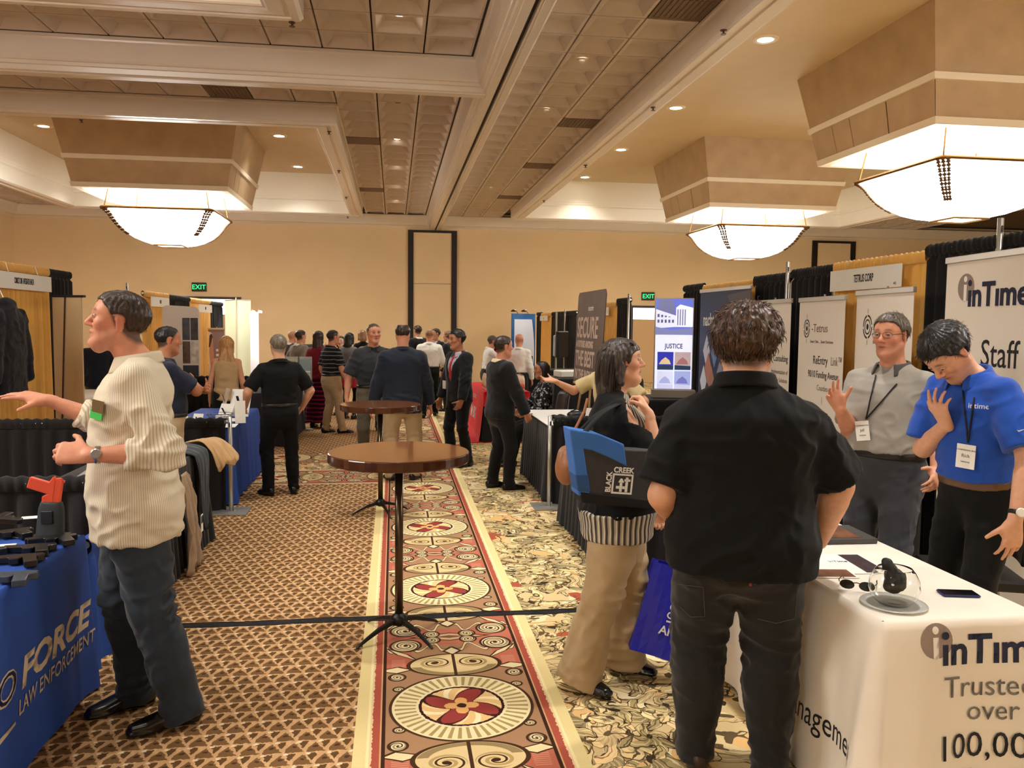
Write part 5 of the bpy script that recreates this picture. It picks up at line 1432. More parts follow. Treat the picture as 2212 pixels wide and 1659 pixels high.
# lit courthouse display on the neighbouring table
cloth_table('exhibition_table', 'black-clothed table carrying the lit courthouse display', 3.05, 3.85, 9.75, 10.6, .84, M_blackcloth, .02, (.01,.2), seed=16)
JD = thing('lit_display', 'back-lit display with courthouse photos and the word JUSTICE', 'display', (0,0,0))
Mj = frame_matrix((3.26,10.02,0), (.45,-.10,0)); wj = .46
mb = MB(); mb.box(-.012,wj+.012,.0,.05,.95,2.10,Mj); mb.build('case', mat('alu_rail'), JD)
mb = MB(); mb.box(-.03,wj+.05,-.04,.12,.845,.95,Mj); mb.build('base_case', mat('alu_base', (176,172,160), .4, .3), JD, bevel=.008)
mb = MB(); mb.box(0,wj,-.004,0,.96,2.09,Mj); mb.build('light_panel', mat('lit_white', (214,218,250), .5, emit=.75), JD)
def jp(name, poly, cl, k, e=.7): mb = MB(); mb.prism(poly, .001, Mj @ Matrix.Translation((0,-.0048-.0006*k,0))); mb.build(name, mat('jp_%d_%d_%d' % cl, cl, .5, emit=e), JD)
jp('photo_sky', [(0,1.64),(wj,1.64),(wj,2.09),(0,2.09)], (96,110,200), 0)
jp('photo_tower', [(.03,1.82),(.24,1.84),(.22,2.08),(.03,2.09)], (110,112,150), 1)
jp('photo_wing', [(0,1.72),(.25,1.74),(.25,1.88),(0,1.96)], (214,216,236), 2); jp('photo_wing', [(.25,1.74),(wj,1.74),(wj,1.98),(.30,2.02),(.25,1.98)], (226,228,246), 2)
for i in range(5): jp('photo_window', [(.02+.045*i,1.79),(.045+.045*i,1.79),(.045+.045*i,1.83),(.02+.045*i,1.83)], (84,88,130), 3)
for i in range(5): jp('photo_window', [(.02+.045*i,1.86),(.045+.045*i,1.86),(.045+.045*i,1.90-.01*i),(.02+.045*i,1.90-.01*i)], (84,88,130), 3)
for i in range(4): jp('photo_column', [(.265+.03*i,1.76),(.28+.03*i,1.76),(.28+.03*i,1.96),(.265+.03*i,1.96)], (120,120,156), 3)
jp('photo_plaza', [(0,1.64),(wj,1.64),(wj,1.73),(.2,1.70),(0,1.74)], (120,124,170), 4)
letter('JUSTICE', JD, Mj @ Matrix.Translation((wj*.5,-.0075,1.47)), .085, mat('ink_blue_lit',(24,30,70),.8), xs=.75, bold=.0012, align='CENTER')
for i, (x0_, z0_, cl, c2) in enumerate(((.03,1.20,(46,52,160),(206,180,140)),(.245,1.20,(170,150,150),(150,100,100)),(.03,.96,(200,204,230),(160,164,210)),(.245,.96,(150,160,210),(110,110,180)))):
    jp('photo_tile', [(x0_,z0_),(x0_+.20,z0_),(x0_+.20,z0_+.225),(x0_,z0_+.225)], cl, 1)
    jp('photo_detail', [(x0_+.02,z0_+.07),(x0_+.17,z0_+.07),(x0_+.15,z0_+.12),(x0_+.10,z0_+.16),(x0_+.05,z0_+.12)], c2, 2)
    jp('photo_ground', [(x0_,z0_),(x0_+.20,z0_),(x0_+.20,z0_+.05),(x0_,z0_+.06)], (40,56,80) if i < 2 else (190,190,220), 3)
# brown SECURE board on a wooden easel
SB = thing('easel_board', 'brown board reading SECURE THE BEST on a wooden easel', 'sign board', (0,0,0))
Mb = frame_matrix((2.30,10.62,0), (0,-1.40,0), (.05,0,1)); wb = 1.42
poly = [(0,1.03),(wb,1.03),(wb,2.12),(wb-.05,2.17),(.05,2.17),(0,2.12)]
mb = MB(); mb.prism(poly, .012, Mb); mb.build('board', mat('board_brown_print', (92,70,64), .45, noise=.25, nscale=1.4), SB)
for t, z_, s_, k in (('SECURE',1.60,.36,.78),('A FUTURE AMONG',1.475,.11,.85),('THE BEST',1.24,.27,.78),('IN THE INDUSTRY',1.07,.17,.82)):
    letter(t, SB, Mb @ Matrix.Translation((.06,-.0075,z_)), s_, mat('print_cream',(206,186,166),.6), bold=.006, xs=k*1.12)
letter('secure', SB, Mb @ Matrix.Translation((.60,-.0075,1.93)), .10, M_paper)
M_ease = mat('easel_pine', (196,160,110), .5)
for x in (.45, .95): mb = MB(); mb.tube([Mb @ Vector((x-.2*(x < .7)+.2*(x > .7),-.05,0)), Mb @ Vector((.7,.06,2.0))], .014, 6); mb.build('easel_leg', M_ease, SB)
mb = MB(); mb.tube([Mb @ Vector((.7,.65,0)), Mb @ Vector((.7,.06,2.0))], .014, 6); mb.build('easel_leg', M_ease, SB)
mb = MB(); mb.box(.2,1.2,-.05,.02,1.0,1.03,Mb); mb.build('easel_shelf', M_ease, SB)
# curved blue display with arm lamps (far)
BD = thing('curved_display', 'curved blue and white pop-up display with two arm lamps', 'display', (0,0,0))
Mc = frame_matrix((2.27,15.9,0), (.62,.0,0)); 
mb = MB(); mb.smooth = True; mb.grid(lambda u, v: tuple(Mc @ Vector((u*.50,.18*math.sin(u*1.7),.10+v*1.86))), 16, 8); ob = mb.build('panel', mat('display_blue',(40,110,176),.5), BD); ob.modifiers.new('t','SOLIDIFY').thickness = .01
mb = MB(); mb.smooth = True; mb.grid(lambda u, v: tuple(Mc @ Vector((.06+u*(.36+.06*math.sin(v*3)),.18*math.sin((.12+u*.76)*1.7)-.012,.55+v*1.30))), 14, 10); ob = mb.build('print', mat('display_white',(228,234,244),.5,emit=.12), BD)
mb = MB(); mb.smooth = True; mb.grid(lambda u, v: tuple(Mc @ Vector((.16+u*.22,.18*math.sin((.32+u*.44)*1.7)-.018,.90+v*.30*(.4+u*.6)))), 8, 8); mb.build('print_people', mat('display_people',(70,84,140),.5), BD)
for x in (.05,.25):
    mb = MB(); mb.tube([Mc @ Vector((x+.1,.15,1.96)), Mc @ Vector((x,-.2,2.03)), Mc @ Vector((x-.05,-.28,2.02))], .008, 6); mb.build('lamp_arm', mat('lamp_gold',(176,140,80),.3,.8), BD)
    mb = MB(); mb.smooth = True; mb.lathe([(.02,.03),(.055,.0),(.05,-.01)], 12, tuple(Mc @ Vector((x-.06,-.30,2.0)))); mb.build('lamp_head', M_black, BD)
# monitor on a thin stand
TV = thing('monitor_stand', 'flat monitor with white back on a thin silver stand', 'monitor', (2.62,12.95,0), math.radians(60))
mb = MB(); mb.rbox(0,0,1.42,.46,.05,.34,.03); mb.build('screen_back', mat('tv_white',(206,206,204),.4), TV); mb = MB(); mb.rbox(0,-.05,1.44,.52,.05,.42,.02); mb.build('screen', mat('tv_dark',(30,32,36),.3), TV)
mb = MB(); mb.tube([(0,.05,.02),(0,.05,1.95)], .016, 8); mb.build('pole', M_silver, TV); mb = MB(); mb.lathe([(.22,0),(.22,.02),(.03,.04)], 20, (0,.05,0)); mb.build('base', M_silver, TV)
# left side displays
o = thing('beige_display', 'beige display panel with dark frame beside the gold drape', 'display', (0,0,0)); Mp = frame_matrix((-3.80,9.95,0), (.37,-.12,0))
mb = MB(); mb.box(0,.36,0,.02,.05,2.0,Mp); mb.build('panel', mat('panel_beige',(196,170,130),.6), o)
mb = MB(); mb.box(-.02,.40,-.01,.03,2.0,2.025,Mp); mb.build('top_bar', M_black, o)
mb = MB(); mb.tube([Mp @ Vector((.17,-.012,2.0)), Mp @ Vector((.075,-.012,.3))], .009, 6); mb.build('strut', mat('frame_maroon',(60,26,22),.5), o)
mb = MB(); mb.box(.0,.36,-.12,.12,0,.04,Mp); mb.build('foot', M_black, o)
o = thing('round_corner_display', 'white fabric display with rounded corners and a four-picture block', 'display', (0,0,0)); Mp = frame_matrix((-3.69,14.0,0), (.56,.05,0)); wq = .56
pl_ = [(0,.03),(wq,.03),(wq,1.90)]+[(wq-.08+.08*math.cos(a*math.pi/10),1.90+.08*math.sin(a*math.pi/10)) for a in range(1,6)]+[(.08-.08*math.sin(a*math.pi/10),1.92+.08*math.cos(a*math.pi/10)) for a in range(0,6)]
mb = MB(); mb.prism(pl_, .03, Mp); mb.build('fabric', mat('fabric_white',(226,216,208),.7), o)
for i, (x0_, z0_, cl) in enumerate(((.30,1.44,(66,72,84)),(.425,1.44,(60,54,52)),(.30,1.06,(96,74,60)),(.425,1.06,(206,196,188)))):
    mb = MB(); mb.prism([(x0_,z0_),(x0_+.115,z0_),(x0_+.115,z0_+.36),(x0_,z0_+.36)], .002, Mp @ Matrix.Translation((0,-.017,0))); mb.build('picture', mat('pic%d' % i, cl, .5, noise=.5, nscale=9), o)
mb = MB(); mb.prism([(.30,.3),(.54,.3),(.54,1.03),(.30,1.03)], .002, Mp @ Matrix.Translation((0,-.017,0))); mb.build('picture', mat('picnavy',(44,46,66),.5), o)
o, Mx, w_ = rollup('roll-up banner with a woman portrait and mauve text column', (-3.84,18.0), (-3.50,17.9), 0, 1.58, mat('banner_mauve',(150,132,142),.5))
mb = MB(); mb.prism([(.0,.1),(.14,.1),(.11,1.2),(.09,1.5),(.0,1.54)], .001, Mx @ Matrix.Translation((0,-.001,0))); mb.build('print_white', M_paper, o)
mb = MB(); mb.prism([(.02,1.1),(.05,.7),(.10,.55),(.12,1.0),(.11,1.3),(.07,1.46),(.03,1.4)], .001, Mx @ Matrix.Translation((0,-.002,0))); mb.build('print_portrait', mat('print_skin',(206,160,136),.5), o)
mb = MB(); mb.prism([(.01,1.2),(.04,1.22),(.10,1.42),(.08,1.50),(.03,1.45)], .001, Mx @ Matrix.Translation((0,-.003,0))); mb.build('print_hair', mat('print_hair',(86,60,50),.5), o)
for i in range(4): mb = MB(); mb.box(.17,.30,-.002,-.001,1.12-.10*i,1.17-.10*i,Mx); mb.build('print_text_block', M_paper, o)
o = thing('pale_panel_display', 'pale green panel display in the corner under the lit doorway', 'display', (0,0,0)); M_pg = mat('panel_palegreen',(232,236,200),.6)
for k, (x0_, y0_, x1_, y1_) in enumerate(((-4.06,20.9,-3.72,20.5),(-3.72,20.5,-3.40,20.6))):
    Mp = frame_matrix((x0_,y0_,0), (x1_-x0_,y1_-y0_,0)); ww = math.hypot(x1_-x0_,y1_-y0_); mb = MB(); mb.box(0,ww,0,.02,.02,2.27,Mp); mb.build('panel', M_pg, o); mb = MB(); mb.box(0,ww,-.005,.025,2.25,2.275,Mp); mb.build('top_rail', mat('alu_rail'), o)
mb = MB(); mb.tube([(-3.72,20.47,.02),(-3.72,20.47,2.32)], .015, 6); mb.build('hinge_pole', mat('pole_beige',(206,190,160),.5), o)
o, Mx, w_ = rollup('glowing white banner lit by two small arm lamps', (-3.24,19.5), (-3.04,19.42), 0, 1.94, mat('lit_banner',(246,244,248),.5))
for x in (.03,.2):
    mb = MB(); mb.tube([Mx @ Vector((x,0,1.96)), Mx @ Vector((x+.10,-.12,2.03)), Mx @ Vector((x+.2,-.25,2.0))], .006, 6); mb.build('lamp_arm', M_silver, o)
    mb = MB(); mb.smooth = True; mb.lathe([(.02,.03),(.045,0),(.045,-.02)], 12, tuple(Mx @ Vector((x+.22,-.27,1.97)))); mb.build('lamp_head', mat('lamp_glow',(255,250,240),.4,emit=9), o)
    ld = bpy.data.lights.new('arm_lamp','SPOT'); ld.energy = 25; ld.spot_size = 1.6; ld.shadow_soft_size = .04; lo_ = link('arm_lamp', ld, o); lo_.matrix_local = Matrix.Translation(Mx @ Vector((x+.22,-.30,1.93))) @ Matrix.Rotation(math.radians(50),4,'X') @ Matrix.Rotation(math.radians(20),4,'Y')
# ================================================================ the cast
def cloth(name, col=None, rough=.85, **kw): return mat(name, col, rough, spec=.25, noise=kw.pop('noise', .06), nscale=kw.pop('nscale', 14), sheen=kw.pop('sheen', .15), **kw)
def stripes(name, base, line, period, axis='around', duty=.35, line2=None):
    m, b = begin(name, .85, .2); x, y, z = coord()
    wob = enoise(x, y, z, 6.0, 1.0)*period*.5
    t = (eatan2(x, y)*.17 if axis == 'around' else z) + wob
    c = C(base); c.paint(elt(efrac(t/period), duty), line)
    if line2: c.paint(eband(efrac(t/period), .62, .07), line2)
    finish(b, c); return m
def printed(name, base, spot, sc=26.0):
    m, b = begin(name, .8, .2); x, y, z = coord(); g = enoise(x, y, z, sc, 2.0); c = C(base); c.paint(egt(g, .57), spot); c.paint(egt(g, .66), base); finish(b, c); return m
def hairmat(name, col, col2=None):
    m, b = begin(name, .42, .45); x, y, z = coord(); g = enoise(x*70.0, y*70.0, z*9.0, 1.0, 3.0)
    c = C(col); c.paint(egt(g, .5)*.8, col2 or tuple(int(v*.6) for v in col)); c.paint(egt(g, .64)*.5, tuple(min(255, int(v*1.35)) for v in (col2 or col))); finish(b, c); return m
H_dbrown = hairmat('hair_darkbrown', (58,42,32)); H_black = hairmat('hair_black', (26,22,22)); H_grey = hairmat('hair_grey', (132,122,108), (92,84,74)); H_blond = hairmat('hair_blond', (176,128,74), (138,94,50))
H_brown = hairmat('hair_brown', (84,58,40), (48,33,24)); H_greybrown = hairmat('hair_greybrown', (92,80,66), (54,46,38)); H_ash = hairmat('hair_ash', (74,62,54), (44,37,33)); H_sand = hairmat('hair_sand', (150,112,76), (112,82,54))
C_black = cloth('cloth_black', (12,12,13), sheen=.05); C_khaki = cloth('cloth_khaki', (176,152,116)); C_navy = cloth('cloth_navy', (30,34,52)); C_white = cloth('cloth_white', (232,230,222)); C_grey = cloth('cloth_greysuit', (128,118,106))
C_dark = cloth('cloth_darksuit', (22,22,25)); C_jean = cloth('cloth_jeans', (44,52,62), noise=.22, nscale=5); C_tan = cloth('cloth_tan', (168,138,96))
class Wld:
    """world-space posing helper for one person"""
    def __init__(s, loc, rz): s.l = np.array([loc[0], loc[1], 0]); s.rz = rz; c, q = math.cos(-rz), math.sin(-rz); s.R = np.array([[c,-q,0],[q,c,0],[0,0,1]])
    def p(s, w): return tuple(s.R@(np.array(w, float)-s.l))
    def d(s, w): return tuple(s.R@np.array(w, float))
    def arm(s, w, pole=None, D=None, N=None, **kw):
        a = dict(w=s.p(w), **kw)
        if pole is not None: a['pole'] = s.d(pole)
        if D is not None: a['D'] = s.d(D)
        if N is not None: a['N'] = s.d(N)
        return a
    def foot(s, heel, toe):
        h_, t = np.array(atz(*heel)), np.array(atz(*toe)); d = nv(t-h_); an = s.R@(h_+d*.075-s.l); dl = s.R@d
        return (an[0], an[1], math.atan2(-dl[0], dl[1]))
DG = math.radians
def badge(o, W_, p, n, w_=.095, h_=.075, tilt=0.0, mats=None, name='name_badge'):
    """small card on a person, world point p facing n"""
    Mb_ = frame_matrix(W_.p(p), np.cross(np.array([0,0,1.0]), np.array(W_.d(n)))) @ Matrix.Rotation(tilt, 4, 'Y')
    mb = MB(); mb.box(-w_/2,w_/2,-.002,.002,0,h_,Mb_); return mb.build(name, mats or M_paper, o), Mb_

# ---- pointing man in the striped shirt
LM = (-1.10, 3.70); w1 = Wld(LM, DG(101)); SH = stripes('shirt_pinstripe', (216,205,182), (184,173,152), .0062, duty=.4)
pose = dict(footL=w1.foot((428,1556),(282,1592)), footR=w1.foot((330,1512),(182,1556)), lean=-.02, hip=(0,0,0), hfwd=.08, nk=-.015, head=(DG(5),DG(-9),0),
    armL=w1.arm(aty(190,983,3.40), (.45,-.25,-1), (-1,.05,.10), (.15,.85,-.5), curl=(.55,.6,.65,.7,.5), spread=.1),
    armR=w1.arm(aty(104,864,3.98), (.5,.5,-1), (-1,-.10,.22), (-.2,.25,-1), curl=(.10,.12,.15,.2,.1), spread=.9))
P1, J1 = person((*LM,0), w1.rz, 'man in cream striped shirt pointing across the table of training pistols', 1.905, pose, girth=1.08, belly=.02, skin='ruddy', res=.006,
    top=dict(kind='shirt', mat=SH, sleeve='long', slen=.50, hem=-.155, loose=.024, inf=.016, sw=1.0, cuff=1.25, collaropen=.5, wr=2.2, collarh=.05), bottom=dict(mat=C_jean, width=1.12, hem=.03, wr=2.2), hair=dict(style='short', mat=H_dbrown, t=.014, col=(58,42,32), vol=(0,.004,.004)), face=dict(stubble=.15), seed=1)
# ---- large man in black polo, seen from behind
BM = (1.325, 2.97); w2 = Wld(BM, DG(-20))
pose = dict(footL=(-.15,.02,.25), footR=(.13,-.03,-.15), head=(DG(-10),DG(2),0), lean=.02, hs=1.19, nk=-.05, hfwd=.03,
    armR=w2.arm(aty(1768,1172,3.05), (1,-.35,.1), (-.35,.2,-1), (-.8,.5,0), curl=(.5,.5,.5,.5,.3)),
    armL=w2.arm(aty(1478,1140,3.18), (-.8,-.7,.0), (.3,.3,-1), (.8,.3,0), curl=(.5,.5,.5,.5,.3)))
P2, J2 = person((*BM,0), w2.rz, 'large man in black polo and dark jeans, back turned, at the white table', 1.85, pose, girth=1.42, belly=.06, skin='fair', res=.0065,
    top=dict(kind='shirt', mat=C_black, sleeve='short', slen=.86, hem=-.14, loose=.02, sw=1.15, wr=1.8, collarh=.06, collaropen=.3, freq=(6,6,4)), bottom=dict(mat=cloth('cloth_blackjeans', (30,29,28), noise=.18, nscale=5), width=1.12, wr=1.8), shoes=dict(mat=mat('shoe_brown', (52,36,26), .4), len=.30),
    hair=dict(style='short', mat=H_brown, t=.026, col=(70,48,34), vol=(.008,.006,.004), line=([-.16,-.09,-.05,0,.02,.045,.062,.075,.10],[-.115,-.12,-.11,-.06,-.02,.045,.078,.084,.086]), tap=.45, rip=.003, na=.014, nf=45), face=dict(stubble=.75, stubcol=(70,46,32)), seed=2, neckg=1.15)
# ---- woman with tote bag
WM = (1.10, 3.84); w3 = Wld(WM, DG(-98))
pose = dict(footR=w3.foot((1226,1478),(1335,1518)), footL=w3.foot((1318,1438),(1424,1462)), hip=(.0,-.02,0), head=(DG(-8),DG(-3),0), nk=-.01, lean=-.03,
    armR=w3.arm(aty(1402,893,3.66), (.1,-.25,-1), (-.35,.45,.75), (-.8,.4,-.2), curl=(.9,.95,1.0,1.0,.6)),
    armL=w3.arm(aty(1440,1150,3.92), (.2,.6,-.6), (.1,0,-1), (0,-1,0), curl=(1.0,1.1,1.1,1.1,.5)))
WS = stripes('blouse_stripe', (168,158,140), (70,66,62), .020, duty=.4, line2=(226,220,206))
P3, J3 = person((*WM,0), w3.rz, 'woman in black cardigan and khaki trousers carrying a tote bag', 1.715, pose, female=True, girth=1.20, belly=.035, skin='fair', res=.006,
    top=dict(kind='cardigan', mat=C_black, sleeve='mid', slen=.42, hem=-.04, v=(.02,.17), under=WS, collar=False, inf=.022, loose=.012, sw=1.1, wr=1.3), bottom=dict(mat=C_khaki, width=1.15, flare=1.42, hem=.03, wr=2.0), shoes=dict(len=.255),
    hair=dict(style='shoulder', mat=H_ash, len=.27, w=.075, t=.016, back=.045, col=(74,60,50), line=([-.14,-.09,-.04,0,.02,.05,.066,.078,.10],[-.10,-.10,-.08,-.06,-.03,.02,.05,.058,.062])), seed=3)
# long blouse tail under the cardigan
Sx = J3['S']; F = Field(J3['P0']-np.array([.4,.4,.35]), J3['P0']+np.array([.4,.4,.2]), .008); F.put(torso_loft(J3, torso_tab(Sx,1.20,.035,True,.036), -.165*Sx, -.02*Sx, 2.4, (True,True)), .01); garment('blouse_tail', F, WS, P3, .006, 1, 5, (), (16,16,1.5))
# ---- grey polo man with glasses
GM = (2.78, 4.30); w4 = Wld(GM, DG(118))
pose = dict(head=(DG(2),DG(2),0), lean=-.03,
    armR=w4.arm(aty(1814,882,4.22), (.1,.1,-1), (-.5,-.1,.8), (-.35,-.75,.55), curl=(.15,.25,.4,.55,.1), spread=1.4),
    armL=w4.arm((2.86,3.98,1.0), (.6,.4,-.4)))
C_gp = cloth('polo_grey', (150,144,134)); 
P4, J4 = person((*GM,0), w4.rz, 'man in grey polo and glasses gesturing with an open palm', 1.85, pose, girth=1.14, belly=.05, skin='ruddy', res=.006,
    top=dict(kind='shirt', mat=C_gp, sleeve='short', slen=.85, tuck=True, collarmat=cloth('collar_charcoal',(74,72,70)), collaropen=.6, collarh=.045, sw=1.15, loose=.006, wr=1.2), bottom=dict(mat=cloth('slacks_grey',(62,64,70)), width=1.05), hair=dict(style='short', mat=H_greybrown, t=.015, vol=(0,.003,.006), col=(96,80,62)), face=dict(stubble=.22, stubcol=(150,110,90)), seed=4)
# ---- young man in blue polo
YM = (2.70, 3.50); w5 = Wld(YM, DG(98))
pose = dict(head=(DG(2),DG(46),0), lean=.16, hs=1.04, hip=(0,-.05,0),
    armR=w5.arm(aty(2044,915,3.46), (-.2,.1,-1), (-.55,-.15,.8), (.6,.1,.5), curl=(.25,.35,.45,.55,.3), spread=1.2),
    armL=w5.arm(aty(2192,1125,3.12), (.5,-.55,-.2), (-.05,.02,-1), (.05,1,0), curl=(.3,.2,.25,.3,.25), spread=.8))
C_bp = cloth('polo_blue', (32,76,170)); 
P5, J5 = person((*YM,0), w5.rz, 'young man in royal blue polo looking down with hand at his face', 1.86, pose, girth=.98, skin='fair', res=.006,
    top=dict(kind='shirt', mat=C_bp, sleeve='short', slen=.85, tuck=True, collaropen=.45, collarh=.045, sw=1.15, loose=.01, wr=1.2), bottom=dict(mat=C_black, beltmat=mat('belt_brown',(96,66,44),.4)), hair=dict(style='short', mat=H_black, t=.022, vol=(.002,.004,.008), col=(30,24,22)), face=dict(stubble=.12), seed=5)

# ================================================================ background people
def bg(px, label, loc, rz, h, **kw):
    k = dict(res=.0125, seed=int(px)); k.update(kw); return person((*loc, 0), DG(rz), label, h, **k)
pock = lambda h: dict(w=(.30,.10,.50*h), pole=(1,-1,0), D=(-.4,.3,-1), N=(-1,0,0), curl=(.6,.6,.6,.6,.3))
short = lambda m, c=(60,44,34), **k: dict(style='short', mat=m, col=c, **k)
# navy polo, arms crossed
bg(395,'man in navy polo with crossed arms behind the coat table',(-1.90,7.22),-62,1.72,res=.009,skin='tan',girth=1.12,belly=.04,
   pose=dict(armR=dict(w=(-.10,.28,1.20),pole=(1,.3,-.6),D=(-1,.1,.15),N=(0,-1,0)), armL=dict(w=(.10,.31,1.16),pole=(-1,.3,-.6),D=(1,.05,.3),N=(0,-1,.2)),head=(0,.05,0)),
   top=dict(kind='shirt',mat=C_navy,tuck=True,slen=.8), bottom=dict(mat=C_khaki), hair=short(H_black,(28,24,24),t=.008))
# blonde woman
bg(510,'woman with long blonde hair in tan sleeveless top, back turned',(-2.02,10.45),8,1.58,female=True,skin='tan',top=dict(kind='shirt',mat=C_tan,sleeve='none',hem=-.05,collar=False), bottom=dict(mat=C_black),
   hair=dict(style='long',mat=H_blond,len=.36,w=.10,t=.016,col=(170,125,75)))
# grey-haired man in black
bg(580,'grey-haired man in black shirt and trousers at the blue table',(-1.14,8.54),22,1.63,res=.009,girth=1.08,skin='fair',
   pose=dict(armR=dict(w=(.27,.14,.86),pole=(1,-.8,-.1),D=(-.5,.4,-.8),N=(-1,.3,0)),armL=dict(w=(-.30,.16,.90),pole=(-.6,-1,0)),footR=(.13,-.02,-.35),footL=(-.12,.0,.3)),
   top=dict(kind='shirt',mat=C_black,tuck=True,slen=.85), bottom=dict(mat=C_black), hair=short(H_grey,(140,130,118),t=.014))
# grey suit and companion
bg(655,'man in light grey suit jacket pointing beyond the brochure stands',(-1.62,14.7),-48,1.62,res=.012,top=dict(kind='jacket',mat=C_grey,sleeve='long',under=C_white), bottom=dict(mat=C_dark), hair=short(H_dbrown), pose=dict(armL=dict(w=(-.32,.05,.85)),armR=dict(w=(.25,.1,.9))))
bg(637,'bald man in charcoal jacket reaching out behind the light grey suit',(-1.90,15.9),-40,1.60,res=.013,top=dict(kind='jacket',mat=cloth('cloth_charcoal',(66,64,66)),sleeve='long',under=C_white), bottom=dict(mat=C_dark), hair=dict(shade=.2,col=(120,100,84)), pose=dict(armR=dict(w=(.45,.55,1.30),pole=(0,0,-1))))
# floral skirt woman
FL = stripes('floral_skirt',(60,14,44),(150,30,80),.07,'z',.3,(28,10,30))
bg(690,'woman with long dark hair in a long purple patterned skirt',(-1.24,13.95),-25,1.62,female=True,skin='tan',res=.012,top=dict(kind='shirt',mat=cloth('top_red',(120,24,40)),collar=False,hem=-.02),bottom=dict(kind='skirt',mat=FL,hem=.10,flare=1.25),hair=dict(style='long',mat=H_dbrown,len=.30,w=.08,t=.015))
# striped polo
bg(715,'man in black and grey striped polo and khaki trousers',(-.97,13.25),-55,1.64,res=.0095,skin='ruddy',girth=1.08,pose=dict(armR=pock(1.62),footR=(.11,.12,-.3),footL=(-.10,-.05,.1)),
   top=dict(kind='shirt',mat=stripes('polo_stripes',(26,26,30),(120,122,132),.062,'z',.22),tuck=True,slen=.85),bottom=dict(mat=C_khaki),hair=short(H_dbrown,t=.010))
bg(740,'woman in black dress facing the hall beside the striped polo',(-.98,15.9),168,1.50,female=True,skin='light',res=.012,pose=dict(armR=dict(w=(.02,.24,1.0),pole=(1,-.4,-.5))),top=dict(kind='shirt',mat=C_black,collar=False,vneck=True,v=(.30,.05)),bottom=dict(kind='skirt',mat=C_black,hem=.5),hair=dict(style='shoulder',mat=H_black,len=.20,w=.08,col=(30,24,24)))
bg(768,'woman with black hair, grey jacket and red skirt',(-.80,15.2),-28,1.58,female=True,skin='tan',res=.012,pose=dict(armL=dict(w=(-.10,.26,1.05),pole=(-1,0,-.6))),top=dict(kind='shirt',mat=cloth('cardigan_grey',(112,110,116)),sleeve='long',collar=False),bottom=dict(kind='skirt',mat=cloth('skirt_red',(168,24,44)),hem=.58,legmat=C_black),hair=dict(style='shoulder',mat=H_black,len=.22,w=.08,col=(30,24,24)))
bg(782,'woman with auburn hair mostly hidden behind the bald man in tan',(-.62,16.9),20,1.62,female=True,res=.014,top=dict(kind='shirt',mat=C_black),hair=dict(style='shoulder',mat=H_sand,len=.15))
bg(795,'bald man in tan shirt standing by the red-skirted woman',(-.34,13.55),-8,1.66,res=.011,skin='tan',girth=1.1,pose=dict(armR=dict(w=(.05,.28,1.08),pole=(1,0,-.7))),top=dict(kind='shirt',mat=C_tan,slen=.85,hem=-.12),bottom=dict(mat=C_black),hair=dict(shade=.35,col=(90,66,50)))
bg(812,'man with cropped grey hair in charcoal polo facing the hall',(-.24,9.98),186,1.76,res=.0085,skin='ruddy',girth=1.1,pose=dict(head=(DG(14),0,0),armL=dict(w=(-.26,.12,.90)),armR=dict(w=(.32,.08,.86),pole=(.6,-1,0)),footR=(.12,.02,-.3),footL=(-.10,.0,.3)),
   top=dict(kind='shirt',mat=cloth('polo_charcoal',(46,48,52)),slen=.9,tuck=True,sw=1.1),bottom=dict(mat=cloth('slacks_olive',(98,92,78))),hair=dict(style='short',mat=H_greybrown,t=.006,col=(120,104,88),shade=.6))
bg(850,'balding man in dark navy blazer and khaki trousers, back turned',(.10,9.18),6,1.765,res=.0085,skin='ruddy',girth=1.16,belly=.04,pose=dict(armR=dict(w=(.32,.08,.82)),armL=dict(w=(-.33,.06,.82)),footR=(.13,.03,-.5),footL=(-.12,.03,.3),head=(DG(-14),.08,0)),
   top=dict(kind='jacket',mat=cloth('blazer_navy',(32,38,52)),sleeve='long',under=C_white,hem=-.16,collarmat=cloth('blazer_navy')),bottom=dict(mat=C_khaki,width=1.1),hair=dict(style='bald_top',mat=H_dbrown,t=.010,col=(70,52,40)))
bg(925,'man in white dress shirt walking away past the navy blazer',(.66,15.4),-6,1.66,res=.011,skin='ruddy',girth=1.1,pose=dict(footR=(.10,.18,-.1),footL=(-.10,-.14,.1),armR=dict(w=(.22,.28,.95))),top=dict(kind='shirt',mat=C_white,sleeve='long',tuck=True,slen=.9),bottom=dict(mat=C_black),hair=dict(style='bald_top',mat=H_sand,t=.006,shade=.3,col=(150,110,80)))
bg(912,'man in dark suit beyond the white dress shirt',(.52,17.6),30,1.72,res=.014,top=dict(kind='jacket',mat=C_dark,sleeve='long',under=C_white),bottom=dict(mat=C_dark),hair=short(H_dbrown))
bg(945,'dark-haired man in suit facing the white dress shirt',(.88,17.0),120,1.66,res=.014,top=dict(kind='jacket',mat=C_dark,sleeve='long',under=C_white),bottom=dict(mat=C_dark),hair=short(H_dbrown))
bg(955,'grey-haired man in dark jacket behind the red tie',(1.10,16.5),60,1.62,res=.014,top=dict(kind='jacket',mat=C_dark,sleeve='long',under=C_white),bottom=dict(mat=C_dark),hair=short(H_sand))
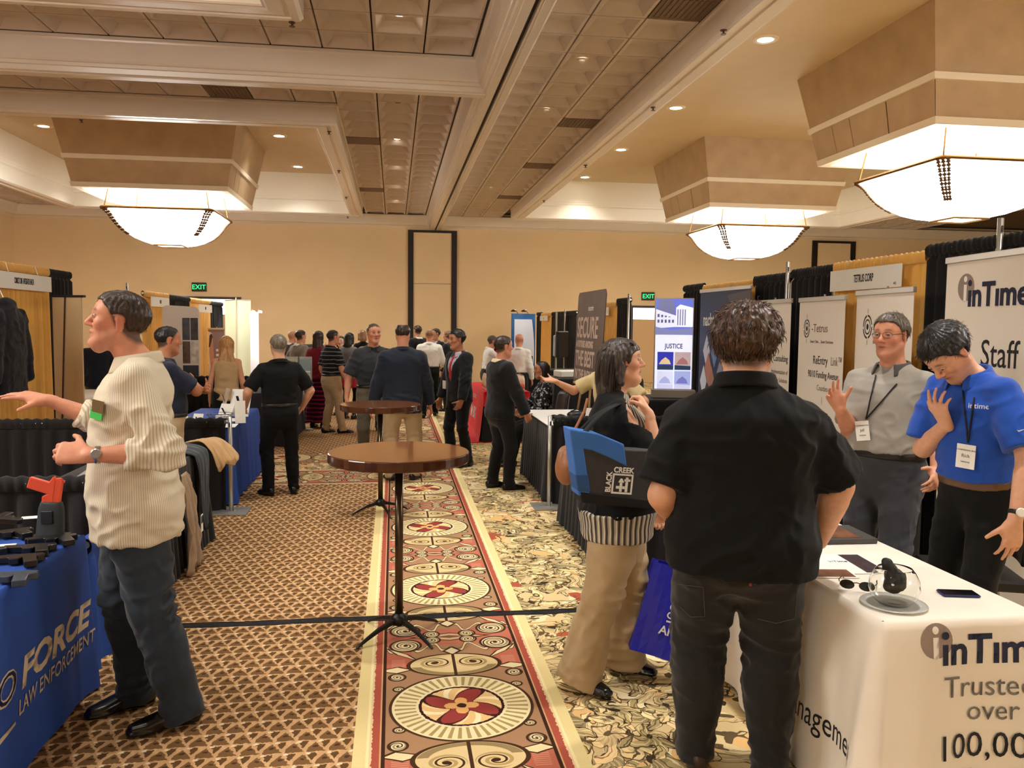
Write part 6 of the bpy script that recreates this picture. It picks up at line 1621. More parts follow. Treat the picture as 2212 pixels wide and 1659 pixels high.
# red tie
pT, JT = bg(980,'dark-haired man in black suit with bright red tie',(.80,10.1),118,1.685,res=.0085,skin='tan',pose=dict(head=(DG(-6),.05,0),armL=dict(w=(-.27,.14,.80),pole=(-1,-1,0),D=(.3,.4,-1),N=(1,0,0)),armR=dict(w=(.28,.10,.80)),footR=(.11,.05,-.2),footL=(-.11,-.06,.2)),
   top=dict(kind='jacket',mat=C_dark,sleeve='long',under=cloth('shirt_lilac',(186,182,196)),tie=cloth('tie_red',(190,22,44),.5),v=(.16,.085)),bottom=dict(mat=C_dark),hair=short(H_black,(24,20,20),t=.022,vol=(0,0,.006)))
mb = MB(); mb.box(-.035,.035,-.002,.002,-.10,0,Matrix.Translation((.02,.205,1.06))); mb.build('name_badge', M_paper, pT)
# snack table group
bg(1047,'man in white shirt leaning over the black counter',(1.78,15.75),-82,1.54,res=.012,skin='ruddy',pose=dict(lean=.12,armR=dict(w=(.12,.42,1.0),pole=(1,0,-.6))),top=dict(kind='shirt',mat=C_white,sleeve='long',tuck=True),bottom=dict(mat=C_dark),hair=short(H_greybrown))
bg(1067,'woman in black blazer and red top behind the counter',(2.06,16.2),150,1.50,female=True,skin='tan',res=.012,pose=dict(head=(0,.35,0),armR=dict(w=(.05,.26,.98),pole=(1,0,-.6))),top=dict(kind='jacket',mat=C_black,sleeve='long',under=cloth('top_scarlet',(200,40,40)),collar=False),bottom=dict(mat=C_black),hair=dict(style='shoulder',mat=H_dbrown,len=.2,w=.08))
bg(1095,'bald man in white shirt, back turned, by the counter',(2.16,14.2),-20,1.60,res=.012,skin='ruddy',top=dict(kind='shirt',mat=C_white,sleeve='long',tuck=True),bottom=dict(mat=C_dark),hair=dict(shade=.15,col=(150,120,100)))
# black suit man
bg(1105,'man in black suit with hands in pockets by the white-topped table',(1.12,8.62),-72,1.635,res=.0085,skin='ruddy',girth=1.05,pose=dict(armR=dict(w=(.26,.18,.80),pole=(1,-1,0),D=(-.3,.6,-.8),N=(-1,0,0)),armL=dict(w=(-.26,.18,.80),pole=(-1,-1,0)),footR=(.10,.06,-.1),footL=(-.10,-.04,.1)),
   top=dict(kind='jacket',mat=C_dark,sleeve='long',under=cloth('shirt_cream',(226,206,170)),tie=C_black),bottom=dict(mat=C_dark),hair=short(H_dbrown,t=.012))
# person mostly hidden behind the woman with the tote
bg(1325,'person in cream polo gesturing behind the woman with the tote bag',(1.99,7.36),128,1.60,res=.010,skin='fair',pose=dict(armR=dict(w=(.42,.32,1.23),pole=(.6,-.4,-1),D=(.7,.6,.1),N=(-.3,.2,1),curl=(.25,.3,.35,.4,.2)),armL=dict(w=(-.30,.06,.86),pole=(-1,-.6,0))),top=dict(kind='shirt',mat=cloth('polo_cream',(206,186,140)),tuck=True,slen=.8),bottom=dict(mat=C_black),hair=short(H_dbrown))
# people beyond the left booths
bg(185,'man in dark suit and blue tie beyond the beige display panel',(-4.86,13.3),-60,1.63,res=.012,skin='light',top=dict(kind='jacket',mat=C_dark,sleeve='long',under=C_white,tie=cloth('tie_blue',(90,120,160),.5)),bottom=dict(mat=C_dark),hair=short(H_black))
bg(215,'person in black jacket and brown trousers facing the blue-tie man',(-4.34,12.95),35,1.60,res=.012,top=dict(kind='jacket',mat=cloth('jacket_midnight',(18,20,30)),sleeve='long'),bottom=dict(mat=cloth('slacks_brown',(84,66,52))),hair=short(H_dbrown))
# seated people
def seat_pose(h, **k):
    d = dict(hipz=.54, footR=(.11,.44,-.05), footL=(-.11,.44,.05), kneepole=(0,1,1.2)); d.update(k); return d
PS, JS = bg(1140,'seated woman with long dark hair in black and white patterned dress',(1.86,10.12),96,1.60,female=True,skin='tan',res=.0095,pose=seat_pose(1.6,armR=dict(w=(.16,.28,.66),pole=(1,-.6,-.3)),armL=dict(w=(-.16,.28,.66),pole=(-1,-.6,-.3))),
   top=dict(kind='shirt',mat=printed('print_dress',(20,20,22),(168,168,172)),sleeve='long',collar=False,hem=-.04),bottom=dict(mat=C_black),hair=dict(style='long',mat=H_black,len=.30,w=.09,col=(28,22,22)))
PM, JM = bg(0,'seated person in maroon top behind the low black side drape',(-3.12,5.72),-75,1.70,skin='fair',res=.0085,pose=seat_pose(1.7,armR=dict(w=(.22,.40,.80),pole=(1,-.5,-.5)),armL=dict(w=(-.2,.35,.80),pole=(-1,-.6,-.3))),
   top=dict(kind='shirt',mat=cloth('top_maroon',(92,24,44)),slen=.95,hem=-.02),bottom=dict(mat=C_black),hair=short(H_dbrown))
# ================================================================ accessories and small things
from mathutils.bvhtree import BVHTree
_bv = {}
def hit(o, px, py, off=.003):
    """point and normal (in the parent person's space) where the pixel ray meets mesh o"""
    if o.name not in _bv: _bv[o.name] = BVHTree.FromPolygons([v.co for v in o.data.vertices], [tuple(p.vertices) for p in o.data.polygons])
    par = o.parent; R0 = Matrix.Rotation(-par.rotation_euler.z, 4, 'Z'); org = R0 @ (Vector((0,0,CAM_H))-Vector(par.location)); d = (R0.to_3x3() @ Vector(ray(px, py))).normalized()
    p, n, i, t = _bv[o.name].ray_cast(org, d)
    if p is None: return None, None
    if n.dot(d) > 0: n = -n
    return p+n*off, n
def child(o, name): return next(c for c in o.children if c.name.split('.')[0] == name)
def on_surf(par, mesh, px, py, w_, h_, m_, name, tilt=0.0, off=.004, thick=.003):
    p, n = hit(mesh, px, py, off)
    if p is None: return None, None
    x = Vector((0,0,1)).cross(n); Mx = frame_matrix(p, x, Vector((0,0,1))) @ Matrix.Rotation(tilt, 4, 'Y')
    mb = MB(); mb.box(-w_/2,w_/2,-thick/2,thick/2,-h_/2,h_/2,Mx); return mb.build(name, m_, par), Mx
def watch(o, J, sd, back, strap, dial, out, r=.031):
    e, w_ = J['el'][sd], J['wr'][sd]; ax = nv(w_-e); c = w_-ax*back; x = nv(np.asarray(out)-ax*(np.asarray(out)@ax)); y = np.cross(ax, x)
    mb = MB(); mb.smooth = True; n = 24; vs_ = []; fs = []
    for i in range(n):
        a = 2*math.pi*i/n
        for k, (dr, da) in enumerate(((0,-.010),(.0035,-.008),(.0035,.008),(0,.010))): vs_.append(tuple(c+(x*math.cos(a)*(r+dr)+y*math.sin(a)*(r*.92+dr))+ax*da))
    for i in range(n):
        j = (i+1) % n
        for k in range(3): fs.append((i*4+k, i*4+k+1, j*4+k+1, j*4+k))
    mb.add(vs_, fs); wt = mb.build('watch_strap', strap, o)
    mb = MB(); pc = c+x*(r+.002); vs_ = []; 
    for rr, hh in ((.019,0),(.020,.006),(.016,.009)):
        for i in range(20): a = 2*math.pi*i/20; vs_.append(tuple(pc+x*hh+(y*math.cos(a)+ax*math.sin(a))*rr))
    fs = [(k*20+i, k*20+(i+1)%20, k*20+20+(i+1)%20, k*20+20+i) for k in range(2) for i in range(20)]+[tuple(40+i for i in range(20))]
    mb.add(vs_, fs); mb.build('watch_dial', dial, wt)
def head_pt(J, a, b, d, female=False):
    s = J['hs']*(.94 if female else 1); return J['hc']+s*(J['hr']*a+J['hf']*b+J['hu']*d)
def glasses(o, J, name, lens, frame_m, zo=.014, female=False, fo=.104, rim=.0012):
    mb = MB(); lm = MB()
    for sd in (1,-1):
        pts = [head_pt(J, sd*(.033+.026*math.cos(t)*(1.0)), fo-.010*(math.cos(t)*.5+.5), zo-.004+.017*math.sin(t)*(1 if math.sin(t) > 0 else .95), female) for t in np.linspace(0, 2*math.pi, 16, endpoint=False)]
        mb.tube([tuple(p) for p in pts], rim, 5, closed=True); lm.add([tuple(p) for p in pts], [tuple(range(16))])
        mb.tube([tuple(head_pt(J, sd*.060, fo-.012, zo, female)), tuple(head_pt(J, sd*.080, .02, zo+.004, female)), tuple(head_pt(J, sd*.082, -.03, zo-.012, female))], rim*1.4, 5)
    mb.tube([tuple(head_pt(J, -.008, fo+.002, zo+.004, female)), tuple(head_pt(J, .008, fo+.002, zo+.004, female))], rim, 5)
    g = mb.build(name, frame_m, o); lm.build('lens', lens, g); return g
# hair strands for the near heads
def brush(o, J, m_, n, length, grav, curl, r0, seed, out=.35, flow=(0,-.4,-1), upper=None, nseg=6, mess=.22, fmax=9.0):
    P, N = J['hairP'], J['hairN']; g = np.random.default_rng(seed); ok = np.arange(len(P))
    lc = (P-J['hc'])@np.stack([J['hr'],J['hf'],J['hu']]).T; ok = ok[(~((lc[:,1] > .02) & (lc[:,2] < .075))) & (lc[:,1] < fmax)]
    if upper is not None: ok = ok[lc[ok][:,2] > upper]
    idx = g.choice(ok, n); fl_ = np.asarray(flow, float); f_ = J['hr']*fl_[0]+J['hf']*fl_[1]+J['hu']*fl_[2]
    N_ = N[idx]; tang = f_[None,:]-N_*(N_@f_)[:,None]; d = tang/(np.linalg.norm(tang, axis=1)[:,None]+1e-6)+N_*out+g.normal(size=(n,3))*mess
    strands(P[idx]-N_*.003, d, nseg, length, r0, grav, curl, 'hair_strands', m_, o, .6, seed=seed)['kind'] = 'stuff'
brush(P2, J2, H_brown, 1500, .034, (0,0,-.30), .55, .0026, 3, .22, (0,-.5,-1))
brush(P3, J3, H_ash, 700, .16, (0,0,-1.2), .03, .0017, 4, -.02, (0,-.5,-1), .03, 8, .05, -.02); brush(P3, J3, H_ash, 900, .09, (0,0,-1.2), .04, .0017, 5, -.02, (0,-.3,-1), None, 6, .05, -.005)
brush(P3, J3, H_ash, 260, .05, (0,0,-.2), .02, .0016, 9, -.02, (0,-1,-.1), .06, 5, .04)
brush(P1, J1, H_dbrown, 900, .022, (0,0,-.1), .10, .0012, 6, .04, (0,-.6,-.5)); brush(P4, J4, H_greybrown, 800, .030, (0,0,-.1), .2, .0013, 7, .10, (.6,.2,-.4)); brush(P5, J5, H_black, 900, .032, (0,0,-.1), .15, .0014, 8, .08, (0,.8,.2))
# pointing man: badge, watch, ring
sh1 = child(P1, 'shirt'); M_green = mat('ribbon_green', (62,190,86), .5); M_tagbrown = mat('badge_brown', (104,84,52), .4)
b_, Mx = on_surf(P1, sh1, 216, 877, .062, .050, M_tagbrown, 'name_badge', DG(8), .010)
b_, Mx = on_surf(P1, sh1, 212, 896, .062, .036, M_green, 'badge_ribbon', DG(8), .010)
watch(P1, J1, -1, .035, mat('steel', (170,168,164), .25, .9), mat('watch_face', (150,146,140), .25, .5), w1.d((.0,-1,.25)), .034)
# grey polo: glasses, lanyard, badge
M_lens = mat('lens_clear', (230,235,235), .05, trans=.85, alpha=.25); M_fr = mat('frame_dark', (30,26,24), .35)
glasses(P4, J4, 'glasses', M_lens, M_fr); s4 = child(P4, 'shirt'); s5 = child(P5, 'shirt'); M_lan = mat('lanyard_black', (18,18,20), .7)
def lanyard(o, mesh, starts, end, m_=None):
    for st in starts:
        pts = []
        for t in np.linspace(0, 1, 12):
            p, n = hit(mesh, st[0]+(end[0]-st[0])*t, st[1]+(end[1]-st[1])*t, .007)
            if p is not None: pts.append(p)
        if len(pts) > 2: mb = MB(); mb.tube(pts, .0042, 5); mb.build('lanyard', m_ or M_lan, o)
def id_card(o, mesh, px, py, tilt, w_=.085, h_=.11, first=None):
    b_, Mx = on_surf(o, mesh, px, py, w_, h_, M_paper, 'name_badge', tilt, .012)
    if Mx is None: return
    for i, (t, z_, s_) in enumerate((('CONFERENCE 2016',.026,.010),(first or 'Staff',-.004,.022),('Solutions',-.028,.011))): letter(t, b_, Mx @ Matrix.Translation((0,-.002,z_)), s_, M_grey_ink, align='CENTER')
lanyard(P4, s4, ((1893,812),(1938,830)), (1872,905)); id_card(P4, s4, 1866, 930, DG(-10), first='Jeff')
lanyard(P5, s5, ((2080,830),(2105,860)), (2092,955)); id_card(P5, s5, 2089, 985, DG(2), first='Rick')
p, n = hit(s5, 2118, 883, .004)
if p is not None: letter('intime', P5, frame_matrix(p, Vector((0,0,1)).cross(n)) @ Matrix.Translation((-.05,0,0)), .034, M_paper)
p, n = hit(s5, 2206, 930, .004)
if p is not None: mb = MB(); mb.prism([(-.02,.0),(-.012,-.008),(.03,.012),(-.010,-.002)], .001, frame_matrix(p, Vector((0,0,1)).cross(n))); mb.build('sleeve_mark', M_paper, P5)
watch(P5, J5, -1, .035, mat('strap_black', (22,20,20), .5), mat('dial_ivory', (226,222,206), .3), w5.d((-.3,-1,.1)), .032)
# woman: sunglasses pushed up on the hair
g_ = glasses(P3, J3, 'hair_sunglasses', mat('lens_dark', (24,22,22), .1), M_fr, .0, True); 
hc_ = Vector(J3['hc']); g_.data.transform(Matrix.Translation(hc_) @ Matrix.Rotation(DG(58), 4, Vector(J3['hr'])) @ Matrix.Translation(-hc_) ); g_.children[0].data.transform(Matrix.Translation(hc_) @ Matrix.Rotation(DG(58), 4, Vector(J3['hr'])) @ Matrix.Translation(-hc_))
sc_ = Matrix.Translation(hc_ + Vector(J3['hu'])*.012) @ Matrix.Scale(1.10, 4) @ Matrix.Translation(-hc_)
g_.data.transform(sc_); g_.children[0].data.transform(sc_)
# big man's jeans: pockets
j2 = child(P2, 'trousers'); M_st = mat('jean_stitch', (70,66,60), .8)
for pts_ in (((1462,1262),(1520,1268),(1522,1332),(1492,1332),(1464,1306)), ((1628,1262),(1722,1262),(1716,1336),(1676,1346),(1628,1334))):
    q = []
    for i in range(len(pts_)-1):
        for t in np.linspace(0, 1, 5, endpoint=False):
            a = np.array(pts_[i])*(1-t)+np.array(pts_[i+1])*t; p, n = hit(j2, a[0], a[1], .002)
            if p is not None: q.append(p)
    if len(q) > 3: mb = MB(); mb.tube(q, .0016, 4); mb.build('pocket_seam', M_st, P2)
p, n = hit(j2, 1621, 1258, .003)
if p is not None: mb = MB(); mb.box(-.005,.005,-.001,.001,-.012,.012,frame_matrix(p, Vector((0,0,1)).cross(n))); mb.build('pocket_tab', mat('tab_red', (150,50,46), .6), P2)

# ---------------------------------------------------------------- bags
def catm(ps, n=8):
    ps = [Vector(p) for p in ps]; ps = [ps[0]*2-ps[1]]+ps+[ps[-1]*2-ps[-2]]; out = []
    for i in range(1, len(ps)-2):
        for k in range(n):
            t = k/n; out.append(.5*((2*ps[i])+(ps[i+1]-ps[i-1])*t+(2*ps[i-1]-5*ps[i]+4*ps[i+1]-ps[i+2])*t*t+(3*ps[i]-ps[i-1]-3*ps[i+1]+ps[i+2])*t**3))
    return out+[ps[-2]]
TB = thing('tote_bag', 'grey and blue tote bag with white square logo on the woman’s arm', 'bag', (0,0,0))
tl, bl, br = aty(1226,930,3.48), aty(1256,1086,3.48), aty(1420,1096,3.50)
xd = (br-bl); zd = (tl-bl); wt_ = .40; Mt = frame_matrix(bl, xd, Vector((0,0,1))) ; wT = xd.length; hT = .315
M_tg = mat('tote_grey', (62,60,62), .8, noise=.08, nscale=20); M_tb = mat('tote_blue', (62,116,196), .75, noise=.06, nscale=12); M_tk = mat('tote_black', (20,19,20), .8)
sk = -.055    # the upper edge leans left
def tp_(x, z, y=0.0): return Mt @ Vector((x*(1+.10*z/hT)+sk*z/hT-.02*z/hT, y, z))
def slab(poly, y0, y1, name, m_, par):
    n = len(poly); mb = MB(); mb.add([tp_(x,z,y0) for x,z in poly]+[tp_(x,z,y1) for x,z in poly], [tuple(range(n)), tuple(range(2*n-1,n-1,-1))]+[(i,i+n,(i+1)%n+n,(i+1)%n) for i in range(n)]); return mb.build(name, m_, par, bevel=.006)
slab([(.0,.045),(wT,.02),(wT,hT*.80),(wT*.55,hT*.78),(.0,hT*.98)], 0, .10, 'bag_body', M_tg, TB)
slab([(.0,.0),(wT,-.01),(wT+.004,.03),(-.004,.052)], -.006, .11, 'bag_base', M_tk, TB)
slab([(-.004,hT*.76),(wT*.20,hT*.74),(wT*.40,hT*.66),(wT*.62,hT*.55),(wT*.60,hT*.86),(wT*.30,hT*.98),(-.008,hT*1.02)], -.004, .104, 'top_panel', M_tb, TB)
slab([(-.012,.03),(.045,.03),(.035,hT*1.0),(-.014,hT*1.02)], -.005, .106, 'side_panel', M_tb, TB)
slab([(-.013,.05),(.046,.05),(.044,.13),(-.013,.125)], -.008, .108, 'side_pocket', mat('tote_deepblue', (46,84,140), .8), TB)
Ml = Mt @ Matrix.Translation((wT*.50,-.003,.085))
def logo_poly(poly): mb = MB(); mb.prism(poly, .001, Ml); mb.build('logo_piece', M_paper, TB)
for q in ([(-.048,-.035),(.048,-.035),(.048,-.027),(-.048,-.027)],[(-.048,.047),(.048,.047),(.048,.055),(-.048,.055)],[(-.048,-.027),(-.040,-.027),(-.040,.047),(-.048,.047)],[(.040,-.027),(.048,-.027),(.048,.047),(.040,.047)],
          [(-.012,-.025),(.0,-.025),(.0,.015),(-.012,.015)],[(.014,-.025),(.026,-.025),(.026,.04),(.014,.04)],[(-.028,-.012),(-.013,-.012),(-.013,.0),(-.028,.0)],[(.001,-.012),(.013,-.012),(.013,.0),(.001,.0)],[(-.020,.016),(.008,.016),(-.002,.034),(-.010,.034)],[(.008,.022),(.036,.022),(.036,.032),(.008,.032)]): logo_poly(q)
letter('CREEK', TB, Ml @ Matrix.Translation((-.046,-.001,.060)), .034, M_paper, bold=.001, xs=.92); letter('BLACK', TB, Ml @ Matrix.Translation((-.053,-.001,-.030)) @ Matrix.Rotation(DG(-90),4,'Y'), .034, M_paper, bold=.001, xs=.86)
sh3 = Vector(w3.l)+ Matrix.Rotation(w3.rz,3,'Z') @ Vector(J3['sh'][1]+J3['U']*.068*J3['S']-J3['R']*.03)
for dx_, y_ in ((.12,.0),(.16,.10)):
    a1 = tp_(wT*dx_, hT*.96, y_); a2 = tp_(wT*.55, hT*.80, y_)
    pts_ = catm([a1, a1*.45+sh3*.55+Vector((-.03,-.06,.02)), sh3+Vector((0,-.02,.005)), sh3+Vector((.03,.06,-.02))])
    mb = MB(); mb.smooth = True
    vs_ = []; 
    for p in pts_: vs_ += [tuple(p+Vector((-.014,0,0))), tuple(p+Vector((.014,-.004,0)))]
    mb.add(vs_, [(2*i,2*i+1,2*i+3,2*i+2) for i in range(len(pts_)-1)]); ob = mb.build('strap', M_tk, TB); ob.modifiers.new('t','SOLIDIFY').thickness = .003
pp = aty(1224,1000,3.74); HB = thing('handbag', 'tan leather handbag hanging behind the tote bag', 'bag', tuple(pp)); F = Field((-.12,-.12,-.16),(.12,.12,.2),.006); F.put(ell((0,0,-.02),(.050,.085,.085)), .01); F.put(cone((0,-.03,.05),(0,.03,.05),.022,.022), .03); garment('bag_body', F, mat('leather_tan', (150,98,66), .45, noise=.15, nscale=18), HB, .004)
mb = MB(); mb.tube([(0,-.05,.05),(.03,-.03,.16),(.08,.0,.24),(.10,.02,.30)], .007, 6); mb.build('strap', mat('leather_tan'), HB); mb = MB(); mb.tube([(-.03,-.03,.06),(-.036,-.03,.03)], .005, 6); mb.build('zip_pull', M_silver, HB)
# blue bag
BB = thing('carrier_bag', 'royal blue carrier bag with white lettering', 'bag', (0,0,0)); q0 = aty(1358,1392,3.86); q1 = aty(1475,1425,3.80); Mbg = frame_matrix(q0, q1-q0, aty(1440,1185,3.86)-q0); M_rb = mat('bag_blue', (32,34,172), .5, noise=.06, nscale=8); M_rb2 = mat('bag_blue2', (48,54,200), .5)
bw, bh = .27, .44
def bp(x, z, y): k = z/bh; return Mbg @ Vector((x*(1-.06*k)+.01*k, y*(1-.45*k), z))
mb = MB(); mb.smooth = False
for (ya, nm, m_) in ((0,'front_panel',M_rb),(.16,'back_panel',M_rb)):
    mb = MB(); mb.grid(lambda u, v: tuple(bp(u*bw, v*bh, (ya-.08)+ (.010*math.sin(u*7+v*4)))), 8, 8); ob = mb.build(nm, m_, BB); ob.modifiers.new('t','SOLIDIFY').thickness = .002
for (xa, nm) in ((0,'side_gusset'),(bw,'side_gusset')):
    mb = MB(); mb.grid(lambda u, v: tuple(bp(xa+(.03 if xa == 0 else -.03)*math.sin(u*math.pi)*v, v*bh, (u-.5)*.16)), 5, 8); ob = mb.build(nm, M_rb2, BB); ob.modifiers.new('t','SOLIDIFY').thickness = .002
mb = MB(); mb.quad(bp(0,0,-.08),bp(bw,0,-.08),bp(bw,0,.08),bp(0,0,.08)); mb.build('bag_base', M_rb, BB)
for y_ in (-.04,.04):
    mb = MB(); mb.tube([bp(.08,bh,y_*2), bp(.12,bh+.12,y_), bp(.15,bh+.12,y_), bp(.19,bh,y_*2)], .008, 6); mb.build('handle', M_rb, BB)
for t, x_, z_, s_ in (('County',.135,.235,.045),('Care',.13,.195,.045),('Always',.11,.115,.06)): letter(t, BB, Mbg @ Matrix.Translation((x_,-.098+.06*z_/bh,z_)), s_, M_paper, bold=.001)
for z_ in (.285,.175): mb = MB(); mb.box(.135,.25,-.096+.06*z_/bh,-.094+.06*z_/bh,z_,z_+.008,Mbg); mb.build('print_bar', M_paper, BB)

# ---------------------------------------------------------------- things on the white table
ZT0 = .752
fb = atz(1930,1306,ZT0); FB = thing('glass_bowl', 'round glass fishbowl holding a dark crumpled bag on the white table', 'bowl', (fb.x, fb.y, ZT0))
M_glass = mat('clear_glass', (250,252,250), .02, trans=1.0, ior=1.3, spec=.5)
prof = [(.03,.004),(.055,.006),(.078,.03),(.088,.062),(.084,.095),(.070,.122),(.060,.134)]; inn = [(r_-.003,z_+.001) for r_, z_ in prof[::-1]]; inn[-1] = (.03,.010)
mb = MB(); mb.smooth = True; mb.lathe(prof+[(.0585,.136)]+inn[0:], 32); mb.build('glass', M_glass, FB)
F = Field((-.07,-.07,0),(.07,.07,.19),.005); F.put(ell((.005,.0,.085),(.042,.036,.040)), .01); F.put(cone((-.005,.01,.11),(-.035,.0,.155),.026,.02), .02); garment('dark_bag', F, mat('crumple_black', (30,28,30), .6), FB, .012, freq=(30,30,30))
mb = MB(); mb.smooth = True; mb.lathe([(.04,.0),(.095,.002),(.115,.006),(.112,.009),(.09,.005),(.04,.003)], 32); mb.build('saucer', mat('saucer_glass', (236,236,228), .1, trans=.5), FB)
sg = atz(1850,1277,ZT0); SG = thing('sunglasses', 'dark sunglasses lying folded open beside the fishbowl', 'sunglasses', (sg.x, sg.y, ZT0), DG(-35))
for sx in (-1,1):
    mb = MB(); pts = [(sx*.034+.027*math.cos(t), -.002*math.cos(t), .022+.018*math.sin(t)) for t in np.linspace(0,6.283,14,endpoint=False)]
    mb.add(pts+[(x,y+.002,z) for x,y,z in pts], [tuple(range(14)), tuple(range(27,13,-1))]+[(i,i+14,(i+1)%14+14,(i+1)%14) for i in range(14)]); mb.build('lens', mat('lens_dark'), SG)
    mb = MB(); mb.tube([(sx*.062,0,.03),(sx*.066,.03,.03),(sx*.060,.11,.02),(sx*.056,.13,.006)], .0022, 6); mb.build('temple', M_fr, SG)
mb = MB(); mb.tube([(-.012,0,.03),(0,-.002,.033),(.012,0,.03)], .002, 5); mb.build('bridge', M_fr, SG)
ph = atz(2070,1284,ZT0); o = thing('phone', 'dark smartphone with blue case lying on the white table', 'phone', (ph.x, ph.y, ZT0), DG(-12)); mb = MB(); mb.rbox(0,0,.004,.135,.068,.008,.004); mb.build('case', mat('phone_blue',(28,36,96),.4), o); mb = MB(); mb.rbox(0,0,.0085,.128,.062,.0012,.0006); mb.build('screen', mat('phone_glass',(14,14,18),.08), o)
def flat(name, label, cat, px, py, w_, d_, rz, z, m_, thick=.002, part='sheet'):
    p = atz(px, py, z); o = thing(name, label, cat, (p.x, p.y, z), rz); mb = MB(); mb.box(-w_/2,w_/2,-d_/2,d_/2,0,thick); mb.build(part, m_, o); return o
M_photo = mat('print_night', (58,44,52), .3, noise=.6, nscale=22); M_photo2 = mat('print_gold', (110,70,48), .3, noise=.6, nscale=18)
o = flat('brochure', 'white brochure with a dark night photo on the white table', 'brochure', 1835, 1218, .22, .28, DG(-4), ZT0, M_paper)
mb = MB(); mb.box(.01,.10,-.13,.13,.0022,.0028); mb.build('photo', M_photo, o); letter('inTime', o, Matrix.Translation((-.08,.02,.0022)) @ Matrix.Rotation(DG(-90),4,'X'), .03, M_navy_ink)
o = flat('brochure', 'brochure with brown photo strip near the edge of the white table', 'brochure', 1782, 1228, .18, .26, DG(-8), ZT0+.0005, M_paper); mb = MB(); mb.box(-.08,.08,-.12,-.02,.0022,.0028); mb.build('photo', M_photo2, o)
o = thing('folder', 'dark grey folder with glossy photo cover on the white table', 'folder', (2.06,3.62,ZT0), DG(-2)); mb = MB(); mb.rbox(0,0,.012,.34,.26,.024,.003); mb.build('cover', mat('folder_grey',(70,68,66),.5), o); mb = MB(); mb.box(-.15,.10,-.11,.11,.024,.0255); mb.build('photo', M_photo2, o)
o = thing('magazine_stack', 'small white stack of booklets behind the large man’s elbow', 'booklets', (1.86,4.02,ZT0), DG(8)); mb = MB(); mb.rbox(0,0,.04,.16,.22,.08,.003); mb.build('booklets', M_paper, o)

# ---------------------------------------------------------------- training pistols table
M_gun = mat('gun_black', (24,24,26), .32, spec=.6); M_gun2 = mat('gun_slate', (58,68,82), .35)
def pistol_parts(o, m_, s=1.0, slide=None):
    """toy-like training pistol lying in its local xz plane, muzzle to +x"""
    mb = MB(); mb.prism([(-.095*s,.028*s),(.105*s,.028*s),(.105*s,.056*s),(-.088*s,.058*s),(-.098*s,.048*s)], .024*s); mb.build('slide', slide or m_, o, bevel=.003)
    mb = MB(); mb.prism([(-.105*s,.020*s),(-.092*s,.030*s),(.095*s,.030*s),(.095*s,.014*s),(.030*s,.012*s),(.022*s,-.014*s),(-.012*s,-.016*s),(-.024*s,.004*s),(-.044*s,-.080*s),(-.092*s,-.072*s),(-.076*s,.004*s)], .027*s); mb.build('grip_frame', m_, o, bevel=.004)
    mb = MB(); mb.tube([(.0,0,.008*s),(-.006*s,0,-.006*s),(.002*s,0,-.012*s)], .003*s, 5); mb.build('trigger', m_, o)
    mb = MB(); mb.box(-.088*s,-.078*s,-.006*s,.006*s,.057*s,.064*s); mb.box(.092*s,.099*s,-.002*s,.002*s,.056*s,.062*s); mb.build('sights', m_, o)
guns = [(112,1172,20,'near the corner of the blue table'),(62,1192,8,'second from the corner of the blue table'),(34,1216,12,'beside a white card on the blue table'),(14,1256,4,'with slate frame at the front edge of the blue table'),(18,1160,28,'lying behind the corner pistol'),(-48,1204,15,'resting on a white card'),(20,1126,160,'lying muzzle inward near the paper stack'),(-70,1140,40,'at the back of the pistol row')]
for i, (px, py, rz_, ds) in enumerate(guns):
    p = atz(px, py, .76); o = thing('training_pistol', 'black training pistol '+ds, 'training pistol', (p.x, p.y, .768+.001*i), 0, 'training pistols on the blue table'); o.rotation_euler = (DG(90), 0, DG(rz_+180)); pistol_parts(o, M_gun2 if i == 3 else M_gun, 1.0)
OP = thing('training_pistol', 'bright orange training pistol standing grip-up in a black holster', 'training pistol', tuple(aty(100,1078,3.98)), 0); OP.rotation_euler = (0, DG(98), DG(6)); pistol_parts(OP, mat('gun_orange',(238,88,52),.45), 1.05)
p = aty(108,1150,3.98); HO = thing('holster', 'slate grey paddle holster holding the orange pistol', 'holster', (p.x, p.y, .752)); F = Field((-.09,-.06,-.01),(.09,.06,.22),.006); F.put(loft((0,0,.004),(.012,0,.168),(0,1,0),[(0,.060,.030),(.4,.058,.026),(.8,.055,.024),(1,.045,.022)],3,(True,True)),.01); garment('shell', F, mat('holster_slate',(52,58,62),.55), HO, 0); mb = MB(); mb.rbox(0,0,.006,.16,.10,.012,.004); mb.build('base', M_gun, HO)
mb = MB(); mb.rbox(.0,-.03,.10,.05,.008,.06,.003); mb.build('belt_clip', M_gun, HO)
RK = thing('magazine_rack', 'black rack of magazines and clips behind the pistols', 'rack', (-2.02,4.38-.5,.752), DG(5))
mb = MB(); mb.rbox(0,0,.02,.24,.30,.04,.006); mb.build('tray', M_gun, RK)
for i in range(7):
    mb = MB(); mb.rbox(-.09+.03*i,.0,.10,.018,.24-.02*(i % 3),.12,.003); mb.build('magazine', M_gun if i % 2 else mat('mag_grey',(70,74,80),.3,.4), RK)
for i, (px, py, rz_) in enumerate(((70,1118,15),(40,1158,-20),(5,1180,8))): flat('price_card', ('folded white price card behind the holster','white card under a black pistol','small white card at the pistol row')[i], 'card', px, py, .10, .06, DG(rz_), .7525, M_paper)
